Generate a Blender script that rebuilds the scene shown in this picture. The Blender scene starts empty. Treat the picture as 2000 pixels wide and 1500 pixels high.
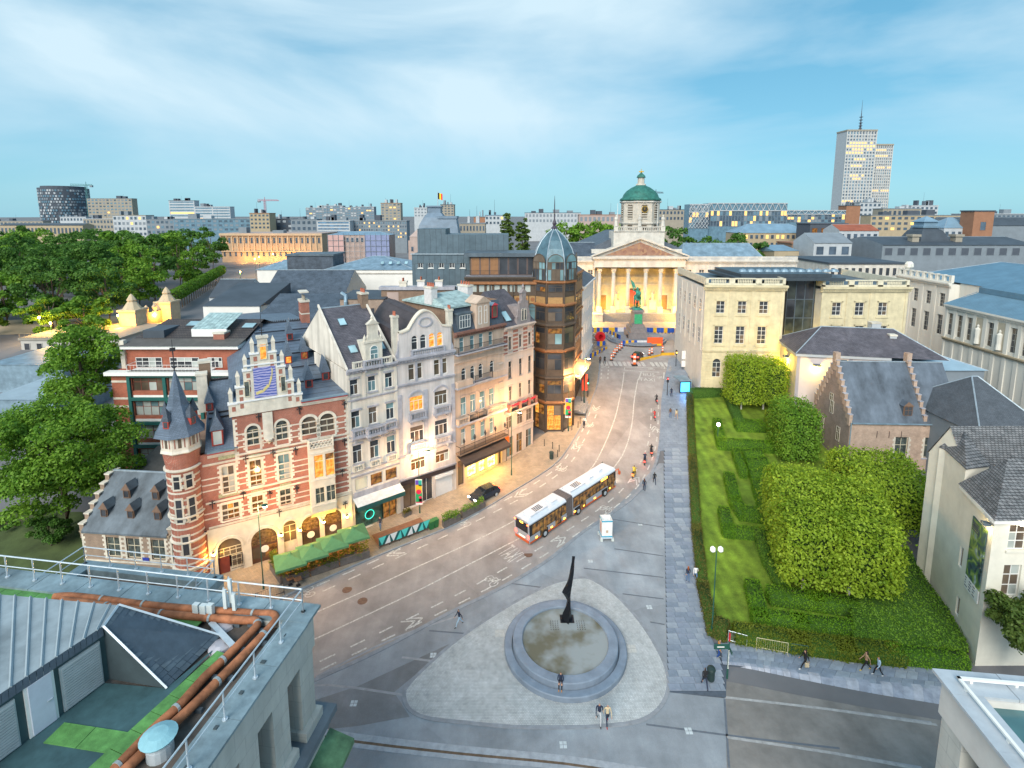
import bpy, bmesh, math, random
from mathutils import Vector, Matrix
C=bpy.context.scene.collection
R=random.Random(11)
PI=math.pi
# ---------------- camera: wide rectilinear lens from a drone, horizon raised in the frame ----------------
FPX=1030.0; PY0=565.0; PITCH=math.atan(145.4/1030); CAMH=38.5
cam=bpy.data.cameras.new('camera'); camo=bpy.data.objects.new('camera',cam); C.objects.link(camo)
cam.sensor_width=36; cam.lens=FPX/2000*36; cam.shift_y=-(750-PY0)/2000; cam.clip_end=20000; cam.clip_start=.5
camo.location=(0,0,CAMH); camo.rotation_euler=(PI/2-PITCH,0,0)
S=bpy.context.scene; S.camera=camo
S.view_settings.view_transform='Standard'; S.view_settings.look='None'; S.view_settings.exposure=0.82; S.view_settings.gamma=1
S.render.engine='CYCLES'
S.cycles.use_denoising=True; S.cycles.max_bounces=5; S.cycles.diffuse_bounces=2; S.cycles.glossy_bounces=3; S.cycles.transmission_bounces=3
S.cycles.caustics_reflective=False; S.cycles.caustics_refractive=False; S.cycles.sample_clamp_indirect=4
S.cycles.use_light_tree=True
# ---------------- sky: dusk, pale blue with drifting thin cloud ----------------
W=bpy.data.worlds.new('World'); S.world=W; W.use_nodes=True
def sky():
 n=W.node_tree.nodes; l=W.node_tree.links; n.clear()
 out=n.new('ShaderNodeOutputWorld'); bg=n.new('ShaderNodeBackground'); bg.inputs[1].default_value=.069
 st=n.new('ShaderNodeTexSky'); st.sky_type='NISHITA'; st.sun_disc=False
 st.sun_elevation=math.radians(35); st.sun_rotation=math.radians(200); st.air_density=1.0; st.dust_density=.6; st.ozone_density=2.2
 mul=n.new('ShaderNodeMix'); mul.data_type='RGBA'; mul.blend_type='MULTIPLY'; mul.inputs[0].default_value=1; mul.inputs[7].default_value=(.75,1.05,1.08,1)
 tc=n.new('ShaderNodeTexCoord'); mp=n.new('ShaderNodeMapping'); mp.inputs['Scale'].default_value=(1.0,.8,2.6); mp.inputs['Rotation'].default_value=(0,math.radians(14),0); mp.inputs['Location'].default_value=(.35,.2,.27)
 n1=n.new('ShaderNodeTexNoise'); n1.inputs['Scale'].default_value=1.5; n1.inputs['Detail'].default_value=9; n1.inputs['Roughness'].default_value=.52; n1.inputs['Distortion'].default_value=.5
 rp=n.new('ShaderNodeValToRGB'); rp.color_ramp.elements[0].position=.375; rp.color_ramp.elements[0].color=(0,0,0,1); rp.color_ramp.elements[1].position=.655; rp.color_ramp.elements[1].color=(.92,.92,.92,1)
 mx=n.new('ShaderNodeMix'); mx.data_type='RGBA'; mx.inputs[7].default_value=(5.9,7.5,8.4,1)
 # thin cloud is only seen well above the rooftops
 sp=n.new('ShaderNodeSeparateXYZ'); mr=n.new('ShaderNodeMapRange'); mr.inputs[1].default_value=.02; mr.inputs[2].default_value=.17; mr.inputs[3].default_value=.12; mr.inputs[4].default_value=1
 m2=n.new('ShaderNodeMath'); m2.operation='MULTIPLY'
 L=l.new
 # pale blue dusk air, deeper blue higher up
 gr=n.new('ShaderNodeValToRGB'); gr.color_ramp.elements[0].position=0; gr.color_ramp.elements[0].color=(2.4,5.6,7.3,1); gr.color_ramp.elements[1].position=.5; gr.color_ramp.elements[1].color=(.7,3.2,5.4,1)
 g2=n.new('ShaderNodeMix'); g2.data_type='RGBA'; g2.inputs[0].default_value=.72
 L(st.outputs[0],mul.inputs[6]); L(mul.outputs[2],g2.inputs[6]); L(sp.outputs[2],gr.inputs[0]); L(gr.outputs[0],g2.inputs[7]); L(g2.outputs[2],mx.inputs[6])
 L(tc.outputs['Generated'],mp.inputs[0]); L(mp.outputs[0],n1.inputs[0]); L(n1.outputs[0],rp.inputs[0])
 L(tc.outputs['Generated'],sp.inputs[0]); L(sp.outputs[2],mr.inputs[0]); L(rp.outputs[0],m2.inputs[0]); L(mr.outputs[0],m2.inputs[1])
 L(m2.outputs[0],mx.inputs[0]); L(mx.outputs[2],bg.inputs[0]); L(bg.outputs[0],out.inputs[0])
sky()
sun=bpy.data.lights.new('sun','SUN'); sun.energy=2.6; sun.angle=math.radians(42); sun.color=(1,.93,.82)
suno=bpy.data.objects.new('sun',sun); C.objects.link(suno); suno.rotation_euler=(math.radians(55),0,math.radians(-20)); suno.location=(0,-40,120)
# ---------------- pixel -> place ----------------
_c,_s=math.cos(PITCH),math.sin(PITCH)
ZK=[(-400,0),(50,0),(60,.6),(75,2.2),(90,4.4),(105,6.6),(120,8.0),(140,9.0),(9000,9.0)]
def zg(y):
 for (a,za),(b,zb) in zip(ZK,ZK[1:]):
  if y<=b: return za+(zb-za)*(y-a)/(b-a)
 return 9.
def ray(px,py):
 x=(px-1000)/FPX; y=-(py-PY0)/FPX
 return Vector((x,_c+y*_s,-_s+y*_c))
CAM=Vector((0,0,CAMH))
def Zp(px,py,z):
 r=ray(px,py); return CAM+r*((z-CAMH)/r.z)
def G(px,py,dz=0):
 z=0
 for i in range(40):
  q=Zp(px,py,z+dz); z=.5*z+.5*zg(q.y)
 return Zp(px,py,z+dz)
def A(px,py,Y):
 r=ray(px,py); return CAM+r*(Y/r.y)
# ---------------- materials ----------------
MT={}
def _new(name):
 m=bpy.data.materials.new(name); m.use_nodes=True; nt=m.node_tree
 return m,nt.nodes,nt.links,nt.nodes['Principled BSDF']
def mixc(n,l,fac,a,b,mode='MIX'):
 x=n.new('ShaderNodeMix'); x.data_type='RGBA'; x.blend_type=mode
 for i,v in ((0,fac),(6,a),(7,b)):
  if hasattr(v,'is_linked') or hasattr(v,'links'): l.new(v,x.inputs[i])
  elif i==0: x.inputs[0].default_value=v
  else: x.inputs[i].default_value=(v[0],v[1],v[2],1)
 return x.outputs[2]
def M(name,col,rough=.8,var=.18,sc=1.2,bump=0.0,bsc=14,metal=0,spec=.4,island=0,streak=False):
 if name in MT: return MT[name]
 m,n,l,b=_new(name)
 tc=n.new('ShaderNodeTexCoord'); src=tc.outputs['Object']
 if streak:
  mp=n.new('ShaderNodeMapping'); mp.inputs['Scale'].default_value=(1,1,.12); l.new(src,mp.inputs[0]); src=mp.outputs[0]
 n1=n.new('ShaderNodeTexNoise'); n1.inputs['Scale'].default_value=sc; n1.inputs['Detail'].default_value=7; n1.inputs['Roughness'].default_value=.65; l.new(src,n1.inputs[0])
 lo=[c*(1-var) for c in col]; hi=[min(1,c*(1+var)) for c in col]
 rp=n.new('ShaderNodeMapRange'); rp.inputs[1].default_value=.3; rp.inputs[2].default_value=.7; l.new(n1.outputs[0],rp.inputs[0])
 o=mixc(n,l,rp.outputs[0],lo,hi)
 if island:
  g=n.new('ShaderNodeNewGeometry'); hs=n.new('ShaderNodeHueSaturation'); mr=n.new('ShaderNodeMapRange'); mr.inputs[3].default_value=1-island; mr.inputs[4].default_value=1+island
  l.new(g.outputs['Random Per Island'],mr.inputs[0]); l.new(mr.outputs[0],hs.inputs['Value']); l.new(o,hs.inputs['Color']); o=hs.outputs[0]
 l.new(o,b.inputs['Base Color'])
 b.inputs['Roughness'].default_value=rough; b.inputs['Metallic'].default_value=metal; b.inputs['Specular IOR Level'].default_value=spec
 if bump:
  n2=n.new('ShaderNodeTexNoise'); n2.inputs['Scale'].default_value=bsc; n2.inputs['Detail'].default_value=4; l.new(tc.outputs['Object'],n2.inputs[0])
  bp=n.new('ShaderNodeBump'); bp.inputs['Strength'].default_value=bump; bp.inputs['Distance'].default_value=.05; l.new(n2.outputs[0],bp.inputs['Height']); l.new(bp.outputs[0],b.inputs['Normal'])
 MT[name]=m; return m
def MBK(name,c1,c2,mort,bw=.24,bh=.075,ms=.012,rough=.85,flat=False,var=.25,bump=.3,zs=1.0,sc=1.0):
 """brick, slate, cobble or slab coursing; flat=True lays it on the ground"""
 if name in MT: return MT[name]
 m,n,l,b=_new(name)
 tc=n.new('ShaderNodeTexCoord'); sp=n.new('ShaderNodeSeparateXYZ'); cb=n.new('ShaderNodeCombineXYZ'); l.new(tc.outputs['Object'],sp.inputs[0])
 if flat: l.new(sp.outputs[0],cb.inputs[0]); l.new(sp.outputs[1],cb.inputs[1])
 else:
  ad=n.new('ShaderNodeMath'); l.new(sp.outputs[0],ad.inputs[0]); l.new(sp.outputs[1],ad.inputs[1]); l.new(ad.outputs[0],cb.inputs[0])
  mu=n.new('ShaderNodeMath'); mu.operation='MULTIPLY'; mu.inputs[1].default_value=zs; l.new(sp.outputs[2],mu.inputs[0]); l.new(mu.outputs[0],cb.inputs[1])
 bt=n.new('ShaderNodeTexBrick'); bt.inputs['Scale'].default_value=1; bt.inputs['Brick Width'].default_value=bw; bt.inputs['Row Height'].default_value=bh; bt.inputs['Mortar Size'].default_value=ms
 bt.inputs['Color1'].default_value=(*c1,1); bt.inputs['Color2'].default_value=(*c2,1); bt.inputs['Mortar'].default_value=(*mort,1); bt.inputs['Bias'].default_value=0
 l.new(cb.outputs[0],bt.inputs[0])
 n1=n.new('ShaderNodeTexNoise'); n1.inputs['Scale'].default_value=.8*sc; n1.inputs['Detail'].default_value=8; n1.inputs['Roughness'].default_value=.7; l.new(tc.outputs['Object'],n1.inputs[0])
 mr=n.new('ShaderNodeMapRange'); mr.inputs[1].default_value=.3; mr.inputs[2].default_value=.7; mr.inputs[3].default_value=1-var; mr.inputs[4].default_value=1+var; l.new(n1.outputs[0],mr.inputs[0])
 hs=n.new('ShaderNodeHueSaturation'); l.new(mr.outputs[0],hs.inputs['Value']); l.new(bt.outputs[0],hs.inputs['Color']); l.new(hs.outputs[0],b.inputs['Base Color'])
 b.inputs['Roughness'].default_value=rough; b.inputs['Specular IOR Level'].default_value=.3
 bp=n.new('ShaderNodeBump'); bp.inputs['Strength'].default_value=bump; bp.inputs['Distance'].default_value=.03; bp.invert=True; l.new(bt.outputs['Fac'],bp.inputs['Height']); l.new(bp.outputs[0],b.inputs['Normal'])
 MT[name]=m; return m
def ME(name,col,st,base=None):
 if name in MT: return MT[name]
 m,n,l,b=_new(name); b.inputs['Base Color'].default_value=(*(base or col),1); b.inputs['Emission Color'].default_value=(*col,1); b.inputs['Emission Strength'].default_value=st; b.inputs['Roughness'].default_value=.5
 MT[name]=m; return m
def MLIT(name,c1,c2,st,sc=2.2):
 """lit interior seen through glass: uneven warm light"""
 if name in MT: return MT[name]
 m,n,l,b=_new(name); tc=n.new('ShaderNodeTexCoord'); v=n.new('ShaderNodeTexVoronoi'); v.inputs['Scale'].default_value=sc; l.new(tc.outputs['Object'],v.inputs[0])
 nz=n.new('ShaderNodeTexNoise'); nz.inputs['Scale'].default_value=sc*1.3; nz.inputs['Detail'].default_value=3; l.new(tc.outputs['Object'],nz.inputs[0])
 r1=n.new('ShaderNodeValToRGB'); r1.color_ramp.elements[0].position=.38; r1.color_ramp.elements[0].color=(*c1,1); r1.color_ramp.elements[1].position=.62; r1.color_ramp.elements[1].color=(*c2,1); l.new(nz.outputs[0],r1.inputs[0])
 o=mixc(n,l,.18,r1.outputs[0],v.outputs['Color'],'MULTIPLY')
 l.new(o,b.inputs['Emission Color']); b.inputs['Emission Strength'].default_value=st; b.inputs['Base Color'].default_value=(.02,.015,.01,1); b.inputs['Roughness'].default_value=.1
 MT[name]=m; return m
def MGL(name,col,rough=.07,var=.5,sc=.35,spec=.7):
 if name in MT: return MT[name]
 m,n,l,b=_new(name); g=n.new('ShaderNodeObjectInfo'); tc=n.new('ShaderNodeTexCoord')
 ad=n.new('ShaderNodeVectorMath'); l.new(tc.outputs['Object'],ad.inputs[0]); l.new(g.outputs['Location'],ad.inputs[1])
 nz=n.new('ShaderNodeTexNoise'); nz.inputs['Scale'].default_value=sc; nz.inputs['Detail'].default_value=2; l.new(ad.outputs[0],nz.inputs[0])
 mr=n.new('ShaderNodeMapRange'); mr.inputs[1].default_value=.3; mr.inputs[2].default_value=.7; mr.inputs[3].default_value=1-var; mr.inputs[4].default_value=1+var; l.new(nz.outputs[0],mr.inputs[0])
 hs=n.new('ShaderNodeHueSaturation'); hs.inputs['Color'].default_value=(*col,1); l.new(mr.outputs[0],hs.inputs['Value']); l.new(hs.outputs[0],b.inputs['Base Color'])
 b.inputs['Roughness'].default_value=rough; b.inputs['Specular IOR Level'].default_value=spec
 MT[name]=m; return m
def MLEAF(name,c1,c2,trans=.35):
 if name in MT: return MT[name]
 m,n,l,b=_new(name); g=n.new('ShaderNodeNewGeometry'); tc=n.new('ShaderNodeTexCoord')
 nz=n.new('ShaderNodeTexNoise'); nz.inputs['Scale'].default_value=.55; nz.inputs['Detail'].default_value=3; l.new(tc.outputs['Object'],nz.inputs[0])
 mr=n.new('ShaderNodeMapRange'); mr.inputs[1].default_value=.32; mr.inputs[2].default_value=.68; l.new(nz.outputs[0],mr.inputs[0])
 av=n.new('ShaderNodeMath'); av.operation='ADD'; l.new(mr.outputs[0],av.inputs[0]); l.new(g.outputs['Random Per Island'],av.inputs[1])
 hf=n.new('ShaderNodeMath'); hf.operation='MULTIPLY'; hf.inputs[1].default_value=.5; l.new(av.outputs[0],hf.inputs[0])
 o=mixc(n,l,hf.outputs[0],c1,c2); l.new(o,b.inputs['Base Color']); b.inputs['Roughness'].default_value=.55; b.inputs['Specular IOR Level'].default_value=.25
 tr=n.new('ShaderNodeBsdfTranslucent'); l.new(o,tr.inputs[0]); ms=n.new('ShaderNodeMixShader'); ms.inputs[0].default_value=trans
 l.new(b.outputs[0],ms.inputs[1]); l.new(tr.outputs[0],ms.inputs[2]); l.new(ms.outputs[0],n['Material Output'].inputs[0])
 MT[name]=m; return m
def over(m,kind,sc,lo,hi,st=None):
 """wear: multiply the colour by a second, larger pattern"""
 n=m.node_tree.nodes; l=m.node_tree.links; b=n['Principled BSDF']; src=b.inputs['Base Color'].links[0].from_socket; tc=n.new('ShaderNodeTexCoord'); mp=n.new('ShaderNodeMapping'); mp.inputs['Scale'].default_value=st or (1,1,1); l.new(tc.outputs['Object'],mp.inputs[0])
 t=n.new({'noise':'ShaderNodeTexNoise','voronoi':'ShaderNodeTexVoronoi','wave':'ShaderNodeTexWave'}[kind]); t.inputs['Scale'].default_value=sc; l.new(mp.outputs[0],t.inputs['Vector'])
 if kind=='noise': t.inputs['Detail'].default_value=8; t.inputs['Roughness'].default_value=.62
 if kind=='wave': t.inputs['Distortion'].default_value=1.5
 mr=n.new('ShaderNodeMapRange'); mr.inputs[1].default_value=.32 if kind=='noise' else .1; mr.inputs[2].default_value=.68 if kind=='noise' else .9; mr.inputs[3].default_value=lo; mr.inputs[4].default_value=hi; l.new(t.outputs[0 if kind!='voronoi' else 1],mr.inputs[0])
 l.new(mixc(n,l,1.0,src,mr.outputs[0],'MULTIPLY'),b.inputs['Base Color']); return m
# ---------------- mesh builder ----------------
class MB:
 def __init__(s): s.v=[]; s.f=[]; s.m=[]
 def face(s,p,m=0):
  i=len(s.v); s.v+=[tuple(q) for q in p]; s.f.append(tuple(range(i,i+len(p)))); s.m.append(m); return s
 def raw(s,v,f,m=0):
  i=len(s.v); s.v+=[tuple(q) for q in v]; s.f+=[tuple(i+k for k in q) for q in f]; s.m+=[m]*len(f); return s
 def box(s,x0,y0,z0,x1,y1,z1,m=0):
  return s.raw([(x0,y0,z0),(x1,y0,z0),(x1,y1,z0),(x0,y1,z0),(x0,y0,z1),(x1,y0,z1),(x1,y1,z1),(x0,y1,z1)],[(0,3,2,1),(4,5,6,7),(0,1,5,4),(1,2,6,5),(2,3,7,6),(3,0,4,7)],m)
 def cbox(s,x,y,z,w,d,h,m=0): return s.box(x-w/2,y-d/2,z,x+w/2,y+d/2,z+h,m)
 def prism(s,poly,y0,y1,m=0):     # poly in (x,z), pushed along y
  n=len(poly); v=[(x,y0,z) for x,z in poly]+[(x,y1,z) for x,z in poly]
  return s.raw(v,[tuple(range(n)),tuple(range(2*n-1,n-1,-1))]+[(i,n+i,n+(i+1)%n,(i+1)%n) for i in range(n)],m)
 def prismz(s,poly,z0,z1,m=0):
  n=len(poly); v=[(x,y,z0) for x,y in poly]+[(x,y,z1) for x,y in poly]
  return s.raw(v,[tuple(range(n-1,-1,-1)),tuple(range(n,2*n))]+[(i,(i+1)%n,n+(i+1)%n,n+i) for i in range(n)],m)
 def lathe(s,cx,cy,prof,n=12,m=0,a0=0,sq=1):
  v=[];f=[]
  for r,z in prof:
   for k in range(n):
    a=a0+2*PI*k/n; v.append((cx+r*math.cos(a),cy+r*math.sin(a)*sq,z))
  for j in range(len(prof)-1):
   for k in range(n): f.append((j*n+k,j*n+(k+1)%n,(j+1)*n+(k+1)%n,(j+1)*n+k))
  f.append(tuple(range(n-1,-1,-1))); q=(len(prof)-1)*n; f.append(tuple(range(q,q+n)))
  return s.raw(v,f,m)
 def cyl(s,cx,cy,z0,z1,r0,r1=None,n=10,m=0): return s.lathe(cx,cy,[(r0,z0),(r0 if r1 is None else r1,z1)],n,m)
 def tube(s,pts,r,n=6,m=0,r1=None):
  pts=[Vector(p) for p in pts]; v=[];f=[]; N=len(pts)
  for i,p in enumerate(pts):
   t=(pts[min(i+1,N-1)]-pts[max(i-1,0)]).normalized(); u=t.cross(Vector((0,0,1)))
   if u.length<1e-3: u=t.cross(Vector((1,0,0)))
   u.normalize(); w=t.cross(u); rr=r if r1 is None else r+(r1-r)*i/(N-1)
   for k in range(n):
    a=2*PI*k/n; v.append(p+u*rr*math.cos(a)+w*rr*math.sin(a))
  for i in range(N-1):
   for k in range(n): f.append((i*n+k,i*n+(k+1)%n,(i+1)*n+(k+1)%n,(i+1)*n+k))
  f.append(tuple(range(n-1,-1,-1))); f.append(tuple(range((N-1)*n,N*n)))
  return s.raw(v,f,m)
 def bar(s,a,b,w,m=0): return s.tube([a,b],w,4,m)
 def mesh(s,name,mats,smooth=False):
  me=bpy.data.meshes.new(name); me.from_pydata(s.v,[],s.f);
  for q in (mats if isinstance(mats,(list,tuple)) else [mats]): me.materials.append(q)
  me.polygons.foreach_set('material_index',s.m)
  if smooth: me.polygons.foreach_set('use_smooth',[True]*len(s.f))
  me.update(); return me
 def obj(s,name,mats,parent=None,loc=None,smooth=False,rz=0):
  return ob(name,s.mesh(name,mats,smooth),parent,loc,rz)
def ob(name,me,parent=None,loc=None,rz=0):
 o=bpy.data.objects.new(name,me); C.objects.link(o)
 if parent is not None: o.parent=parent
 if loc is not None: o.location=loc
 if rz: o.rotation_euler=(0,0,rz)
 return o
def tag(o,label,cat,group=None):
 o['label']=label; o['category']=cat
 if group: o['group']=group
 return o
def thing(name,label,cat,loc=(0,0,0),rz=0,group=None):
 return tag(ob(name,None,None,loc,rz),label,cat,group)
def struct(o,label=None):
 o['kind']='structure'
 if label: o['label']=label
 return o
def copy_tree(o,loc,rz,label=None,sc=None):
 def cp(q,par):
  n=q.copy(); C.objects.link(n)
  if par is not None: n.parent=par
  for ch in list(q.children): cp(ch,n)
  return n
 r=cp(o,None); r.location=loc; r.rotation_euler=(0,0,rz)
 if label: r['label']=label
 if sc: r.scale=(sc,sc,sc)
 return r
def point(name,loc,col,en,r=.15,parent=None,spot=None,rot=None):
 d=bpy.data.lights.new(name,'SPOT' if spot else 'POINT'); d.color=col; d.energy=en; d.shadow_soft_size=r
 if spot: d.spot_size=math.radians(spot); d.spot_blend=.7
 o=ob(name,d,parent,loc)
 if rot: o.rotation_euler=rot
 return o
def cr(pts,k=6):
 """Catmull-Rom through points"""
 P=[Vector(p) for p in pts]; out=[]
 for i in range(len(P)-1):
  a,b,c,d=P[max(i-1,0)],P[i],P[i+1],P[min(i+2,len(P)-1)]
  for j in range(k):
   t=j/k; out.append(.5*((2*b)+(c-a)*t+(2*a-5*b+4*c-d)*t*t+(3*b-a-3*c+d)*t**3))
 out.append(P[-1]); return out
def GP(px,k=6): return cr([G(*p) for p in px],k)
def sheet(name,poly,dz,mat,parent=None,skirt=0,kind=True):
 """a flat polygon laid on the sloping ground"""
 bm=bmesh.new(); vs=[bm.verts.new((p[0],p[1],0)) for p in poly]; bm.faces.new(vs)
 bmesh.ops.triangulate(bm,faces=bm.faces[:])
 for y,_ in ZK[1:-1]:
  bmesh.ops.bisect_plane(bm,geom=bm.verts[:]+bm.edges[:]+bm.faces[:],plane_co=(0,y,0),plane_no=(0,1,0))
 if skirt:
  ed=[e for e in bm.edges if len(e.link_faces)==1]
  r=bmesh.ops.extrude_edge_only(bm,edges=ed); low=[v for v in r['geom'] if isinstance(v,bmesh.types.BMVert)]
  lows=set(low)
 else: lows=set()
 for v in bm.verts: v.co.z=zg(v.co.y)+dz-(skirt if v in lows else 0)
 bmesh.ops.recalc_face_normals(bm,faces=bm.faces[:])
 for f in bm.faces:
  if abs(f.normal.z)>.5 and f.normal.z<0: f.normal_flip()
 me=bpy.data.meshes.new(name); bm.to_mesh(me); bm.free(); me.materials.append(mat)
 o=ob(name,me,parent)
 if kind and parent is None: struct(o)
 return o
def ribbon(name,line,w,dz,mat,parent,off=0):
 """painted strip of width w along a polyline"""
 P=[Vector((p[0],p[1],0)) for p in line]; b=MB(); L=[];Rr=[]
 for i,p in enumerate(P):
  t=(P[min(i+1,len(P)-1)]-P[max(i-1,0)]); t.normalize(); n=Vector((-t.y,t.x,0));
  a=p+n*(off+w/2); c=p+n*(off-w/2)
  L.append((a.x,a.y,zg(a.y)+dz)); Rr.append((c.x,c.y,zg(c.y)+dz))
 for i in range(len(P)-1): b.face([Rr[i],Rr[i+1],L[i+1],L[i]])
 return b.obj(name,mat,parent)
def dashes(line,w,ln,gap,dz,mat,parent,name='lane_dash'):
 P=[Vector((p[0],p[1],0)) for p in line]; acc=0; cur=[P[0]]; on=True; need=ln
 for a,b in zip(P,P[1:]):
  d=(b-a).length; t=0
  while d-t>need:
   t+=need; q=a+(b-a)*(t/d)
   if on: cur.append(q); ribbon(name,cur,w,dz,mat,parent)
   on=not on; cur=[q]; need=ln if on else gap
  need-=d-t
  if on: cur.append(b)
def textmesh(txt,size,mat,name,parent,loc,rot,ext=.01,sx=1,sy=1,align='CENTER'):
 cu=bpy.data.curves.new(name,'FONT'); cu.body=txt; cu.size=size; cu.align_x=align; cu.align_y='CENTER'; cu.extrude=ext; cu.resolution_u=2
 t=bpy.data.objects.new(name+'_tmp',cu); C.objects.link(t); dg=bpy.context.evaluated_depsgraph_get(); me=bpy.data.meshes.new_from_object(t.evaluated_get(dg)); bpy.data.objects.remove(t)
 me.materials.clear(); me.materials.append(mat); o=ob(name,me,parent,loc); o.rotation_euler=rot; o.scale=(sx,sy,1); return o
# ================= ground, road, squares =================
asph=M('asphalt_warm',(.335,.30,.285),.75,.16,.35,.15,40)
asphp=M('asphalt_square',(.27,.30,.335),.6,.2,.25,.12,40)
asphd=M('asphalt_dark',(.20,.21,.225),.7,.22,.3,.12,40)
paint=M('road_paint',(.52,.50,.47),.7,.5,5)
for m_ in (asph,asphp,asphd): over(m_,'noise',.16,.78,1.16); over(m_,'voronoi',.10,.90,1.07); over(m_,'noise',.9,.9,1.08,(1,.25,1)); over(m_,'noise',30,.86,1.14)
kerbm=M('kerb_stone',(.25,.27,.30),.75,.2,1.5)
def ground():
 b=MB(); ys=[k[0] for k in ZK]; xs=[-6000,-60,60,6000]
 for i in range(len(ys)-1):
  for j in range(3):
   b.face([(xs[j],ys[i],zg(ys[i])-.03),(xs[j+1],ys[i],zg(ys[i])-.03),(xs[j+1],ys[i+1],zg(ys[i+1])-.03),(xs[j],ys[i+1],zg(ys[i+1])-.03)])
 return struct(b.obj('ground',M('city_ground',(.16,.16,.17),.85,.3,.05,.1,8)))
ground()
LKpx=[(300,1300),(420,1238),(480,1208),(560,1166),(650,1126),(722,1094),(800,1062),(880,1030),(948,994),(1000,962),(1059,926),(1088,904),(1108,880),(1130,844),(1146,814),(1158,780),(1168,750),(1172,720),(1172,700)]
RKpx=[(300,1475),(450,1402),(620,1322),(740,1267),(881,1192),(950,1159),(1058,1099),(1137,1037),(1194,1000),(1227,976),(1252,950),(1275,912),(1286,870),(1290,820),(1292,780),(1297,746),(1303,718),(1306,700)]
LK=GP(LKpx,4); RK=GP(RKpx,4)
far=[G(1180,664),G(1128,655),G(1120,622),G(1360,622),G(1370,680)]
road=sheet('road',[*RK,G(1420,700),G(1420,622),G(1110,622),G(1110,690),*reversed(LK)],.004,asph)
# square in front: asphalt, from the kerb to the frame bottom and the stone pavement
PL=GP([(1296,905),(1297,960),(1299,1100),(1302,1250),(1305,1352)],3)
plaza=sheet('square',[*RK[:33],G(1287,905),*PL,G(1415,1364),G(2300,1500),Vector((60,5,0)),Vector((-40,5,0))],.008,asphp)
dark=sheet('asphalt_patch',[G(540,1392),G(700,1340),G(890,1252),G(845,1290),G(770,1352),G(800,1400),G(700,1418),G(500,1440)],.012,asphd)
# kerbs
def kerb(name,line,w,h,off=0):
 P=[Vector((p[0],p[1],0)) for p in line]; b=MB(); a=[];c=[]
 for i,p in enumerate(P):
  t=(P[min(i+1,len(P)-1)]-P[max(i-1,0)]).normalized(); n=Vector((-t.y,t.x,0)); a.append(p+n*(off+w/2)); c.append(p+n*(off-w/2))
 for i in range(len(P)-1):
  z0,z1=zg(P[i].y),zg(P[i+1].y)
  A0,A1,C0,C1=a[i],a[i+1],c[i],c[i+1]
  b.face([(C0.x,C0.y,z0+h),(C1.x,C1.y,z1+h),(A1.x,A1.y,z1+h),(A0.x,A0.y,z0+h)])
  b.face([(A0.x,A0.y,z0-.1),(A0.x,A0.y,z0+h),(A1.x,A1.y,z1+h),(A1.x,A1.y,z1-.1)]); b.face([(C0.x,C0.y,z0-.1),(C1.x,C1.y,z1-.1),(C1.x,C1.y,z1+h),(C0.x,C0.y,z0+h)])
 return struct(b.obj(name,kerbm))
kerb('kerb',LK,.28,.13,.14); kerb('kerb',RK,.4,.035,-.2)
# left pavement in front of the houses
pav=MBK('pavement_setts',(.36,.29,.22),(.30,.25,.2),(.2,.17,.14),.4,.2,.012,.8,True,.22,.2)
FL=[(200,1230),(330,1150),(410,1128),(545,1085),(690,1040),(783,1000),(890,955),(985,900),(1043,862),(1098,825),(1132,760),(1148,712),(1146,690)]
left_pavement=sheet('pavement',[*[G(*p) for p in FL],*reversed(LK)],.12,pav)
# pale triangular island of small setts round the fountain
setts=MBK('island_setts',(.56,.58,.58),(.46,.49,.50),(.33,.35,.37),.13,.13,.018,.7,True,.2,.5,1,2.5)
TRpx=[(1113,1133),(1140,1130),(1165,1138),(1205,1165),(1250,1215),(1285,1270),(1302,1310),(1305,1345),(1292,1378),(1262,1403),(1215,1415),(1120,1421),(1000,1420),(900,1411),(835,1403),(802,1388),(790,1365),(795,1342),(830,1305),(900,1245),(1000,1180),(1070,1144),(1113,1133)]
TR=[Zp(x,y,0) for x,y in TRpx]; TRc=cr(TR,4)[:-1]
over(setts,'noise',.35,.82,1.12); isl=sheet('island',TRc,.05,setts,None,.06)
kerb('island_kerb',[*TRc,TRc[0]],.3,.055,0)
# joints and drains in the square
jm=M('joint_dark',(.12,.14,.17),.7,.2,2); jl=M('joint_pale',(.30,.31,.33),.7,.2,2)
def strip(px,w,mat,name='joint',dz=.014,parent=plaza): return ribbon(name,GP(px,3),w,dz,mat,parent)
for q in ([(992,1139),(1062,1148)],[(1140,1110),(1296,1128)],[(1216,1160),(1296,1170)],[(1270,1215),(1298,1220)],[(838,1232),(915,1238)],[(1262,1415),(1450,1440),(1640,1462)],[(1200,1072),(1296,1086)],[(1170,1010),(1297,1030)],[(1415,1365),(1424,1500)]): strip(q,.16,jm)
for q in ([(618,1322),(720,1270),(800,1235),(905,1200)],[(540,1348),(640,1338),(790,1358)],[(785,1284),(850,1292)],[(1415,1362),(1600,1383),(1820,1412)],[(1420,1440),(1620,1470),(1800,1500)]): strip(q,.22,jl)
gr=M('drain_rust',(.13,.09,.06),.8,.4,2); st=M('drain_stone',(.33,.36,.4),.7,.2,2)
D0=[(560,1417),(700,1440),(900,1463),(1100,1482),(1250,1505),(1350,1520)]
strip(D0,.5,st,'drain_edge',.02); strip([(x,y+9) for x,y in D0],.28,gr,'drain_grating',.016); strip([(x,y+17) for x,y in D0],.34,st,'drain_edge',.02)
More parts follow.
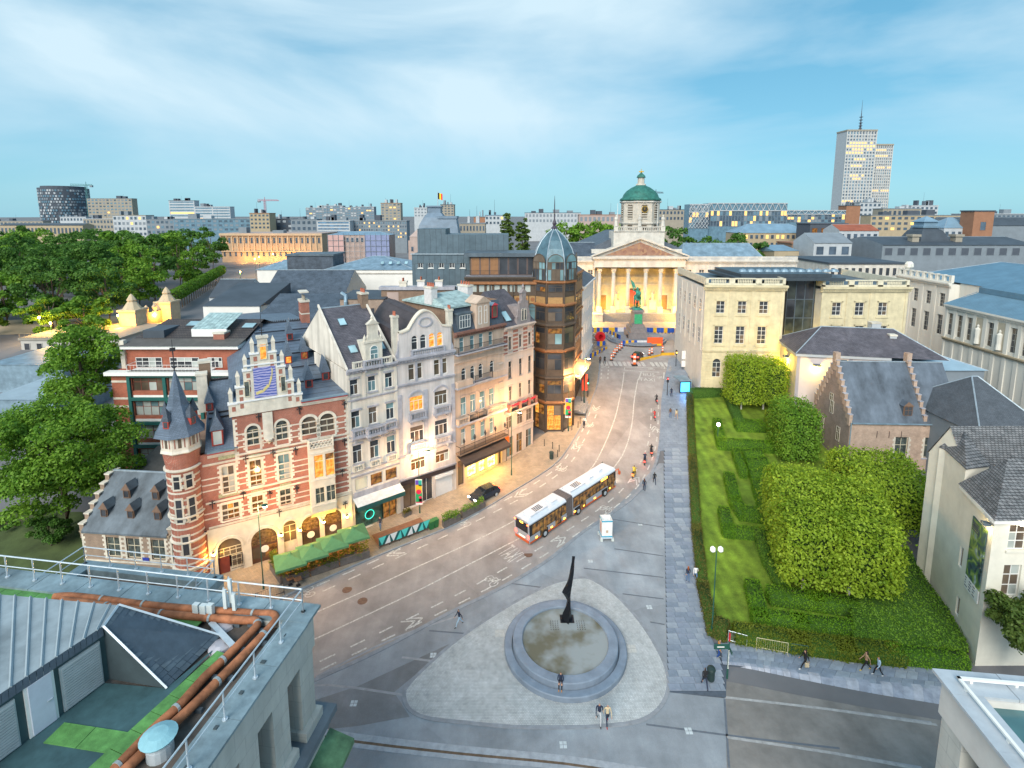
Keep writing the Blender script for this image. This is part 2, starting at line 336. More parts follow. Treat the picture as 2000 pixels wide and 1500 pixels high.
# small manhole covers
def cover(px,py,w,mat,dz,par,rnd=False):
 p=G(px,py); b=MB()
 if rnd: b.lathe(0,0,[(w,0),(w,.006)],14)
 else:
  for i in (0,1):
   for j in (0,1): b.box(-w+i*w+.02,-w+j*w+.02,0,-w+i*w+w-.02,-w+j*w+w-.02,.006)
 return b.obj('manhole_cover',mat,par,(p.x,p.y,p.z+dz))
cvm=M('cover_pale',(.5,.55,.58),.5,.2,3); cvr=M('cover_rust',(.17,.10,.07),.7,.3,3)
for q in ((691,1374),(846,1280),(1153,1096),(1268,1186),(1345,1428),(1100,1455),(1250,1024)): cover(*q,.28,cvm,.014,plaza)
for q in ((678,1152),(708,1174),(1032,1083)): cover(*q,.5,cvr,.009,road,True)
for q in ((976,1238),(1233,1268)): cover(*q,.45,M('cover_sett',(.48,.48,.46),.7,.2,4),.055,isl)
# ---------------- paint on the road ----------------
DZ=.009
Ap=[(560,1224),(622,1194),(800,1114),(915,1062),(1010,1014),(1090,966),(1150,920),(1178,874),(1200,820),(1210,780),(1216,750),(1220,718)]
Bp=[(540,1283),(622,1245),(740,1190),(870,1126),(998,1060),(1100,1004),(1160,956),(1192,922),(1220,880),(1234,830),(1239,780),(1246,740)]
ribbon('lane_line',GP(Ap,5),.16,DZ,paint,road); ribbon('lane_line',GP(Bp,5),.16,DZ,paint,road)
r1=[(560,1322),(650,1280),(764,1225),(854,1181),(933,1140),(1004,1100),(1065,1064),(1116,1031),(1162,1000),(1201,970),(1228,941),(1250,905),(1265,868),(1271,830),(1272,790)]
r2=[(560,1340),(650,1297),(777,1237),(870,1192),(952,1150),(1023,1109),(1084,1071),(1136,1037),(1182,1004),(1222,974),(1249,945),(1268,910),(1281,870),(1285,830),(1286,790)]
l1=[(619,1144),(706,1107),(746,1089),(817,1056),(886,1026),(946,997),(1000,970),(1043,945),(1080,920),(1103,897),(1118,874),(1136,844),(1148,815),(1157,795)]
l2=[(630,1155),(718,1115),(758,1097),(835,1063),(901,1032),(962,1002),(1014,975),(1059,948),(1094,923),(1119,898),(1132,875),(1149,844),(1162,816),(1169,798)]
for q in (r1,r2,l1,l2): dashes(GP(q,6),.17,1.35,1.35,DZ,paint,road)
for q in ([(1174,740),(1176,714)],[(1187,740),(1189,714)]): dashes(GP(q,4),.25,.9,.9,DZ,paint,road)
for q in ([(1220,717),(1303,719)],[(1220,724),(1240,724.5)],[(1248,726),(1288,727)],[(1253,726),(1247,742)],[(1298,717),(1296,740)]): ribbon('stop_line',GP(q,2),.22,DZ+.004,paint,road)
for i in range(15):
 if i in (10,): continue
 t=(i+.3)/15; a=G(1172,710)*(1-t)+G(1308,712)*t; b=MB(); z=zg(a.y)
 y0,y1=a.y-1.25,a.y+1.25
 b.face([(a.x-.33,y0,zg(y0)+DZ),(a.x+.33,y0,zg(y0)+DZ),(a.x+.33,y1,zg(y1)+DZ),(a.x-.33,y1,zg(y1)+DZ)]); b.obj('crossing_stripe',paint,road)
def lay(b,name,px,py,ang,par=road,dz=DZ+.002,sc=1):
 """marks drawn in (across, along) metres, turned to the travel direction"""
 p=G(px,py); v=[]
 for x,y,_ in b.v:
  q=(p.x+sc*(x*math.sin(ang)+y*math.cos(ang)),p.y+sc*(-x*math.cos(ang)+y*math.sin(ang))); v.append((*q,zg(q[1])+dz))
 b.v=v; return b.obj(name,paint,par)
def seg(b,a,c,w):
 a=Vector((*a,0));c=Vector((*c,0));t=(c-a).normalized();n=Vector((-t.y,t.x,0))*w/2
 b.face([a-n,c-n,c+n,a+n])
def bike():
 b=MB()
 for cx in (-.45,.45):
  for k in range(10):
   a0,a1=2*PI*k/10,2*PI*(k+1)/10; seg(b,(cx+.33*math.cos(a0),.5*math.sin(a0)),(cx+.33*math.cos(a1),.5*math.sin(a1)),.1)
 for a,c in (((-.45,0),(-.15,.7)),((-.15,.7),(.35,.7)),((.35,.7),(0,0)),((0,0),(-.15,.7)),((.45,0),(.3,.95)),((-.45,0),(0,0))): seg(b,a,c,.1)
 return b
def chev():
 b=MB()
 for o in (0,.75): seg(b,(-.62,o-.7),(0,o+.5),.17); seg(b,(.62,o-.7),(0,o+.5),.17)
 return b
up=math.radians
for x,y,a in ((1183,995,44),(960,1135,34)): lay(bike(),'bicycle_symbol',x,y,up(a))
for x,y,a in ((1096,915,226),(1150,830,245),(909,1020,216),(604,1156,210)): lay(bike(),'bicycle_symbol',x,y,up(a))
for x,y,a in ((801,1217,32),(1090,1058,40),(1240,940,52),(1280,840,85)): lay(chev(),'chevron_mark',x,y,up(a))
for x,y,a in ((1019,964,220),(1128,870,236),(1164,796,250),(776,1078,212)): lay(chev(),'chevron_mark',x,y,up(a))
for x,y in ((1180,717),(1272,721),(1290,738)): lay(bike(),'bicycle_symbol',x,y,up(85),sc=.8)
def road_text(t,px,py,ang,sx,sy,size=1):
 p=G(px,py,.012); o=textmesh(t,size,paint,'road_lettering',road,(0,0,0),(0,0,0),0,sx,sy)
 me=o.data
 for v in me.vertices:
  x,y=v.co.x*sx,v.co.y*sy; X=p.x+x*math.sin(ang)+y*math.cos(ang); Y=p.y-x*math.cos(ang)+y*math.sin(ang); v.co=(X,Y,zg(Y)+DZ+.003)
 o.scale=(1,1,1)
road_text('TAXI',996,1082,up(41),1.0,3.6,.95); road_text('BUS',1267,732,up(82),1.1,1.5,1.3); road_text('TAXI',1264,741.5,up(82),1.1,1.5,1.3)
# blue parking bay with wheelchair signs
bay=sheet('parking_bay',[G(978,969),G(1084,906),G(1060,903),G(976,955)],.009,M('bay_blue',(.16,.22,.33),.7,.35,.8),road)
ribbon('bay_line',GP([(976,970),(1030,939),(1086,906)],3),.22,.016,paint,road); ribbon('bay_line',GP([(1016,932),(1039,936)],3),.2,.016,paint,road); ribbon('bay_line',GP([(966,964),(978,970)],2),.2,.016,paint,road)
def wheel():
 b=MB()
 for k in range(9): a0,a1=2*PI*(k-1)/12,2*PI*k/12; seg(b,(.45*math.cos(a0),.45*math.sin(a0)-.2),(.45*math.cos(a1),.45*math.sin(a1)-.2),.13)
 seg(b,(0,.1),(0,.8),.15); seg(b,(0,.1),(-.5,.1),.13); seg(b,(-.5,.1),(-.7,-.6),.13); return b
for x,y in ((1003,950),(1050,919)): lay(wheel(),'wheelchair_symbol',x,y,up(225),dz=.018,sc=1.2)
# ---------------- stone pavement on the right: slabs one by one near, coursing farther off ----------------
slabbed=MBK('slab_course',(.245,.285,.345),(.21,.25,.31),(.14,.16,.19),1.0,.6,.02,.28,True,.25,.15)
bed=M('slab_bed',(.08,.10,.13),.8,.2,3)
PR=[(1341,700),(1346,775),(1350,900),(1358,1040),(1366,1120),(1385,1240),(1400,1256)]
PRw=GP(PR,4)
fpav=sheet('pavement',[*[p for p in RK[-30:]][8:],G(1420,690),*PRw[:10],*[G(1349,880),G(1297,880)]],.06,slabbed,None,.1)
slabs=[M('slab_stone_%d'%i,c,.38,.22,1.2,.08,10) for i,c in enumerate(((.245,.285,.345),(.20,.24,.30),(.29,.33,.385),(.23,.27,.34)))]
base=sheet('pavement',[G(1297,880),G(1349,880),*[p for p in PRw if p.y<G(1349,890).y],*[G(1420,1262),G(1418,1363)],*reversed(PL[2:])],.03,bed,None,.1)
def slab_mesh(w,d,i):
 b=MB(); e=.012; b.box(e,e,0,w-e,d-e,.05); return b.mesh('slab',slabs[i])
def edge_x(px_line,y):
 for a,b in zip(px_line,px_line[1:]):
  if (a.y-y)*(b.y-y)<=0 and a.y!=b.y: return a.x+(b.x-a.x)*(y-a.y)/(b.y-a.y)
 return None
sm={}
cnt=0; y=36.7
PLs=[G(1297,880),*PL[2:]]; PRs=[*[p for p in PRw],G(1410,1300),G(1418,1366)]
while y<79.5:
 d=.66 if y<60 else 1.0; xl=edge_x(PLs,y+d/2); xr=edge_x(PRs,y+d/2)
 if xl and xr:
  x=xl+.04
  while x<xr-.2:
   w=min(R.choice((.8,1.0,1.2)) if y<60 else 1.3,xr-x); w=round(w*5)/5
   if w<.35: break
   i=R.randrange(4); k=(w,d,i)
   if k not in sm: sm[k]=slab_mesh(w,d,i)
   if cnt<298: o=ob('slab',sm[k],base,(x,y,zg(y+d/2)+.035+R.uniform(0,.006))); o.rotation_euler[0]=math.atan2(zg(y+d)-zg(y),d); cnt+=1
   x+=w
 y+=d
# footpath below the garden, its slabs, and the retaining wall of tall stones
FP=[(1400,1258),(1500,1264),(1650,1282),(1800,1302),(1900,1312),(1900,1352),(1820,1347),(1700,1337),(1560,1318),(1480,1306),(1415,1300)]
fp=sheet('footpath',[Zp(x,y,0.0) for x,y in FP],.1,bed,None,.15)
FT=cr([Zp(*q,0) for q in ((1402,1258),(1500,1264),(1650,1282),(1800,1302),(1900,1314))],8); FB=cr([Zp(*q,0) for q in ((1412,1300),(1480,1306),(1560,1318),(1700,1337),(1820,1348),(1900,1356))],6)
def lerpline(L,t):
 i=min(int(t*(len(L)-1)),len(L)-2); f=t*(len(L)-1)-i; return L[i].lerp(L[i+1],f)
for i in range(26):
 for j in range(3):
  t0,t1=i/26,(i+1)/26; u0,u1=j/3,(j+1)/3
  if j==1: t0=min(1,t0+.012);t1=min(1,t1+.012)
  q=[lerpline(FB,t0).lerp(lerpline(FT,t0),u0),lerpline(FB,t1).lerp(lerpline(FT,t1),u0),lerpline(FB,t1).lerp(lerpline(FT,t1),u1),lerpline(FB,t0).lerp(lerpline(FT,t0),u1)]
  c=sum(q,Vector())/4; q=[c+(p-c)*.975 for p in q]; b=MB(); b.prismz([(p.x-c.x,p.y-c.y) for p in q],0,.03)
  b.obj('slab',slabs[R.randrange(4)],fp,(c.x,c.y,.105))
wallm=[M('retaining_stone_%d'%i,c,.7,.25,1.5,.1,12) for i,c in enumerate(((.33,.36,.43),(.38,.40,.46),(.29,.32,.39)))]
rw=thing('retaining_wall','low retaining wall of tall grey stone slabs below the garden footpath','wall',(FB[0].x,FB[0].y,0))
WB=cr([Zp(*q,-1.25) for q in ((1412,1322),(1480,1335),(1560,1352),(1700,1380),(1820,1400),(1910,1418))],6)
o0=Vector((FB[0].x,FB[0].y,0))
for i in range(30):
 a,b_=lerpline(FB,(i+.03)/30)-o0,lerpline(FB,(i+.97)/30)-o0; a2,b2=lerpline(WB,(i+.03)/30)-o0,lerpline(WB,(i+.97)/30)-o0
 h=.02*R.random(); b=MB(); n=Vector((.0,.35,0))
 b.raw([(a2.x,a2.y,-.02),(b2.x,b2.y,-.02),(b.x if False else b_.x,b_.y,.13+h),(a.x,a.y,.13+h),(a2.x,a2.y+.6,-.02),(b2.x,b2.y+.6,-.02),(b_.x,b_.y+.3,.13+h),(a.x,a.y+.3,.13+h)],[(0,1,2,3),(3,2,6,7),(0,3,7,4),(1,5,6,2)]); b.obj('wall_stone',wallm[i%3] if R.random()<.7 else wallm[1],rw)
sheet('lower_street',[Zp(*q,0) for q in ((1415,1330),(1480,1342),(1560,1358),(1700,1384),(1820,1404),(1950,1425),(1950,1520),(1420,1520),(1416,1366))],.013,M('asphalt_brown',(.21,.20,.19),.75,.3,.4,.15,40))
for q in ([(1416,1362),(1600,1383),(1830,1416)],[(1420,1440),(1620,1470),(1820,1507)]): ribbon('pale_line',[Zp(x,y,0) for x,y in q],.2,.018,M('line_worn',(.36,.36,.36),.7,.3,2),plaza)
# garden lawn
lawnm=M('lawn',(.15,.235,.02),.9,.3,.6,.4,30)
over(lawnm,'wave',.22,.88,1.12); over(lawnm,'noise',.3,.75,1.2); over(lawnm,'noise',9,.8,1.2)
GD=[(1341,768),(1450,770),(1530,800),(1560,820),(1640,905),(1810,1150),(1895,1290),(1650,1282),(1500,1262),(1400,1250),(1385,1238),(1366,1120),(1358,1040),(1350,900)]
lawn=sheet('lawn',[G(*p) for p in GD],.07,lawnm,None,.12)
# ================= building kit =================
slate=MBK('slate_roof',(.085,.11,.145),(.07,.09,.12),(.03,.035,.045),.3,.2,.012,.5,False,.3,.25,1.4)
slate2=MBK('slate_brown',(.13,.12,.14),(.10,.095,.115),(.03,.03,.035),.3,.22,.014,.55,False,.3,.3,1.4)
zinc=M('zinc',(.24,.34,.42),.45,.2,.8,.05,6,.35)
zincd=M('zinc_dark',(.10,.13,.16),.5,.2,.8,.05,6,.2)
lead=M('lead_edge',(.35,.42,.48),.5,.2,2,0,1,.3)
brick=MBK('red_brick',(.37,.085,.055),(.29,.065,.045),(.38,.25,.19),.24,.08,.014)
brickb=MBK('brown_brick',(.25,.15,.10),(.19,.115,.08),(.28,.22,.17),.24,.08,.014)
stone=M('white_stone',(.68,.63,.54),.8,.14,1.5,.1,18)
stoneg=M('blue_stone',(.40,.40,.45),.8,.18,1.5,.1,18)
creamp=M('cream_plaster',(.72,.66,.58),.85,.24,.7,.05,20,streak=True)
lilac=M('lilac_plaster',(.66,.60,.58),.85,.24,.7,.05,20,streak=True)
iron=M('black_iron',(.025,.025,.03),.5,.2,3)
whitef=M('white_frame',(.78,.78,.76),.5,.05,3)
cappy=M('chimney_pot',(.42,.13,.08),.8,.2,3)
paint=M('white_board',(.74,.74,.73),.6,.08,3)
gl_dark=MGL('glass_dark',(.045,.05,.06)); gl_blue=MGL('glass_teal',(.16,.27,.30)); gl_pale=MGL('glass_blind',(.42,.46,.44),.15,.25); gl_br=MGL('glass_brown',(.13,.10,.075))
gl_lit=MLIT('glass_lit',(.9,.22,.015),(1,.52,.10),.8); gl_shop=MLIT('shop_lit',(1,.5,.06),(1,.85,.45),1.7,1.6); gl_dim=MLIT('glass_dim',(.1,.035,.008),(.6,.24,.05),.5,1.5)
for m_ in (creamp,lilac,stone,stoneg): over(m_,'noise',.9,.78,1.08,(1,1,.12)); over(m_,'noise',.3,.85,1.08)
for m_ in (slate,slate2,zinc,zincd): over(m_,'noise',.5,.75,1.2)
GLW=[gl_dark,gl_dark,gl_dark,gl_br,gl_blue]
def lights(style):
 if style=='T': return [(0,.5,0,.66),(.5,1,0,.66),(0,1,.66,1)]
 if style=='X': return [(0,.5,0,.6),(.5,1,0,.6),(0,.5,.6,1),(.5,1,.6,1)]
 if style=='3': return [(i/3,(i+1)/3,a,b) for i in range(3) for a,b in ((0,.55),(.55,1))]
 if style=='T3': return [(i/3,(i+1)/3,0,.68) for i in range(3)]+[(0,1,.68,1)]
 if style=='4': return [(i/4,(i+1)/4,a,b) for i in range(4) for a,b in ((0,.62),(.62,1))]
 if style=='D': return [(0,1,0,.72),(0,1,.72,1)]
 if style=='6': return [(i/2,(i+1)/2,j/3,(j+1)/3) for i in range(2) for j in range(3)]
 if style=='8': return [(i/2,(i+1)/2,j/4,(j+1)/4) for i in range(2) for j in range(4)]
 if style=='2': return [(0,.5,0,1),(.5,1,0,1)]
 return [(0,1,0,1)]
WCH={}
def arcpts(w,z,n=10): return [(w/2-w/2*math.cos(PI*k/n),z+w/2*math.sin(PI*k/n)) for k in range(n+1)]
def win(root,x0,z0,x1,z1,style,frame,glass,dep=.16,arch=False,y=0,panes=True,fw=.06,name='window'):
 w,h=round(x1-x0,2),round(z1-z0,2); k=(w,h,style,arch,frame.name,fw)
 if k not in WCH:
  b=MB(); t=.07; hr=h-w/2 if arch else h
  L=lights(style); P=[]
  b.box(0,0,0,fw,t,hr); b.box(w-fw,0,0,w,t,hr); b.box(fw,0,0,w-fw,t,fw)
  if not arch: b.box(fw,0,hr-fw,w-fw,t,hr)
  else:
   a=arcpts(w,hr); i=[(w/2+(x-w/2)*(1-2*fw/w),hr+(z-hr)*(1-2*fw/w)) for x,z in a]
   for q in range(len(a)-1): b.prism([a[q],a[q+1],i[q+1],i[q]],0,t)
   b.box(fw,0,hr-fw/2,w-fw,t,hr+fw/2)
  vs=sorted({(l[0],l[2],l[3]) for l in L if l[0]>0});
  for fx,a_,b_ in vs: b.box(fx*w-fw/2,.005,a_*hr+fw/2,fx*w+fw/2,t-.005,b_*hr-fw/2)
  for l in L:
   if l[2]>0: b.box(max(l[0]*w,fw),.01,l[2]*hr-fw/2,min(l[1]*w,w-fw),t-.01,l[2]*hr+fw/2)
   p=MB(); p.box(0,0,0,(l[1]-l[0])*w-fw,.02,(l[3]-l[2])*hr-fw); P.append(((l[0]*w+fw/2,.04,l[2]*hr+fw/2),p))
  if arch:
   p=MB(); p.prism([(x-w/2,z-hr) for x,z in i],0,.02); P.append(((w/2,.04,hr),p))
  WCH[k]=(b.mesh(name,frame),P,{})
 me,P,gc=WCH[k]
 o=ob(name,me,root,(x0,y+dep,z0))
 for j,(loc,p) in enumerate(P):
  g=glass if not isinstance(glass,(list,tuple)) else R.choice(glass)
  kk=(j,g.name)
  if kk not in gc: gc[kk]=p.mesh('pane',g)
  ob('pane',gc[kk],o,loc)
 return o
def wall_mesh(b,W,H,holes,dep=.3,y=0,m=0,z0=0):
 xs=sorted({0,W,*[round(h[0],3) for h in holes],*[round(h[2],3) for h in holes]}); zs=sorted({z0,H,*[round(h[1],3) for h in holes],*[round(h[3],3) for h in holes]})
 xs=[x for x in xs if 0<=x<=W]; zs=[z for z in zs if z0<=z<=H]
 for xa,xb in zip(xs,xs[1:]):
  st=None
  for za,zb in zip(zs,zs[1:]):
   cx,cz=(xa+xb)/2,(za+zb)/2
   inh=any(h[0]<cx<h[2] and h[1]<cz<h[3] for h in holes)
   if not inh and st is None: st=za
   if inh and st is not None: b.face([(xa,y,st),(xb,y,st),(xb,y,za),(xa,y,za)],m); st=None
  if st is not None: b.face([(xa,y,st),(xb,y,st),(xb,y,zs[-1]),(xa,y,zs[-1])],m)
 for h in holes:
  x0,za,x1,zb=h[:4]; ar=len(h)>4 and h[4]; d=y+dep
  if ar:
   w=x1-x0; hr=zb-w/2; a=[(x0+p,q) for p,q in arcpts(w,hr)]; n=len(a)//2
   b.face([(x0,y,zb)]+[(p,y,q) for p,q in a[n::-1]],m); b.face([(x1,y,zb)]+[(p,y,q) for p,q in a[:n-1:-1]][::-1][::-1],m)
   for p,q in zip(a,a[1:]): b.face([(p[0],y,p[1]),(q[0],y,q[1]),(q[0],d,q[1]),(p[0],d,p[1])],m)
   top=hr
  else: top=zb; b.face([(x0,y,zb),(x1,y,zb),(x1,d,zb),(x0,d,zb)],m)
  b.face([(x0,y,za),(x0,y,top),(x0,d,top),(x0,d,za)],m); b.face([(x1,y,za),(x1,d,za),(x1,d,top),(x1,y,top)],m); b.face([(x0,y,za),(x0,d,za),(x1,d,za),(x1,y,za)],m)
class Bld:
 def __init__(s,name,label,cat,a,b,group=None,sink=.4,z=None):
  a=Vector(a);b=Vector(b); s.z0=(min(a.z,b.z)-sink) if z is None else z; d=b-a; s.rz=math.atan2(d.y,d.x); s.W=math.hypot(d.x,d.y); s.a=Vector((a.x,a.y,s.z0))
  s.r=thing(name,label,cat,s.a,s.rz,group); s.ux=Vector((math.cos(s.rz),math.sin(s.rz),0)); s.uy=Vector((-math.sin(s.rz),math.cos(s.rz),0))
 def fp(s,px,py,y=0):
  r=ray(px,py); o=s.a+s.uy*y; t=(o-CAM).dot(s.uy)/r.dot(s.uy); q=CAM+r*t-o; return q.dot(s.ux),q.z
 def row(s,Z,L,y=0,w=None):
  ox,oy,k=Z; q=[]
  for u0,v0,u1,v1 in L:
   x0,z0=s.fp(ox+u0/k,oy+v0/k,y); x1,z1=s.fp(ox+u1/k,oy+v1/k,y); q.append((x0,z0,x1,z1))
  za=sum(t[1] for t in q)/len(q); zb=sum(t[3] for t in q)/len(q); wd=w or sum(t[2]-t[0] for t in q)/len(q)
  return [((t[0]+t[2]-wd)/2,za,(t[0]+t[2]+wd)/2,zb) for t in q]
 def dep(s,px,py,x):
  """how far back along the side at local x the pixel lies"""
  lo,hi=-2.,40.; f=lambda y:s.fp(px,py,y)[0]-x
  a=f(lo)
  for _ in range(50):
   m=(lo+hi)/2
   if (f(m)>0)==(a>0): lo=m
   else: hi=m
  return lo,s.fp(px,py,lo)[1]
 def loc(s,x,y,z): return s.a+s.ux*x+s.uy*y+Vector((0,0,z))
 def shell(s,W,D,H,holes,mats,dep=.3,extra=None,back=True,x0=0):
  b=MB(); wall_mesh(b,W,H,holes,dep)
  b.face([(0,0,0),(0,0,H),(0,D,H),(0,D,0)],1); b.face([(W,0,0),(W,D,0),(W,D,H),(W,0,H)],1); b.face([(0,D,0),(0,D,H),(W,D,H),(W,D,0)],1); b.face([(0,.5,H-.01),(W,.5,H-.01),(W,D,H-.01),(0,D,H-.01)],1)
  if extra: extra(b)
  return b.obj('wall',mats,s.r)
 def box(s,name,x0,y0,z0,x1,y1,z1,mat):
  return MB().box(x0,y0,z0,x1,y1,z1).obj(name,mat,s.r)
 def band(s,x0,x1,z,h=.22,pr=.12,mat=None,name='string_course',y=0):
  b=MB(); b.box(x0,y-pr*.6,z,x1,y+.0,z+h*.55); b.box(x0,y-pr,z+h*.55,x1,y+.0,z+h); return b.obj(name,mat or stone,s.r)
 def cornice(s,x0,x1,z,mat=None,pr=.45,h=.6,y=0,D=None):
  b=MB(); b.box(x0,y-pr*.35,z,x1,y,z+h*.4); b.box(x0,y-pr*.7,z+h*.4,x1,y,z+h*.65); b.box(x0,y-pr,z+h*.65,x1,y+(D or 0),z+h)
  n=max(2,int((x1-x0)/.45))
  for i in range(n): xx=x0+(i+.5)*(x1-x0)/n; b.box(xx-.08,y-pr*.68,z+h*.2,xx+.08,y,z+h*.4+.001)
  return b.obj('cornice',mat or stone,s.r)
 def balus(s,x0,x1,z,y0,y1,mat=None,h=.9,slab=True,name='balcony',br=True,n=None):
  """stone balcony: slab, balusters, rail"""
  b=MB();
  if slab: b.box(x0-.1,y0-.1,z-.22,x1+.1,y1,z)
  b.box(x0,y0,z,x1,y0+.2,z+.12); b.box(x0,y0-.02,z+h-.14,x1,y0+.22,z+h)
  for xx in (x0,x1-.22): b.box(xx,y0-.03,z,xx+.22,y1,z+h-.001)
  n=n or max(2,int((x1-x0-.4)/.3))
  for i in range(n): b.lathe(x0+.22+(i+.5)*(x1-x0-.44)/n,y0+.1,[(.05,z+.12),(.08,z+.3),(.045,z+h*.6),(.07,z+h-.14)],6)
  if br:
   for xx in (x0+.2,x1-.45): b.box(xx,y0+.1,z-.6,xx+.25,y1,z-.2)
  return b.obj(name,mat or stone,s.r)
 def rail(s,x0,x1,z,y0,y1,mat=None,h=.95,slabm=None,name='balcony',step=.14):
  b=MB(); b.box(x0-.05,y0-.05,z-.18,x1+.05,y1,z,1); b.box(x0,y0,z+h-.05,x1,y0+.05,z+h); b.box(x0,y0,z+.08,x1,y0+.04,z+.12)
  n=int((x1-x0)/step)
  for i in range(n+1): xx=x0+i*(x1-x0)/n; b.box(xx-.012,y0+.005,z,xx+.012,y0+.03,z+h-.05)
  for xx in (x0,x1-.05): b.box(xx,y0,z+h-.05,xx+.05,y1,z+h); b.box(xx,y0,z,xx+.05,y0+.06,z+h)
  return b.obj(name,[mat or iron,slabm or stoneg],s.r)
 def gable(s,x0,x1,y0,y1,z0,zr,mat,over=.25,name='roof',th=.18,endm=None,ym=None):
  """pitched roof, ridge along the facade, with plain gable ends"""
  ym=(y0+y1)/2 if ym is None else ym; b=MB()
  b.raw([(x0,y0-over,z0),(x1,y0-over,z0),(x1,ym,zr),(x0,ym,zr),(x0,y1+over,z0),(x1,y1+over,z0)],[(0,1,2,3),(3,2,5,4)])
  b.raw([(x0,y0-over,z0-th),(x1,y0-over,z0-th),(x1,y0-over,z0),(x0,y0-over,z0)],[(0,1,2,3)]); b.box(x0,ym-.1,zr-.05,x1,ym+.1,zr+.07,1)
  for x in (x0,x1): b.face([(x,y0-over,z0-.01),(x,ym,zr-.01),(x,y1+over,z0-.01)],2)
  return b.obj(name,[mat,lead,endm or creamp],s.r)
 def hip(s,x0,x1,y0,y1,z0,zr,mat,ins=None,over=.25,name='roof'):
  ins=(y1-y0)/2 if ins is None else ins; ym=(y0+y1)/2; b=MB(); o=over
  b.raw([(x0-o,y0-o,z0),(x1+o,y0-o,z0),(x1+o,y1+o,z0),(x0-o,y1+o,z0),(x0+ins,ym,zr),(x1-ins,ym,zr)],[(0,1,5,4),(1,2,5),(2,3,4,5),(3,0,4),(0,3,2,1)])
  r=b.obj(name,mat,s.r); e=MB()
  for p,q in (((x0-o,y0-o,z0),(x0+ins,ym,zr)),((x1+o,y0-o,z0),(x1-ins,ym,zr)),((x0+ins,ym,zr),(x1-ins,ym,zr)),((x0-o,y1+o,z0),(x0+ins,ym,zr)),((x1+o,y1+o,z0),(x1-ins,ym,zr))): e.bar(p,q,.09)
  e.obj('hip_edge',lead,r); return r
 def chimney(s,x,y,z0,z1,w=.7,d=.9,mat=None,pots=2,potm=None):
  b=MB(); b.cbox(x,y,z0,w,d,z1-z0-.25); b.cbox(x,y,z1-.25,w+.16,d+.16,.25,1); o=b.obj('chimney',[mat or brickb,stone],s.r)
  for i in range(pots): MB().lathe(x,y-d/2+(i+.5)*d/pots,[(.13,z1),(.11,z1+.45),(.14,z1+.5)],8).obj('chimney_pot',potm or cappy,o)
  return o
 def skylight(s,x,y,z,w,l,pitch,glass=None):
  o=MB().box(-w/2,-l/2,-.05,w/2,l/2,.08).obj('skylight',zincd,s.r,(x,y,z)); o.rotation_euler=(pitch,0,0); MB().box(-w/2+.07,-l/2+.07,.08,w/2-.07,l/2-.07,.1).obj('pane',glass or MGL('glass_sky',(.30,.46,.52),.12,.3),o); return o
 def quoins(s,x,z0,z1,side,mat=None,y=-.025,hb=.27,w0=.22,w1=.4,name='stone_surround'):
  b=MB(); z=z0; i=0
  while z<z1-.05:
   w=w1 if i%2 else w0; xa,xb=(x-w,x) if side<0 else (x,x+w); b.box(xa,y,z,xb,y+.06,min(z+hb-.01,z1)); z+=hb; i+=1
  return b.obj(name,mat or stone,s.r)
def dormer(B,x,y,z,w,h,d,face,roofm,style='X',glass=None,steep=1.1,spike=True,name='dormer'):
 b=MB(); hr=w*steep
 b.box(-w/2,0,0,w/2,.08,h,1); b.face([(-w/2,0,0),(-w/2,0,h),(-w/2,d,h)],0); b.face([(w/2,0,0),(w/2,d,h),(w/2,0,h)],0)
 e=w/2+.12
 b.face([(-e,-.15,h),(0,-.0,h+hr),(0,d+hr*.4,h+hr),(-e,d,h)],0); b.face([(e,-.15,h),(e,d,h),(0,d+hr*.4,h+hr),(0,0,h+hr)],0); b.face([(-e,-.15,h),(e,-.15,h),(0,0,h+hr)],0 if spike else 1)
 if spike: b.cyl(0,.02,h+hr-.1,h+hr+.7,.035,.01,5,2)
 o=b.obj(name,[roofm,face,lead],B.r,(x,y,z))
 win(o,-w/2+.1,.1,w/2-.1,h-.06,style,face,glass or gl_dark,-.09,panes=True,fw=.05); return o
def zoomT(ox,oy,k): return (ox,oy,k)
ZA=(600,570,6.667); ZB=(600,780,5); ZC=(850,540,5.714); ZD=(850,700,5); ZE=(380,800,5.77); ZF=(400,940,5); ZH=(300,600,5)
# ================= the row of houses on the left =================
p_ph0,p_ph1=G(404,1134),G(690,1044); p_w1=G(783,1003); p_w2=G(891,957); p_st=G(985,903); p_pk=G(1041,868)
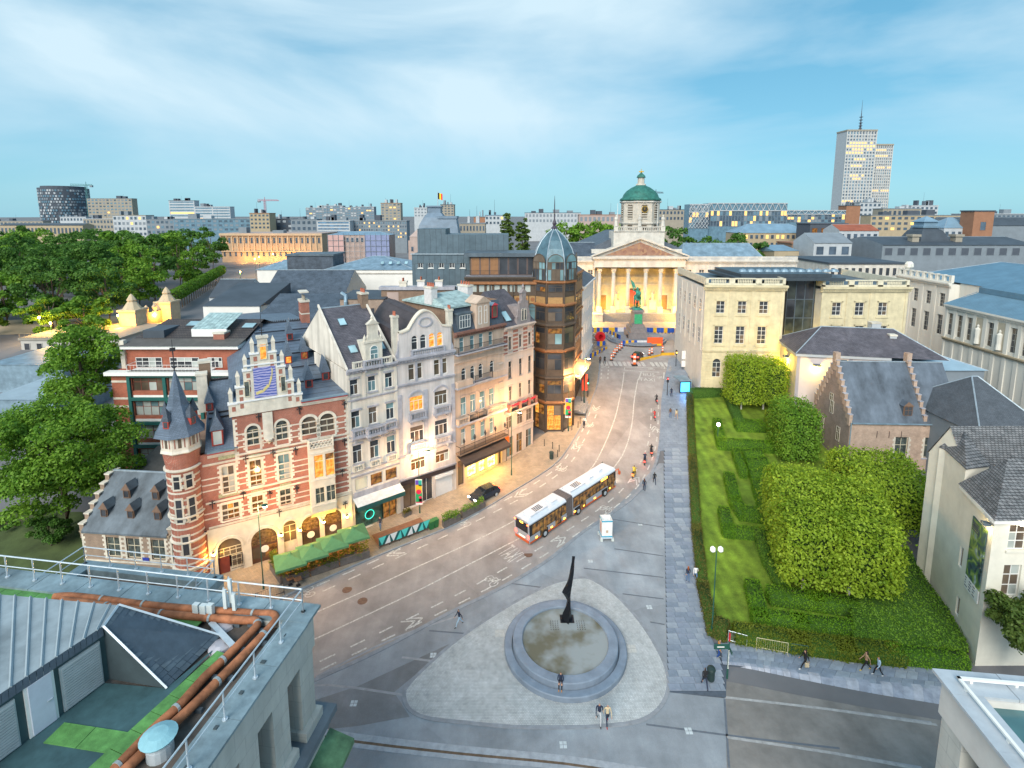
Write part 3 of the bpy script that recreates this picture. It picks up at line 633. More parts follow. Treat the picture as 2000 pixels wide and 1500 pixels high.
# ---------- red brick and white stone house with stepped gable and turret ----------
slateb=MBK('slate_blue',(.125,.165,.225),(.10,.135,.185),(.06,.075,.1),.3,.2,.012,.45,False,.25,.25,1.4)
def gabled_house():
 B=Bld('gabled_house','red brick and white stone house with stepped gable, round turret and steep slate roof','house',p_ph0,p_ph1); r=B.r; W=B.W
 Rw=lambda L,w=None: B.row(ZE,L,0,w)
 l2=Rw([(325,950,440,625)]); l1=Rw([(318,1260,500,1035)])
 g3=Rw([(600,465,720,160),(930,400,1045,115)]); g2=Rw([(635,865,748,560),(955,800,1070,490)]); g1=Rw([(655,1165,770,960),(970,1090,1085,880)])
 t3=Rw([(1215,345,1370,60),(1420,305,1570,30)])
 o2=Rw([(1340,745,1435,465),(1468,715,1555,445)]); o1=Rw([(1355,1030,1450,830),(1480,995,1568,800)])
 ga=B.row(ZF,[(145,950,355,520)])+B.row(ZF,[(470,850,700,420)])+B.row(ZF,[(780,700,890,360)])+B.row(ZF,[(955,640,1115,310)])+B.row(ZF,[(1175,555,1330,250)])
 zb=lambda x: zg((B.loc(x,0,0)).y)-B.z0
 ga=[(q[0],zb(q[0])+.05,q[2],max(q[3],zb(q[0])+3.2)) for q in ga]
 holes=[*l2,*l1,*g2,*g1,*[(*q,True) for q in g3+t3],*[(*q,True) for q in ga]]
 el=B.fp(430,882)[1]; er=B.fp(630,778)[1]; xa=B.fp(452,800)[0]; xb=B.fp(587,778)[0]
 er2=er; H=min(el,er)
 B.zl,B.zr_=el,er
 # main wall: left part lower, right part higher
 b=MB(); wall_mesh(b,W,el,[h for h in holes if h[3]<=el or h[1]<el],.3)
 B.shell(W,11,el,[h for h in holes if h[1]<el-.1 and h[3]<=el+.01] ,[brick,brickb])
 up=[(h[0]-xa,h[1],h[2]-xa,h[3],*h[4:]) for h in holes if h[3]>el+.01]
 u=MB(); wall_mesh(u,W-xa,er,up,.3,0,0,el); u.face([(0,0,el),(0,0,er),(0,8,er),(0,8,el)]); u.face([(W-xa,0,el),(W-xa,8,el),(W-xa,8,er),(W-xa,0,er)]);
 # (the upper wall meets the lower one; fill openings that cross the joint)
 o=u.obj('upper_wall',[brick],r); o.location.x=xa
 fr=M('pale_frame',(.62,.56,.42),.7,.1,3); leadg=MGL('leaded_glass',(.07,.085,.08),.15,.6,2.5)
 for q in l2: win(r,*q,'X',fr,[gl_br,gl_pale],.16)
 for q in l1: win(r,*q,'3',fr,[gl_dim,gl_br,gl_lit],.16)
 for q in g3: win(r,*q,'X',fr,leadg,.16,True)
 for i,q in enumerate(g2): win(r,*q,'X',fr,[gl_br,gl_dim] if i==0 else [gl_blue,gl_pale],.16)
 for i,q in enumerate(g1): win(r,*q,'X',fr,[leadg,gl_dim] if i==0 else [gl_br,leadg],.16)
 for q in t3: win(r,*q,'X',fr,gl_br,.16,True)
 # stone surrounds with toothed edges, sill and lintel
 for q in l2+l1+g2+g1: B.quoins(q[0],q[1]-.1,q[3]+.25,-1); B.quoins(q[2],q[1]-.1,q[3]+.25,1); B.box('lintel',q[0],-.03,q[3],q[2],.02,q[3]+.28,stone); B.box('sill',q[0]-.1,-.12,q[1]-.14,q[2]+.1,.05,q[1],stone)
 for q in g3+t3:
  hr=q[3]-(q[2]-q[0])/2; B.quoins(q[0],q[1]-.1,hr,-1); B.quoins(q[2],q[1]-.1,hr,1); B.box('sill',q[0]-.1,-.12,q[1]-.14,q[2]+.1,.05,q[1],stone)
  b=MB(); w=q[2]-q[0]; a=arcpts(w,0); oo=[(w/2+(x-w/2)*1.36,z*1.36) for x,z in a]
  for k in range(len(a)-1): b.prism([a[k],a[k+1],oo[k+1],oo[k]],-.09,.0)
  b.obj('arch_moulding',stone,r,(q[0],0,hr))
 # string courses across the front
 for q,x0,x1 in ((l1[0][3]+.45,.5,W),(l2[0][3]+.45,.5,W),(l1[0][1]-.5,.6,W),(g2[0][1]-.35,xa,W),(g1[0][1]-.35,xa,W),(g3[0][1]-.35,xa,W)):
  B.band(x0,x1,q,.2,.14)
 z=1.2+zb(4)
 for zz in (l1[0][1]+.55,l1[0][1]+1.15,l2[0][1]+.6,l2[0][1]+1.25,l2[0][1]+1.9,g3[0][1]+.5,g3[0][1]+1.2,g3[0][1]+1.9):
  B.box('stone_band',.3 if zz<el else xa,-.022,zz,W,.0,zz+.13,stone)
 B.quoins(W,zb(W),er-.3,-1); B.quoins(xa,el-2.0,el+3.2,1)
 # tile panels
 tilep=M('tile_panel',(.30,.32,.20),.6,.35,6)
 for q in g2+g1+g3: B.box('tile_panel',q[0],-.04,q[1]-.95,q[2],.0,q[1]-.5,tilep)
 for q in l2+l1: B.box('tile_panel',q[0]-.2,-.04,q[3]+.85,q[2]+.2,.0,q[3]+1.25,tilep)
 # eaves with red board
 redb=M('red_board',(.42,.07,.07),.6,.1,2)
 for x0,x1,zz in ((1.0,xa,el),(xb,W,er)): B.box('eaves_board',x0,-.4,zz-.05,x1,.2,zz+.12,redb); B.box('gutter',x0,-.5,zz+.12,x1,-.1,zz+.28,zinc); B.cornice(x0,x1,zz-.5,stone,.3,.44)
 # ground floor: stone arcade
 gs=MB(); top=l1[0][1]-.55
 wall_mesh(gs,W-.4,top,[(q[0]-.4,q[1],q[2]-.4,q[3],True) for q in ga],.12,-.1,0,0); og=gs.obj('arcade',[M('warm_stone',(.66,.60,.50),.8,.12,1.2,.1,18)],r); og.location.x=.4
 for i,q in enumerate(ga):
  b=MB(); w=q[2]-q[0]; hr=q[3]-w/2; a=arcpts(w,0); oo=[(w/2+(x-w/2)*1.25,z*1.25) for x,z in a]
  for k in range(len(a)-1): b.prism([a[k],a[k+1],oo[k+1],oo[k]],-.2,-.1)
  b.obj('arch_moulding',stone,r,(q[0],0,hr))
  if i==0:
   wd=M('red_door',(.16,.035,.03),.5,.15,2)
   B.box('door',q[0]+.05,.15,q[1],(q[0]+q[2])/2-.1,.25,q[1]+1.9,wd); win(r,q[0],q[1]+2.0,q[2],q[3],'4',fr,gl_br,.12,True); win(r,(q[0]+q[2])/2+.1,q[1]+.6,q[2]-.1,q[1]+1.9,'X',fr,gl_br,.12)
   b=MB()
   for k in range(9): b.box((q[0]+q[2])/2+.05+k*.15,-.2,q[1]+.5,(q[0]+q[2])/2+.07+k*.15,-.17,q[1]+1.9)
   for zz in (.55,1.2,1.85): b.box((q[0]+q[2])/2,-.21,q[1]+zz,q[2],-.16,q[1]+zz+.03)
   b.obj('window_grille',iron,r); B.box('infill',(q[0]+q[2])/2-.1,.14,q[1],q[2],.3,q[1]+.6,stone)
  elif i==2: win(r,q[0],q[1]+1.5,q[2],q[3],'X',fr,gl_br,.12,True); B.box('infill',q[0],.14,q[1],q[2],.3,q[1]+1.5,stone)
  else:
   wd=M('shop_wood',(.09,.045,.03),.5,.2,2); win(r,q[0],q[1]+2.1,q[2],q[3],'4',wd,MGL('leaded_amber',(.16,.11,.06),.15,.6,3),.14,True,fw=.05); win(r,q[0],q[1]+.5,q[2],q[1]+1.95,'2',wd,[gl_dim,gl_br],.14); B.box('stall_riser',q[0],.14,q[1],q[2],.3,q[1]+.5,wd); B.box('shop_fascia',q[0],.1,q[1]+1.93,q[2],.25,q[1]+2.12,wd)
   MB().lathe(0,0,[(.0,0),(.42,.0),(.42,.03),(0,.03)],12).obj('shop_crest',paint,r,((q[0]+q[2])/2,.12,q[1]+1.55)).rotation_euler=(PI/2,0,0)
 # sconces that wash the arcade
 lampm=ME('sconce_glow',(1,.7,.2),30)
 for px,py in ((417,1082),(549,1044),(586,1034),(632,1018),(678,1008)):
  x,zz=B.fp(px,py,-.2); b=MB(); b.lathe(0,-.22,[(.05,-.28),(.16,-.2),(.16,-.1)],8,0); b.lathe(0,-.22,[(.14,-.1),(.14,.1)],8,1); b.lathe(0,-.22,[(.16,.1),(.16,.2),(.05,.28)],8,0); b.box(-.05,-.2,-.1,.05,0,.1); o=b.obj('wall_lamp',[iron,lampm],r,(x,-.1,zz))
  point('wall_lamp_light',(0,-.42,.05),(1,.52,.06),190,.12,o)
 # oriel bay with balcony on top
 x0,z0=B.fp(380+1310/5.77,800+1140/5.77); x1,_=B.fp(380+1585/5.77,800+1100/5.77); zt=t3[0][1]-.9
 b=MB(); hh=[(q[0]-x0,q[1],q[2]-x0,q[3]) for q in o2+o1]
 wall_mesh(b,x1-x0,zt,hh,.2,-.9,0,z0); b.face([(0,-.9,z0),(0,-.9,zt),(0,0,zt),(0,0,z0)]); b.face([(x1-x0,-.9,z0),(x1-x0,0,z0),(x1-x0,0,zt),(x1-x0,-.9,zt)]); b.face([(0,-.9,zt),(x1-x0,-.9,zt),(x1-x0,0,zt),(0,0,zt)]); b.raw([(0,-.9,z0),(x1-x0,-.9,z0),(x1-x0,0,z0-.9),(0,0,z0-.9)],[(0,1,2,3)])
 ot=b.obj('oriel',[M('warm_stone',(.66,.60,.50))],r); ot.location.x=x0
 for q in o2: win(ot,q[0]-x0,q[1],q[2]-x0,q[3],'D',fr,[gl_dim,gl_lit],.1,False,-.9)
 for q in o1: win(ot,q[0]-x0,q[1],q[2]-x0,q[3],'X',fr,leadg,.1,False,-.9)
 for zz in (o2[0][1]-.3,o2[0][3]+.2,o1[0][1]-.3): B.box('oriel_band',x0-.06,-.98,zz,x1+.06,-.88,zz+.16,stone)
 bb=MB(); bb.box(0,-1.05,0,x1-x0,-.95,.12); bb.box(0,-1.05,.8,x1-x0,-.93,.92)
 for k in range(7): xx=(k+.5)*(x1-x0)/7; bb.bar((xx-.22,-1.0,.12),(xx+.22,-1.0,.8),.04); bb.bar((xx+.22,-1.0,.12),(xx-.22,-1.0,.8),.04)
 for xx in (0,x1-x0-.15): bb.box(xx,-1.07,0,xx+.15,-.9,1.15); bb.box(xx,-1.0,.0,xx+.12,0,.9);
 bb.obj('balcony',stone,r,(x0,0,zt))
 # stepped gable
 PXL=[(451,787),(464,757),(478,728),(490,700),(503,690)];
 zs=[B.fp(*p)[1] for p in ((455,788),(466,762),(479,733),(492,703),(505,690))]; zs=[er+.9+i*(1.75) for i in range(4)]
 gx0,gx1=xa-.25,xb+.15; gw=gx1-gx0; st=gw*.108; gb=MB(); cap=MB(); n=4; ztop=B.fp(510,660)[1]
 zt0=B.fp(452,790)[1]; step=(B.fp(492,692)[1]-zt0)/3; gz=[zt0+i*step for i in range(4)]
 cx0=gx0+4*st;
 gmu=(gx0+gw*.34,gz[0]-1.0,gx0+gw*.66,gz[0]+1.7)
 poly=[(gx0,el)]
 for i in range(4): poly+=[(gx0+i*st,gz[i]),(gx0+(i+1)*st,gz[i])]
 poly+=[(gx0+4*st,ztop),(gx1-4*st,ztop)]
 for i in (3,2,1,0): poly+=[(gx1-(i+1)*st,gz[i]),(gx1-i*st,gz[i])]
 poly+=[(gx1,el)]
 # gable face in horizontal slices so that it can be a real wall 0.5 m thick
 lev=[el+.0]+gz+[ztop]
 for i in range(len(lev)-1):
  za=lev[i]; zb_=lev[i+1]; j=i; xl,xr=gx0+max(0,j-0)*st if i>0 else gx0,gx1-(j*st) if i>0 else gx1
  if i==0: za=er-.4
  gb.box(xl,-.18,za,xr,.35,zb_,0)
 B.r_g=gb.obj('gable_wall',[stone],r)
 for i in range(4):
  for sx in (-1,1):
   xe=gx0+i*st if sx<0 else gx1-i*st; xi=xe-sx*st
   MB().box(min(xe,xi)-.08,-.28,gz[i],max(xe,xi)+.08,.45,gz[i]+.16).obj('coping_stone',M('coping_white',(.72,.73,.74),.7,.1,2),r)
   p=MB(); px_=xe-sx*.25; p.cbox(0,0,.16,.36,.4,1.0); p.lathe(0,0,[(.3,1.16),(.3,1.26),(.0,1.85)],4,0,PI/4); p.obj('pinnacle',stone,r,(px_,.05,gz[i]))
   # brick panels between the stone
   for k in range(3):
    zz=gz[i]-.75-k*.75
    if zz>er: MB().box(-.17,-.2,0,.17,-.17,.5).obj('brick_panel',brick,r,(xi+sx*.3,-.005,zz))
 MB().box(gx0+4*st-.05,-.25,ztop-.9,gx1-4*st+.05,.42,ztop-.75).box(gx0+4*st-.1,-.3,ztop,gx1-4*st+.1,.47,ztop+.25).obj('coping_stone',stone,r)
 v=MB(); v.cyl(0,0,0,2.4,.05,.02,6); v.cbox(0,0,.5,.5,.06,.06); v.cbox(0,0,.9,.3,.05,.4); v.obj('weather_vane',iron,r,((gx0+gx1)/2,.1,ztop+.25))
 # mural, side lights and the lit attic light
 xm=(gx0+gx1)/2
 mur=bpy.data.materials.new('mural_tiles'); mur.use_nodes=True; n=mur.node_tree.nodes; l=mur.node_tree.links; tc=n.new('ShaderNodeTexCoord'); wv=n.new('ShaderNodeTexWave'); wv.bands_direction='Z'; wv.inputs['Scale'].default_value=1.1; wv.inputs['Distortion'].default_value=6; wv.inputs['Detail'].default_value=3; l.new(tc.outputs['Object'],wv.inputs[0]); rp=n.new('ShaderNodeValToRGB'); rp.color_ramp.elements[0].color=(.05,.09,.38,1); rp.color_ramp.elements[1].color=(.42,.40,.62,1); l.new(wv.outputs[0],rp.inputs[0]); l.new(rp.outputs[0],n['Principled BSDF'].inputs['Base Color'])
 mw,mh=gw*.30,3.3; mz=er+1.25
 m=MB().box(-mw/2,-.22,0,mw/2,-.17,mh).obj('mural',mur,r,(xm,0,mz)); a=arcpts(1.0,0)
 rib=MB(); pts=[(-mw*.42,.35),(-mw*.1,.55),(mw*.18,1.1),(mw*.33,2.0),(mw*.38,2.9)]
 for p,q in zip(pts,pts[1:]): rib.prism([(p[0],p[1]),(q[0],q[1]),(q[0]-.12,q[1]+.3),(p[0]-.05,p[1]+.3)],-.245,-.215)
 rib.obj('mural_ribbon',M('ribbon_yellow',(.62,.52,.22),.7,.15,3),m)
 for x,zz,w,h,g in ((xm-mw*.82,mz+.3,.55,1.7,leadg),(xm+mw*.82,mz+.3,.55,1.7,leadg),(xm,mz+mh+.8,.7,1.7,gl_lit)):
  win(r,x-w/2,zz,x+w/2,zz+h,'1',fr,g,-.26,False,0,fw=.07)
 for zz in (mz-.25,mz+mh+.25): B.box('gable_band',gx0+st*.2 if zz<mz else gx0+st*2.1,-.27,zz,gx1-(st*.2 if zz<mz else st*2.1),-.17,zz+.16,M('coping_white',(.72,.73,.74)))
 # niche with canopy between the top windows
 B.box('niche',xm-.5,-.16,g3[0][1]+.9,xm+.5,.0,g3[0][3]+1.2,stone); MB().lathe(0,0,[(.05,0),(.4,.5),(.4,.62)],8).obj('niche_console',stone,r,(xm,-.2,g3[0][1]+.4))
 # iron wall anchors
 for px,py in ((398,1040),(415,985),(475,965),(480,897),(527,965),(533,885),(579,955),(577,880),(668,922),(672,862),(674,985),(545,1000),(505,815),(672,790),(584,800)):
  x,zz=B.fp(px,py); p=MB(); p.box(-.04,-.1,0,.04,-.04,1.0); p.box(-.28,-.1,.6,.28,-.04,.68); p.bar((-.25,-.08,.95),(.25,-.08,.5),.03); p.bar((.25,-.08,.95),(-.25,-.08,.5),.03); p.obj('wall_anchor',iron,r,(x,-.05,zz-.5))
 # steep slate roofs
 zr=B.fp(610,626)[1]+5.0; Dp=10.5
 rb=MB(); yr=6.0; x2=W
 yr,zR=B.dep(596,625,W); xq=B.fp(502,633,yr)[0]
 rb.raw([(xa,-.1,er+.1),(x2,-.1,er+.1),(x2,yr,zR),(xq,yr,zR),(x2,2*yr,er),(xa,2*yr,er)],[(0,1,2,3),(3,2,4,5),(0,3,5)]); rb.face([(x2,-.1,er),(x2,2*yr,er),(x2,yr,zR)],0); ro=rb.obj('roof',[slateb],r)
 rj=MB();
 for t in (.17,.33,.5,.67,.84): rj.box(xa+(xq-xa)*t,-.1+(yr+.1)*t-.07,er+.1+(zR-er)*t-.02,x2,-.1+(yr+.1)*t+.05,er+.1+(zR-er)*t+.14)
 rj.obj('roof_roll',M('slate_roll',(.03,.035,.05),.6,.2,2),ro)
 cres=MB(); cres.box(xq,yr-.08,zR-.02,x2,yr+.08,zR+.14)
 for k in range(26): xx=xq+.2+k*(x2-xq-.3)/26; cres.lathe(xx,yr,[(.06,zR+.14),(.1,zR+.25),(.0,zR+.42)],5)
 cres.obj('ridge_cresting',iron,ro)
 def on(x,t): return (x,-.1+(yr+.1)*t-.05,er+.1+(zR-er)*t)
 redf=M('red_frame',(.40,.06,.045),.6,.12,3); slc=slateb
 for x,t,g in ((W-3.6,.12,gl_dark),(W-1.45,.17,gl_dark),(W-4.8,.40,gl_lit),(W-2.7,.43,gl_dim),(W-3.5,.70,gl_dark)):
  q=on(x,t); dormer(B,q[0],q[1]-.35,q[2]-.1,.85,1.05,1.5,redf,slc,'1',g,2.1)
 # lower roof over the left part
 zL=el+6.2; lb=MB(); lb.raw([(.8,-.1,el+.1),(xa+.3,-.1,el+.1),(xa+.3,5.2,zL),(1.6,5.2,zL),(xa+.3,10,el),(.8,10,el)],[(0,1,2,3),(3,2,4,5),(0,3,5)]); lo=lb.obj('roof',[slateb],r)
 lj=MB();
 for t in (.45,.52): lj.box(1.0+.7*t,-.1+5.3*t-.06,el+.1+(zL-el)*t,xa+.2,-.1+5.3*t+.05,el+.1+(zL-el)*t+.14)
 for k in range(12): lj.lathe(1.8+k*(xa-1.8)/12,5.2,[(.07,zL),(.1,zL+.2),(0,zL+.35)],5)
 lj.obj('roof_roll',iron,lo)
 dormer(B,xa*.58,.25,el+.6,1.1,1.7,2.0,redf,slc,'1',gl_pale,1.5,True); dormer(B,xa*.42,2.9,el+3.6,.7,.9,1.2,redf,slc,'1',gl_dark,2.0)
 B.chimney(.9,5.0,el+3,zL+1.2,1.0,1.0,stone,0); B.chimney(xa*.35,6.5,zL-1,zL+2.2,1.1,1.1,brickb,0)
 # tall brick chimney with white bands at the party wall
 c=MB(); c.cbox(W-.1,yr-.2,er+3,1.3,2.6,zR-er+.2);
 for zz in (er+4.5,er+6.5,er+8): c.cbox(W-.1,yr-.2,zz,1.34,2.64,.2,1)
 c.cbox(W-.1,yr-.2,zR+3.2,1.5,2.8,.3,1); co=c.obj('chimney',[brick,stone],r)
 for k in range(6): MB().lathe(W-.1,yr-1.3+k*.44,[(.14,zR+3.5),(.12,zR+4.1),(.17,zR+4.2)],8).obj('chimney_pot',M('pot_grey',(.3,.27,.22),.8,.2,3),co)
 return B
GH=gabled_house()
def turret():
 B=GH; r=B.r; el=B.zl; tx,ty,tr=-1.2,.55,1.52
 zc=B.fp(369,866,ty-.0)[1]; ze=B.fp(369,838,ty)[1]; za=B.fp(356,722,ty)[1];
 t=MB(); t.lathe(tx,ty,[(tr,-1.5),(tr,zc-1.9),(tr,zc-1.9),(tr*1.05,zc-1.2),(tr*1.12,zc-.4)],24,0); tw=t.obj('turret',[brick],r,smooth=False)
 bd=MB(); z=.9
 while z<zc-2:
  bd.lathe(tx,ty,[(tr+.05,z),(tr+.05,z+.17)],24); z+=.78
 for z in (2.6,5.6,8.3,zc-2.3): bd.lathe(tx,ty,[(tr+.05,z),(tr+.2,z+.12),(tr+.2,z+.25),(tr+.05,z+.3)],24)
 bd.obj('stone_band',stone,tw)
 bv=MB(); rr=tr*1.15; bv.lathe(tx,ty,[(rr,zc-.4),(rr*1.1,zc-.25),(rr*1.02,zc),(rr*1.02,ze-.15),(rr*1.1,ze)],8,0,PI/8); be=bv.obj('belvedere',[stone],tw)
 wn=MB(); wb=MB()
 for k in range(8):
  a=PI/8+PI/8+k*PI/4; ca,sa=math.cos(a),math.sin(a); d=rr*1.02*math.cos(PI/8)
  for off,w,bm in ((0,.3,wn),(-.42,.1,wb),(.42,.1,wb)):
   c=Vector((tx+ca*d-sa*off,ty+sa*d+ca*off,0)); e=Vector((-sa,ca,0))*w/2; n=Vector((ca,sa,0))*.03
   bm.raw([c-e+n+Vector((0,0,zc+.3)),c+e+n+Vector((0,0,zc+.3)),c+e+n+Vector((0,0,ze-.3)),c-e+n+Vector((0,0,ze-.3)),c-e-n+Vector((0,0,zc+.3)),c+e-n+Vector((0,0,zc+.3)),c+e-n+Vector((0,0,ze-.3)),c-e-n+Vector((0,0,ze-.3))],[(0,1,2,3),(0,3,7,4),(1,5,6,2),(3,2,6,7),(0,4,5,1)])
 wn.obj('window',gl_br,tw); wb.obj('brick_panel',brick,tw)
 # narrow windows in the shaft
 for ang,z,h in ((-1.95,zc-4.0,1.3),(-1.25,zc-4.0,1.3),(-1.95,zc-7.6,2.4),(-1.2,zc-7.6,2.4),(-1.75,zc-11.2,2.0)):
  ca,sa=math.cos(ang),math.sin(ang); o=MB().box(-.42,-.06,-.2,.42,.1,h+.2).box(-.55,-.05,0,.55,.1,.3).box(-.55,-.05,h*.6,.55,.1,h*.6+.3).obj('window',stone,tw,(tx+ca*tr,ty+sa*tr,z)); o.rotation_euler=(0,0,ang+PI/2); MB().box(-.26,-.09,0,.26,-.05,h).obj('pane',gl_dark,o); MB().box(-.28,-.11,h*.62,.28,-.05,h*.62+.08).obj('mullion',stone,o)
 sp=MB(); sp.lathe(tx,ty,[(rr*1.35,ze-.05),(rr*1.15,ze+.5),(rr*.85,ze+1.6),(rr*.55,ze+(za-ze)*.45),(.06,za)],8,0,PI/8); spo=sp.obj('turret_roof',[slateb],tw)
 for k in range(8):
  pass
 f=MB(); f.cyl(tx,ty,za-.2,za+3.2,.07,.02,6); f.cbox(tx,ty,za+.7,.6,.07,.08); f.lathe(tx,ty,[(.05,za+.2),(.2,za+.35),(.05,za+.5)],6); f.cbox(tx,ty,za+1.4,.1,.08,.9); f.cbox(tx,ty,za+2.0,.5,.06,.35); f.obj('finial',iron,spo)
 redf=M('red_frame',(.40,.06,.045))
 for a in (-2.2,-.75,.6,2.4):
  ca,sa=math.cos(a),math.sin(a); o=MB().box(-.3,-.1,0,.3,.6,.75,1).raw([(-.4,-.2,.75),(.4,-.2,.75),(0,.1,2.1),(-.4,.8,.75),(.4,.8,.75)],[(0,1,2),(1,4,2),(0,2,3)],0).box(-.2,-.13,.1,.2,-.09,.65,2).obj('dormer',[slate,redf,gl_dark],tw,(tx+ca*rr*.95,ty+sa*rr*.95,ze+.9)); o.rotation_euler=(0,0,a+PI/2)
turret()
# ---------- low brick annex with stepped gables ----------
def annex():
 a=A(166,1100,53.0); b=A(340,1108,52.0); a.z=-1.5; b.z=-1.5
 B=Bld('annex_house','low brown brick annex with grey roof, small dormers and stepped gable ends','house',a,b,z=-2.0); r=B.r; W=B.W; Z=(120,860,5)
 ez=B.fp(250,1040)[1]; ws=B.row(Z,[(455,1130,560,950),(650,1150,760,965),(885,1165,1005,975)])
 bk=MBK('annex_brick',(.30,.20,.14),(.24,.16,.12),(.32,.27,.22),.24,.08,.014)
 B.shell(W,9,ez,ws,[bk,bk]); fr=M('pale_frame',(.62,.56,.42))
 for q in ws: win(r,*q,'X',fr,MGL('leaded_glass',(.07,.085,.08)),.15); B.quoins(q[0],q[1]-.1,q[3]+.2,-1); B.quoins(q[2],q[1]-.1,q[3]+.2,1); B.box('sill',q[0]-.2,-.1,q[1]-.16,q[2]+.2,.04,q[1],stone)
 B.band(0,W,ws[0][1]-.6,.18,.1); B.cornice(0,W,ez-.4,M('brown_stone',(.36,.28,.2),.8,.2,2),.25,.4); B.quoins(0,0,ez-.4,1); B.quoins(W,0,ez-.4,-1)
 zr=ez+4.6; rf=M('old_slate',(.10,.125,.15),.6,.5,.6,.1,5,streak=True)
 B.gable(.3,W-.3,0,9,ez,zr,rf,.3,'roof',.2,bk)
 for i in range(6):
  for x in (-.15,W-.35):
   for sgn in (0,1):
    y0=.75*i if not sgn else 9-.75*i-.75; z1=ez+.6+4.6/5.6*i*.92
    MB().box(x,y0,ez-1,x+.5,y0+.76,z1).box(x-.08,y0-.05,z1,x+.58,y0+.81,z1+.14,1).obj('gable_step',[bk,stone],r)
 for x,t in ((W*.2,.28),(W*.5,.28),(W*.8,.28),(W*.35,.62),(W*.68,.62)):
  dormer(B,x,t*4.2-.3,ez+t*4.4-.2,.85,1.0,1.1,M('brown_frame',(.16,.10,.07),.6,.2,3),rf,'1',gl_dark,.9,False)
 o=MB().box(0,-.06,0,.75,0,.34).obj('street_sign',M('sign_blue',(.03,.05,.32),.4,.05,3),r); x,z=B.fp(279,1094); o.location=(x,0,z)
annex()
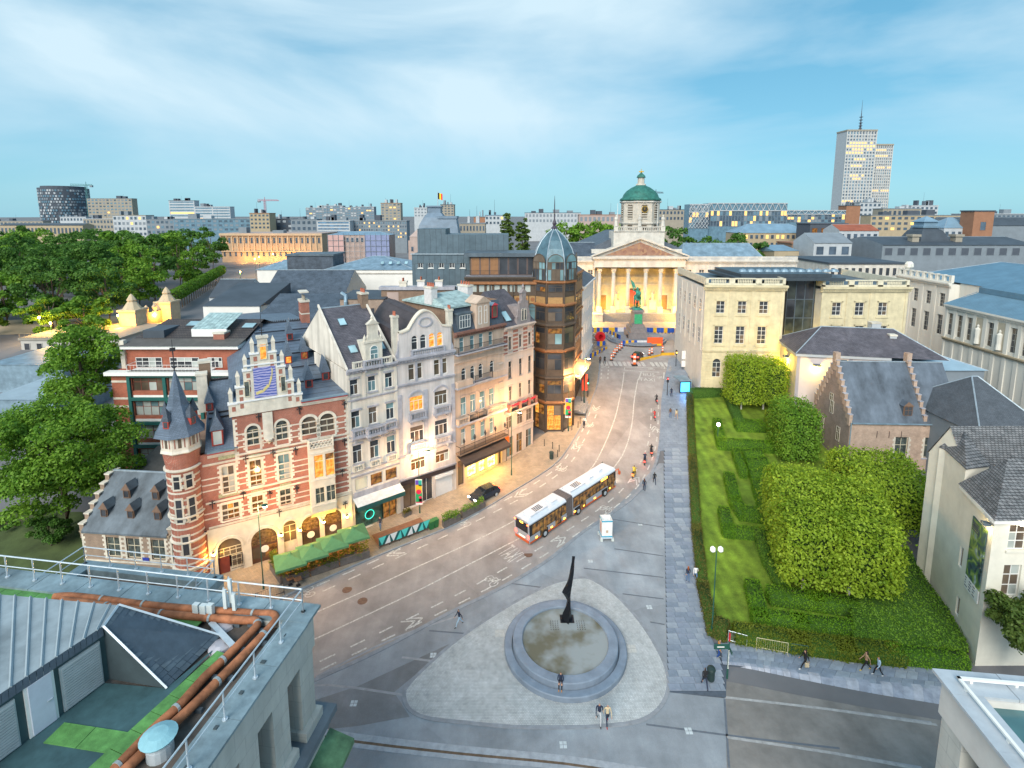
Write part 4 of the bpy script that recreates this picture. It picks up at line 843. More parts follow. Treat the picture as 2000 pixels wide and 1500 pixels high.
# ---------- cream house with mansard-like slate roof and stone dormer ----------
def cream_house():
 B=Bld('cream_house','cream plaster house with stone dormer and grey balustrades beside the gabled house','house',p_ph1,p_w1); r=B.r; W=B.W
 f4=B.row(ZA,[(565,1340,660,1120),(795,1305,895,1085),(1020,1270,1110,1060)]); f3=B.row(ZB,[(437,280,515,95),(608,250,680,65),(775,215,850,40)]); f2=B.row(ZB,[(450,625,535,425),(620,585,700,385),(783,550,860,355)])
 ez=B.fp(735,714)[1]; mz=B.row(ZB,[(450,890,555,760),(600,865,725,695),(765,815,870,665)]); zgd=zg(B.loc(W*.6,0,0).y)-B.z0
 mz=[(W*(.08+.31*i),mz[0][1],W*(.08+.31*i)+W*.25,mz[0][3]) for i in range(3)]
 sh=[(.35,zgd+.05,W-.45,mz[0][1]-1.5)]
 B.shell(W,11,ez,[*f4,*f3,*f2,*mz,*sh],[creamp,creamp])
 for L in (f4,f3,f2):
  for q in L: win(r,*q,'T',whitef,[gl_dark,gl_br,gl_blue,gl_dark],.15); B.box('sill',q[0]-.15,-.14,q[1]-.15,q[2]+.15,.03,q[1],stoneg); B.box('lintel',q[0]-.18,-.1,q[3]+.08,q[2]+.18,.0,q[3]+.3,stoneg)
 win(r,*mz[0],'1',stoneg,M('board_cream',(.72,.66,.5),.7,.06,2),.08); win(r,*mz[1],'1',stoneg,gl_dim,.1); win(r,*mz[2],'1',stoneg,gl_dim,.1)
 for z in (f4[0][1]-.75,f3[0][1]-1.15,f2[0][3]+.5,f2[0][1]-1.1,mz[0][3]+.25): B.band(0,W,z,.24,.16,stoneg)
 for q in f2: B.balus(q[0]-.1,q[2]+.1,q[1]-.95,-.22,0,stone,.8,False,'balustrade',False)
 B.balus(W*.05,W*.95,f3[0][1]-.95,-.5,0,stoneg,.85,True); B.balus(W*.3,W*.68,f3[0][1]-.93,-1.0,-.45,stoneg,.85,True)
 B.cornice(0,W,ez-.45,stoneg,.5,.6); B.balus(W*.12,W*.9,ez+.15,-.35,0,stone,.8,False,'balustrade',False); B.balus(W*.3,W*.68,ez+.16,-.6,-.3,stoneg,.8,True,'balustrade')
 for x in (.0,W-.35): B.box('pilaster',x,-.1,f2[0][1]-1,x+.35,.0,ez-.5,creamp)
 for x in (W*.31,W*.63): B.box('pilaster',x,-.08,f4[0][1]-.5,x+.35,.0,ez-.5,creamp)
 # shop: dark green awning and glass front
 gsh=MGL('glass_green',(.05,.12,.10),.1,.6,1.5); win(r,sh[0][0],sh[0][1],W*.62,sh[0][3],'1',M('green_dark',(.02,.09,.085),.5,.1,3),gsh,.35); win(r,W*.64,sh[0][1],sh[0][2],sh[0][3],'2',M('green_dark',(.02,.09,.085)),gl_dim,.35)
 zt=sh[0][3]; aw=MB(); aw.raw([(.1,-.0,zt+.75),(W-.05,0,zt+.75),(W-.05,-1.5,zt+.25),(.1,-1.5,zt+.25),(.1,-1.5,zt-.15),(W-.05,-1.5,zt-.15)],[(0,1,2,3)],1); aw.raw([(.1,-1.5,zt+.25),(W-.05,-1.5,zt+.25),(W-.05,-1.52,zt-.3),(.1,-1.52,zt-.3)],[(0,1,2,3)],0); aw.obj('awning',[M('green_dark',(.02,.09,.085)),M('awning_white',(.6,.62,.62),.7,.15,2)],r)
 c=MB();
 for k in range(24): a0,a1=2*PI*k/24,2*PI*(k+1)/24; c.prism([(.6*math.cos(a0),.6*math.sin(a0)),(.6*math.cos(a1),.6*math.sin(a1)),(.53*math.cos(a1),.53*math.sin(a1)),(.53*math.cos(a0),.53*math.sin(a0))],-.05,0)
 c.obj('neon_ring',ME('neon_teal',(.05,.8,.6),.9),r,(W*.36,.3,zgd+1.45))
 B.box('stone_frieze',.2,-.12,mz[0][1]-1.1,W-.2,0,mz[0][1]-.15,stoneg)
 # steep roof, ridge across, behind the stone dormer
 yq,zr=B.dep(622,603,.1); ro=B.gable(.15,W-.1,.2,2*yq,ez+.1,zr,slate2,.2,'roof',.2,creamp,yq)
 p=MB()
 for x in (-.02,W-.2): p.raw([(x,-.15,ez),(x+.22,-.15,ez),(x+.22,yq,zr+.25),(x,yq,zr+.25),(x,-.15,ez+.3),(x+.22,-.15,ez+.3),(x+.22,yq,zr+.55),(x,yq,zr+.55)],[(4,5,6,7),(0,4,7,3),(1,2,6,5),(0,1,5,4)])
 p.obj('verge_coping',creamp,r)
 sl=lambda t:(.2+(yq-.2)*t,ez+.1+(zr-ez-.1)*t)
 pit=math.atan2(zr-ez,yq)
 for x,t,w in ((W*.34,.72,.95),(W*.30,.27,1.0),(W*.86,.25,.9)): y,z=sl(t); B.skylight(x,y-.05,z+.08,w,1.25,pit)
 x,z0=W*.56,ez+.15; d=MB(); d.box(-1.05,-.15,0,1.05,.35,2.7); d.box(-1.25,-.25,2.7,1.25,.5,2.95); d.raw([(-.9,-.1,2.95),(.9,-.1,2.95),(.62,-.1,3.6),(.62,-.1,4.9),(-.62,-.1,4.9),(-.62,-.1,3.6),(-.9,.3,2.95),(.9,.3,2.95),(.62,.3,3.6),(.62,.3,4.9),(-.62,.3,4.9),(-.62,.3,3.6)],[(0,1,2,5),(5,2,3,4),(0,6,11,5)[::1],(1,2,8,7),(2,3,9,8),(4,3,9,10)][0:2]+[(6,11,8,7),(11,10,9,8),(5,11,10,4),(2,3,9,8),(4,10,9,3),(0,5,11,6),(1,7,8,2)]); d.prism([(-.8,4.9),(.8,4.9),(0,5.5)],-.2,.35); d.lathe(0,.1,[(.12,5.4),(.2,5.7),(0,6.0)],8)
 for sx in (-1,1): d.lathe(sx*1.0,.1,[(.15,2.95),(.2,3.3),(.06,3.6),(0,3.8)],8)
 d.face([(-1.05,.35,0),(-1.05,.35,2.7),(-1.05,2.4,2.7)]); d.face([(1.05,.35,0),(1.05,2.4,2.7),(1.05,.35,2.7)]); d.face([(-1.05,.35,2.7),(1.05,.35,2.7),(1.05,2.4,2.7),(-1.05,2.4,2.7)])
 dd=d.obj('stone_dormer',[stone],r,(x,.2,z0)); win(dd,-.5,.3,.5,2.35,'T',whitef,gl_blue,-.2,True)
 B.chimney(W-.3,yq,zr-1,zr+1.6,.9,1.4,brickb,3)
 return B
cream_house()
# ---------- house with curved gable ----------
def curved_house():
 B=Bld('curved_gable_house','grey and pink plaster house with bell shaped gable and oval panel','house',p_w1,p_w2); r=B.r; W=B.W
 f4=B.row(ZA,[(1325,1150,1395,930),(1425,1130,1500,915),(1655,1100,1725,880),(1755,1085,1825,870)]); g=B.row(ZA,[(1365,755,1435,560),(1475,745,1550,550),(1590,730,1660,530),(1695,715,1765,525)])
 f3=B.row((0,0,1),[(801,804,826,769),(849,794,874,762)]); f2=B.row(ZB,[(1010,425,1140,235),(1252,370,1372,190)]); f1=B.row(ZB,[(1015,700,1155,545),(1260,635,1385,485)])
 ez=B.fp(836,697)[1]; zgd=zg(B.loc(W*.5,0,0).y)-B.z0; st=f1[0][1]-.9
 sh=[(.4,zgd+.1,W*.33,st-.6),(W*.36,zgd+.1,W*.58,st-.6),(W*.62,zgd+.1,W*.93,st-.75)]
 B.shell(W,11,ez,[*f4,*[(*q,False) for q in f3],*f2,*[(*q,False) for q in f1],*sh],[lilac,creamp])
 for q in f4: win(r,*q,'D',whitef,gl_br,.14)
 for i,q in enumerate(f3): win(r,*q,'T3',whitef,gl_lit if i==0 else gl_br,.14)
 for q in f2: win(r,*q,'T3',whitef,[gl_dark,gl_br],.14)
 for q in f1: win(r,*q,'T3',whitef,[gl_br,gl_pale,gl_dim],.14)
 for L,e in ((f3,1.1),(f1,1.25)):
  for q in L:
   w=q[2]-q[0]; b=MB(); n=10
   for k in range(n):
    a0,a1=math.radians(25+130*k/n),math.radians(25+130*(k+1)/n); rr=w*.56
    f=lambda a,s:(w/2+rr*s*math.cos(a),(rr*s*math.sin(a)-rr*.45))
    b.prism([f(a0,1),f(a0,1.22),f(a1,1.22),f(a1,1)],-.12,0)
   b.obj('arch_hood',stoneg,r,(q[0],0,q[3]-.0));
 for q in f3+f2: B.balus(q[0]-.2,q[2]+.2,q[1]-1.0,-.45,0,stoneg,.9,True)
 for x in (.0,W*.44,W-.55): B.box('pilaster',x,-.12,f2[0][1]-1.3,x+.55,.0,f3[0][3]+.6,stoneg)
 for q in f4[::2]: B.box('pier',q[2]+.02,-.05,q[1]-.2,q[2]+.38,.05,q[3]+.2,stoneg)
 for z,h in ((f4[0][1]-.6,.35),(f2[0][1]-1.6,.3),(st,.28)): B.band(0,W,z,h,.25,stoneg)
 B.cornice(0,W,ez-.25,stoneg,.55,.7)
 # shop front
 dk=M('shop_black',(.03,.025,.03),.5,.15,2); B.box('shop_fascia',.1,-.1,st-.6,W-.1,.0,st,dk); win(r,*sh[0],'2',dk,gl_br,.3); win(r,*sh[1],'2',whitef,gl_dark,.3); B.box('roller_shutter',sh[2][0],.12,sh[2][1],sh[2][2],.2,sh[2][3]-.35,M('shutter_white',(.66,.67,.69),.6,.06,2)); B.box('shutter_box',sh[2][0]-.05,-.25,sh[2][3]-.4,sh[2][2]+.05,.1,sh[2][3],M('shutter_white',(.66,.67,.69)))
 # bell gable: the wall above the cornice
 zt=B.fp(836,607)[1]; zs=B.fp(790,650)[1]; x0,x1=.45,W-.45; b=MB(); N=28; top=[]
 for k in range(N+1):
  t=k/N; u=abs(2*t-1); c=math.cos(min(1,u/.62)*PI/2)**.9 if u<.62 else 0; e=max(0,(1-u)/.38) if u>.62 else 1
  zz=zs+(zt-zs)*(.12+.88*c) if u<.62 else zs+(zt-zs)*.12*(e**2.2)
  top.append((x0+(x1-x0)*t,zz))
 wall_mesh(b,W-.9,zs,[(q[0]-.45,q[1],q[2]-.45,q[3],True) for q in g],.25,.02,0,ez);
 for v in range(len(b.v)): b.v[v]=(b.v[v][0]+.45,b.v[v][1],b.v[v][2])
 for (xa,za),(xb,zb) in zip(top,top[1:]): b.face([(xa,.02,zs),(xb,.02,zs),(xb,.02,zb),(xa,.02,za)]); b.face([(xa,.02,za),(xb,.02,zb),(xb,.5,zb),(xa,.5,za)])
 b.face([(x0,.02,ez),(x0,.02,zs),(x0,.5,zs),(x0,.5,ez)]); b.face([(x1,.02,ez),(x1,.5,ez),(x1,.5,zs),(x1,.02,zs)]); b.face([(x0,.5,ez)]+[(x,.5,z) for x,z in top]+[(x1,.5,ez)])
 gw=b.obj('gable_wall',[lilac],r)
 m=MB()
 for (xa,za),(xb,zb) in zip(top,top[1:]): m.raw([(xa,-.14,za),(xb,-.14,zb),(xb,-.14,zb+.2),(xa,-.14,za+.2),(xa,.6,za),(xb,.6,zb),(xb,.6,zb+.2),(xa,.6,za+.2)],[(0,1,2,3),(3,2,6,7),(0,4,5,1),(4,7,6,5)])
 m.obj('gable_coping',M('coping_cream',(.68,.62,.52),.8,.1,2),r)
 ov=MB(); cx,cz=W/2,zs+(zt-zs)*.42
 for k in range(24):
  a0,a1=2*PI*k/24,2*PI*(k+1)/24; f=lambda a,s:(cx+.95*s*math.cos(a),cz+.62*s*math.sin(a)); ov.prism([f(a0,.8),f(a0,1.05),f(a1,1.05),f(a1,.8)],-.1,.02)
 ov.obj('oval_frame',stoneg,r)
 for i,q in enumerate(g): win(r,*q,'D',whitef,gl_lit if i>1 else gl_dark,.14,True)
 B.balus(g[0][0]-.2,g[3][2]+.2,ez+.45,-.2,0,stoneg,.75,False,'balustrade',False)
 for sx,x in ((1,x0),(-1,x1)): MB().prism([(0,0),(sx*-.42,0),(sx*-.4,.5),(sx*-.15,1.1),(0,2.2)],.02,.4).obj('scroll',stoneg,r,(x,0,ez+.4))
 for x in (.25,W-.25): B.chimney(x,.7,ez,zt-.2,.7,.7,stone,2)
 # barrel of standing seams behind the gable
 rf=MB(); prof=[(0,ez)]+[(x,z-.35) for x,z in top[2:-2:3]]+[(W,ez)];
 for (xa,za),(xb,zb) in zip(prof,prof[1:]): rf.face([(xa,.45,za),(xb,.45,zb),(xb,11,zb+.6),(xa,11,za+.6)])
 ro=rf.obj('roof',[M('dark_roof',(.06,.05,.055),.6,.2,1)],r); s=MB()
 for (xa,za) in prof[1:-1]: s.box(xa-.03,.5,za-.02,xa+.03,.6,za+.05); s.bar((xa,.5,za+.02),(xa,11,za+.62),.035)
 s.obj('roof_seam',M('dark_roof',(.06,.05,.055)),ro)
curved_house()
# ---------- stone house with balconies and lit shop ----------
def balcony_house():
 B=Bld('balcony_house','tan stone house with iron balconies, green copper mansard roof and brightly lit shop','house',p_w2,p_st); r=B.r; W=B.W
 tan=M('tan_stone',(.50,.38,.30),.8,.2,.9,.1,18,streak=True)
 f5=B.row(ZC,[(275,840,320,670),(390,820,440,655),(490,800,540,635),(597,780,645,620)]); f4=B.row(ZC,[(295,1195,345,1010),(398,1165,440,985),(485,1140,535,965),(610,1125,660,940)])
 f3=B.row(ZD,[(250,555,305,365),(345,530,395,340),(435,505,487,315),(527,480,578,292)]); f2=B.row(ZD,[(250,840,300,670),(350,810,395,635),(445,770,485,612),(535,750,570,580)])
 ez=B.fp(935,645)[1]; zgd=zg(B.loc(W*.5,0,0).y)-B.z0; st=f2[0][1]-1.0
 sh=[(W*.22,zgd+.5,W*.42,st-1.0),(W*.45,zgd+.5,W*.60,st-1.0),(W*.63,zgd+.5,W*.83,st-1.0),(.35,zgd,W*.16,st-1.1),(W*.87,zgd+.2,W*.94,st-1.1)]
 B.shell(W,12,ez,[*f5,*[(*q,True) for q in f4],*f3,*f2,*sh],[tan,brickb])
 for q in f5: win(r,*q,'D',whitef,gl_blue,.14)
 for q in f4: win(r,*q,'D',whitef,gl_dark,.14,True)
 for q in f3: win(r,*q,'T',whitef,gl_blue,.14); B.box('lintel',q[0]-.12,-.12,q[3]+.05,q[2]+.12,0,q[3]+.25,tan)
 for q in f2: win(r,*q,'D',whitef,[gl_pale,gl_blue],.14); B.box('lintel',q[0]-.1,-.1,q[3]+.05,q[2]+.1,0,q[3]+.2,tan)
 for q in sh[:3]: win(r,*q,'1',M('shop_wood_red',(.22,.08,.03),.5,.2,2),gl_shop,.25)
 for q in sh[3:]: win(r,*q,'D',M('shop_wood',(.09,.045,.03)),gl_br,.2)
 for q in sh[:3]:
  x=(q[0]+q[2])/2; point('shop_light',(x,-.9,q[1]+1.2),(1,.58,.06),190,.5,r)
 B.rail(.1,W-.1,f5[0][1]-.05,-.75,0); B.rail(W*.32,W*.68,f4[0][1]-.05,-.75,0);
 for x0,x1 in ((.1,W*.30),(W*.70,W-.1)): B.box('balcony_parapet',x0,-.6,f4[0][1]-.3,x1,.0,f4[0][1]+.55,tan)
 B.box('balcony_slab',0,-.7,f4[0][1]-.45,W,0,f4[0][1]-.25,stoneg); B.box('balcony_slab',0,-.7,f3[0][1]-1.15,W,0,f3[0][1]-.9,stoneg)
 for x0,x1 in ((.1,W*.22),(W*.58,W-.1)): B.balus(x0,x1,f3[0][1]-.9,-.6,0,tan,.85,False,'balustrade',False)
 for x0,x1 in ((W*.24,W*.39),(W*.41,W*.56)): B.rail(x0,x1,f3[0][1]-.9,-.6,0,iron,.85)
 B.rail(.05,W-.05,f2[0][1]-.75,-.95,0,iron,1.0,M('brown_slab',(.2,.14,.1),.7,.2,2))
 for i in range(5):
  x=W*(.08+.21*i); p=MB(); p.cyl(0,0,0,1.3,.03,.03,6); p.lathe(0,0,[(.05,1.3),(.2,1.7),(.12,1.95),(.02,2.15)],6); p.obj('balcony_lantern',iron,r,(x,-.9,f2[0][1]-.75))
 aw=MB(); aw.raw([(.2,0,st-.25),(W-.2,0,st-.25),(W-.25,-1.6,st-1.0),(.15,-1.6,st-1.0),(.15,-1.62,st-1.35),(W-.25,-1.62,st-1.35)],[(0,1,2,3),(3,2,5,4)]); aw.obj('awning',M('awning_brown',(.045,.035,.035),.7,.15,2),r)
 textmesh('LA BELLE MAISON'[:0]+'',.3,paint,'x',r,(0,0,0),(0,0,0)) if False else None
 for z in (f4[0][3]+.75,): B.band(0,W,z,.25,.2,tan)
 B.cornice(0,W,ez-.35,M('red_brown_stone',(.20,.10,.08),.7,.2,2),.6,.7)
 # mansard with dormers and copper top
 zm=ez+3.6; m=MB(); m.raw([(0,-.1,ez+.3),(W,-.1,ez+.3),(W,1.2,zm),(0,1.2,zm)],[(0,1,2,3)]); m.face([(0,-.1,ez),(0,1.2,zm),(0,12,zm),(0,12,ez)],1); m.face([(W,-.1,ez),(W,12,ez),(W,12,zm),(W,1.2,zm)],1); m.obj('mansard',[slate,brickb],r)
 tp=MB(); tp.raw([(-.3,.8,zm),(W*.7,.8,zm),(W*.62,6,zm+1.2),(.3,6,zm+1.2),(W*.7,11,zm),(-.3,11,zm)],[(0,1,2,3),(3,2,4,5),(0,3,5),(1,4,2)]); tp.box(-.4,.7,zm-.2,W*.72,11,zm-.02); tp.obj('roof',M('copper_top',(.30,.40,.40),.6,.45,1.0,.1,4),r)
 d=MB(); d.box(W*.4,-.35,ez+.35,W*.66,2,zm+.2); d.prism([(W*.38,zm+.2),(W*.68,zm+.2),(W*.53,zm+1.1)],-.5,2); dd=d.obj('dormer',tan,r); win(dd,W*.44,ez+.9,W*.5,zm-.2,'D',whitef,gl_dark,-.38); win(dd,W*.55,ez+.9,W*.61,zm-.2,'D',whitef,gl_dark,-.38)
 d=MB().box(W*.08,-.1,ez+.6,W*.32,1.5,ez+2.6).box(W*.06,-.2,ez+2.6,W*.34,1.6,ez+2.8).obj('dormer',zincd,r); win(d,W*.1,ez+.75,W*.3,ez+2.5,'4',whitef,gl_blue,-.13)
 dormer(B,W*.8,.0,ez+1.3,1.1,1.8,1.3,M('dormer_red',(.45,.04,.05),.5,.1,3),zinc,'1',gl_br,.35,False)
 B.chimney(.2,5,zm,zm+2.4,1.0,1.6,M('chimney_white',(.62,.6,.6),.8,.15,2),4); B.chimney(W*.78,6,zm-.5,zm+1.9,1.0,2.2,M('chimney_white',(.62,.6,.6)),4)
balcony_house()
def striped_house():
 B=Bld('striped_house','stone house with striped brick top floor, flower boxes and stone gable dormer','house',p_st,p_pk); r=B.r; W=B.W
 pk=M('pink_stone',(.56,.46,.40),.8,.14,.9,.1,18,streak=True)
 f4=B.row(ZC,[(715,830,750,690),(820,830,855,665),(935,800,970,650),(1040,775,1072,620)]); f3=B.row(ZC,[(715,1140,750,950),(820,1150,855,945),(935,1130,975,920),(1038,1090,1075,890)]); f2=B.row(ZC,[(715,1430,750,1245),(820,1400,860,1225),(935,1360,970,1185),(1038,1310,1070,1150)])
 f1=B.row(ZD,[(695,690,755,540),(800,650,860,530),(890,620,945,470)]); f0=B.row(ZD,[(695,970,770,750),(795,930,855,720),(890,885,940,665)])
 ez=B.fp(1013,637)[1]; B.shell(W,7,ez,[*f4,*f3,*f2,*f1,*f0],[pk,brickb])
 for L,g in ((f4,[gl_dark,gl_br]),(f3,gl_dark),(f2,gl_dark),(f1,gl_br)):
  for q in L: win(r,*q,'T' if L is not f1 else 'X',M('stone_frame',(.34,.3,.27),.7,.1,3),g,.16); B.box('sill',q[0]-.1,-.12,q[1]-.12,q[2]+.1,.03,q[1],pk); B.box('lintel',q[0]-.12,-.1,q[3]+.04,q[2]+.12,0,q[3]+.22,pk)
 for q in f0: win(r,*q,'X',M('stone_frame',(.34,.3,.27)),[gl_br,gl_dim,gl_blue],.16)
 for i,z in enumerate([f4[0][1]+k*.62 for k in range(-1,5)]):
  xs=[0]+[v for q in f4 for v in (q[0]-.18,q[2]+.18)]+[W]
  for a,b in zip(xs[::2],xs[1::2]):
   if b-a>.25: B.box('brick_panel',a+.08,-.03,z,b-.08,.0,z+.36,brick)
 for z in (f4[0][1]-.7,f1[0][1]-.55,f1[0][3]+.5): B.band(0,W,z,.22,.15,pk)
 bx=[.1,W*.36,W*.68,W-.5]; zz=f2[0][1]-1.3; B.box('balcony_slab',0,-1.0,zz-.25,W,0,zz,pk)
 for x in bx: B.box('brick_pier',x,-.95,zz,x+.45,-.5,zz+1.1,brick)
 fl=M('red_flower',(.55,.02,.05),.6,.3,9)
 for a,b in zip(bx,bx[1:]):
  B.rail(a+.45,b,zz,-.8,0,iron,.8); f=MB()
  for k in range(60): x=R.uniform(a+.5,b-.05); y=-.85+R.uniform(-.12,.12); z=zz+.8+R.uniform(0,.22); f.lathe(x,y,[(.02,z-.07),(.075,z),(.02,z+.06)],5)
  f.obj('flowers',fl,r)
 B.cornice(0,W,ez-.3,pk,.5,.6)
 zr=ez+5.0; rf=MB(); rf.raw([(-.1,-.2,ez+.3),(W+.2,-.2,ez+.3),(W-1.8,4.5,zr),(.2,4.5,zr),(W+.2,8,ez+.3),(-.1,8,ez+.3)],[(0,1,2,3),(3,2,4,5),(1,4,2),(0,3,5)]); rf.obj('roof',slate2,r); B.skylight(W*.2,.9,ez+1.6,1.2,1.8,math.atan2(4.7,4.7))
 d=MB(); x=W*.62; y=-.2
 for k,(w,z0,z1) in enumerate(((3.0,0,.9),(2.5,.9,1.8),(2.0,1.8,2.9),(1.5,2.9,3.4),(.9,3.4,4.6))): d.box(-w/2,0,z0,w/2,.5,z1)
 d.prism([(-.7,4.6),(.7,4.6),(0,5.2)],-.05,.5); d.lathe(0,.2,[(.1,5.1),(.22,5.5),(0,6.0)],8)
 for sx in (-1,1):
  for w,z in ((1.4,.9),(1.15,1.8),(.9,2.9)): d.lathe(sx*w,.2,[(.16,z),(.2,z+.25),(0,z+.6)],6)
 d.box(-.95,.5,0,.95,3.2,2.6); dd=d.obj('stone_dormer',M('grey_stone',(.28,.24,.24),.85,.2,2,.1,14),r,(x,y,ez+.3))
 win(dd,-.55,.5,-.05,2.3,'1',stone,gl_dark,-.08,True); win(dd,.05,.5,.55,2.3,'1',stone,gl_dark,-.08,True)
striped_house()
# ================= iron and glass corner house =================
ironb=M('brown_iron',(.095,.068,.05),.6,.2,2); copper=M('copper_band',(.30,.13,.055),.6,.25,2)
def pl(o,base,ang,x,y,z):
 ca,sa=math.cos(ang),math.sin(ang); o.location=(base[0]+x*ca-y*sa,base[1]+x*sa+y*ca,z); o.rotation_euler=(0,0,ang); return o
def iron_house():
 Y=84.0; a=A(912,840,Y); b=A(1046,840,Y); B=Bld('iron_glass_house','tall brown iron and glass corner house with pointed glass dome and needle','building',(a.x,Y,zg(Y)),(b.x,Y,zg(Y))); r=B.r; W=B.W
 zz=lambda py: B.fp(1000,py)[1]
 H=zz(547); w6=[(x0,zz(571),x0+W*.085,zz(556)) for x0 in [W*(.08+.108*i) for i in range(8)]]
 fr=ironb; B.shell(W,9,H,w6,[ironb,ironb])
 for q in w6: win(r,*q,'1',fr,gl_pale,.1)
 B.box('copper_band',-.1,-.35,zz(555),W,.0,zz(550),copper); B.box('copper_band',-.1,-.15,zz(577),W,.0,zz(574),ironb); B.cornice(-.1,W,H,ironb,.5,.5)
 for i in range(9):
  x=W*(.06+.105*i); p=MB().box(0,-.06,0,W*.09,0,1.25).obj('frieze_panel',M('panel_gold',(.38,.22,.09),.6,.2,4),r,(x,0,zz(592))); MB().lathe(0,0,[(.34,0),(.34,.04)],10).obj('rosette',M('rosette',(.28,.12,.05),.7,.2,3),p,(W*.045,-.06,.62)).rotation_euler=(PI/2,0,0)
 for i in range(4): x=W*(.02+.32*i); B.box('iron_post',x,-.25,0,x+.18,.0,H,ironb)
 # arched windows left of the corner bay
 for py in (625,667,705): z=zz(py); w=win(r,W-1.3,z,W-.1,z+2.7,'D',ironb,gl_blue,-.12,True)
 # roof terrace with a glazed room
 T=H+.5; B.rail(0,W,T,-.2,3,iron,1.05); g=MB(); g.box(.6,2.2,T,W*.98,8,T+3.1); g.obj('terrace_room',ironb,r); g=MB(); g.box(-.3,1.6,T+3.1,W,9,T+3.7); g.obj('terrace_roof',zincd,r)
 for i in range(7): win(r,.8+i*W*.135,T+.1,.8+i*W*.135+W*.125,T+3.0,'1',M('mullion_mauve',(.18,.13,.13),.6,.1,2),M('wood_room',(.26,.13,.06),.5,.2,1) if i<3 else gl_dark,-.1,False,2.2)
 # corner bay: eight-sided, floor by floor
 cx,cy,rad=W+2.9,1.6,3.7; n=8; a0=PI/8; lv=[(840,'g'),(772,'b'),(738,'w'),(0,0)]
 body=MB(); body.lathe(cx,cy,[(rad*.96,0),(rad*.96,H)],n,0,a0); bo=body.obj('corner_bay',ironb,r)
 floors=[(838,790),(768,742),(722,690),(672,640),(627,601),(570,556)]
 ap=rad*.96*math.cos(PI/8); sw=2*rad*.96*math.sin(PI/8)
 for fi,(pb,pt) in enumerate(floors):
  z0,z1=B.fp(1085,pb,-1.4)[1],B.fp(1085,pt,-1.4)[1]
  for k in (3,4,5,6,7):
   ang=a0+PI/8+k*PI/4; base=(cx+ap*math.cos(ang)+sw/2*math.sin(ang),cy+ap*math.sin(ang)-sw/2*math.cos(ang))
   o=win(r,0,0,sw-.4,z1-z0,'T' if fi else 'X',ironb,[gl_blue]+[gl_dark]*7+[gl_br]*3+[gl_dim] if fi else [gl_lit,gl_dim,gl_br],0); pl(o,base,ang+PI/2,.2,-.1,z0)
  rb=MB(); rb.lathe(cx,cy,[(rad,z1+.15),(rad*1.06,z1+.35),(rad*1.06,z1+.55),(rad,z1+.7)],n,0,a0); rb.obj('copper_band',copper if fi%2==0 or fi>3 else ironb,r)
 zf=zz(592)
 for k in (4,5,6,7):
  ang=a0+PI/8+k*PI/4; base=(cx+ap*math.cos(ang)+sw/2*math.sin(ang),cy+ap*math.sin(ang)-sw/2*math.cos(ang)); pl(MB().box(0,-.05,0,sw-.4,0,1.2).obj('frieze_panel',M('panel_gold',(.38,.22,.09)),r),base,ang+PI/2,.2,-.08,zf)
 for k in range(8): ang=a0+k*PI/4; MB().cyl(cx+rad*math.cos(ang),cy+rad*math.sin(ang),0,H,.12,.12,6).obj('iron_post',ironb,r)
 # dome: pointed vault with glazed lunettes
 zd=H; za=B.fp(1082,447,1.6)[1]; hd=za-zd; pr=[(1.0,0),(1.02,.12),(1.0,.28),(.93,.45),(.8,.62),(.6,.78),(.36,.9),(.16,.97),(.13,1.0)]
 dm=MB(); dm.lathe(cx,cy,[(rad*p,zd+hd*q) for p,q in pr],8,0,a0); do=dm.obj('dome',M('dome_glass',(.09,.16,.20),.25,.35,.7,0,1,.2),r)
 rb=MB()
 for k in range(8):
  ang=a0+k*PI/4; rb.tube([(cx+rad*p*math.cos(ang),cy+rad*p*math.sin(ang),zd+hd*q) for p,q in pr],.09,5)
 rb.obj('dome_rib',lead,do)
 for k in (4,5,6,7):
  ang=a0+PI/8+k*PI/4; base=(cx+(ap+.12)*math.cos(ang)+sw/2*math.sin(ang),cy+(ap+.12)*math.sin(ang)-sw/2*math.cos(ang)); h=hd*.52
  o=win(r,0,0,sw*.96,h,'4',ironb,[gl_dark,gl_blue,gl_br],0,True,fw=.1); pl(o,base,ang+PI/2,.05,-.25,zd+.1)
 sp=MB(); sp.lathe(cx,cy,[(.5,za-.1),(.55,za+.15),(.2,za+.5),(.35,za+.9),(.1,za+1.6),(.07,za+4),(.02,B.fp(1083,382,1.6)[1])],8); sp.obj('needle',M('needle_dark',(.06,.05,.07),.5,.1,2),do)
 # side along the street
 p0=(cx+2.75,cy+.9); q0=A(1131,765,0+97.0); ang=math.radians(73); L=12.5
 sd=MB(); sd.box(0,0,0,L,7,H); so=pl(sd.obj('side_wall',ironb,r),p0,ang,0,0,0)
 for fi,(pb,pt) in enumerate(floors):
  z0,z1=B.fp(1085,pb,-1.4)[1]+.3,B.fp(1085,pt,-1.4)[1]+.3
  for i in range(7): pl(win(r,0,0,1.25,z1-z0,'T',ironb,[gl_blue]+[gl_dark]*4+[gl_pale,gl_br,gl_br],0),p0,ang,.5+i*1.7,-.1,z0)
  pl(MB().box(0,-.25,z1+.2,L,0,z1+.55).obj('copper_band',copper,r),p0,ang,0,0,0)
  if fi in (1,2,3): pl(MB().box(1.0,-.4,z0-.9,2.4,-.3,z0-.3).obj('sign_plate',paint,r),p0,ang,0,0,0)
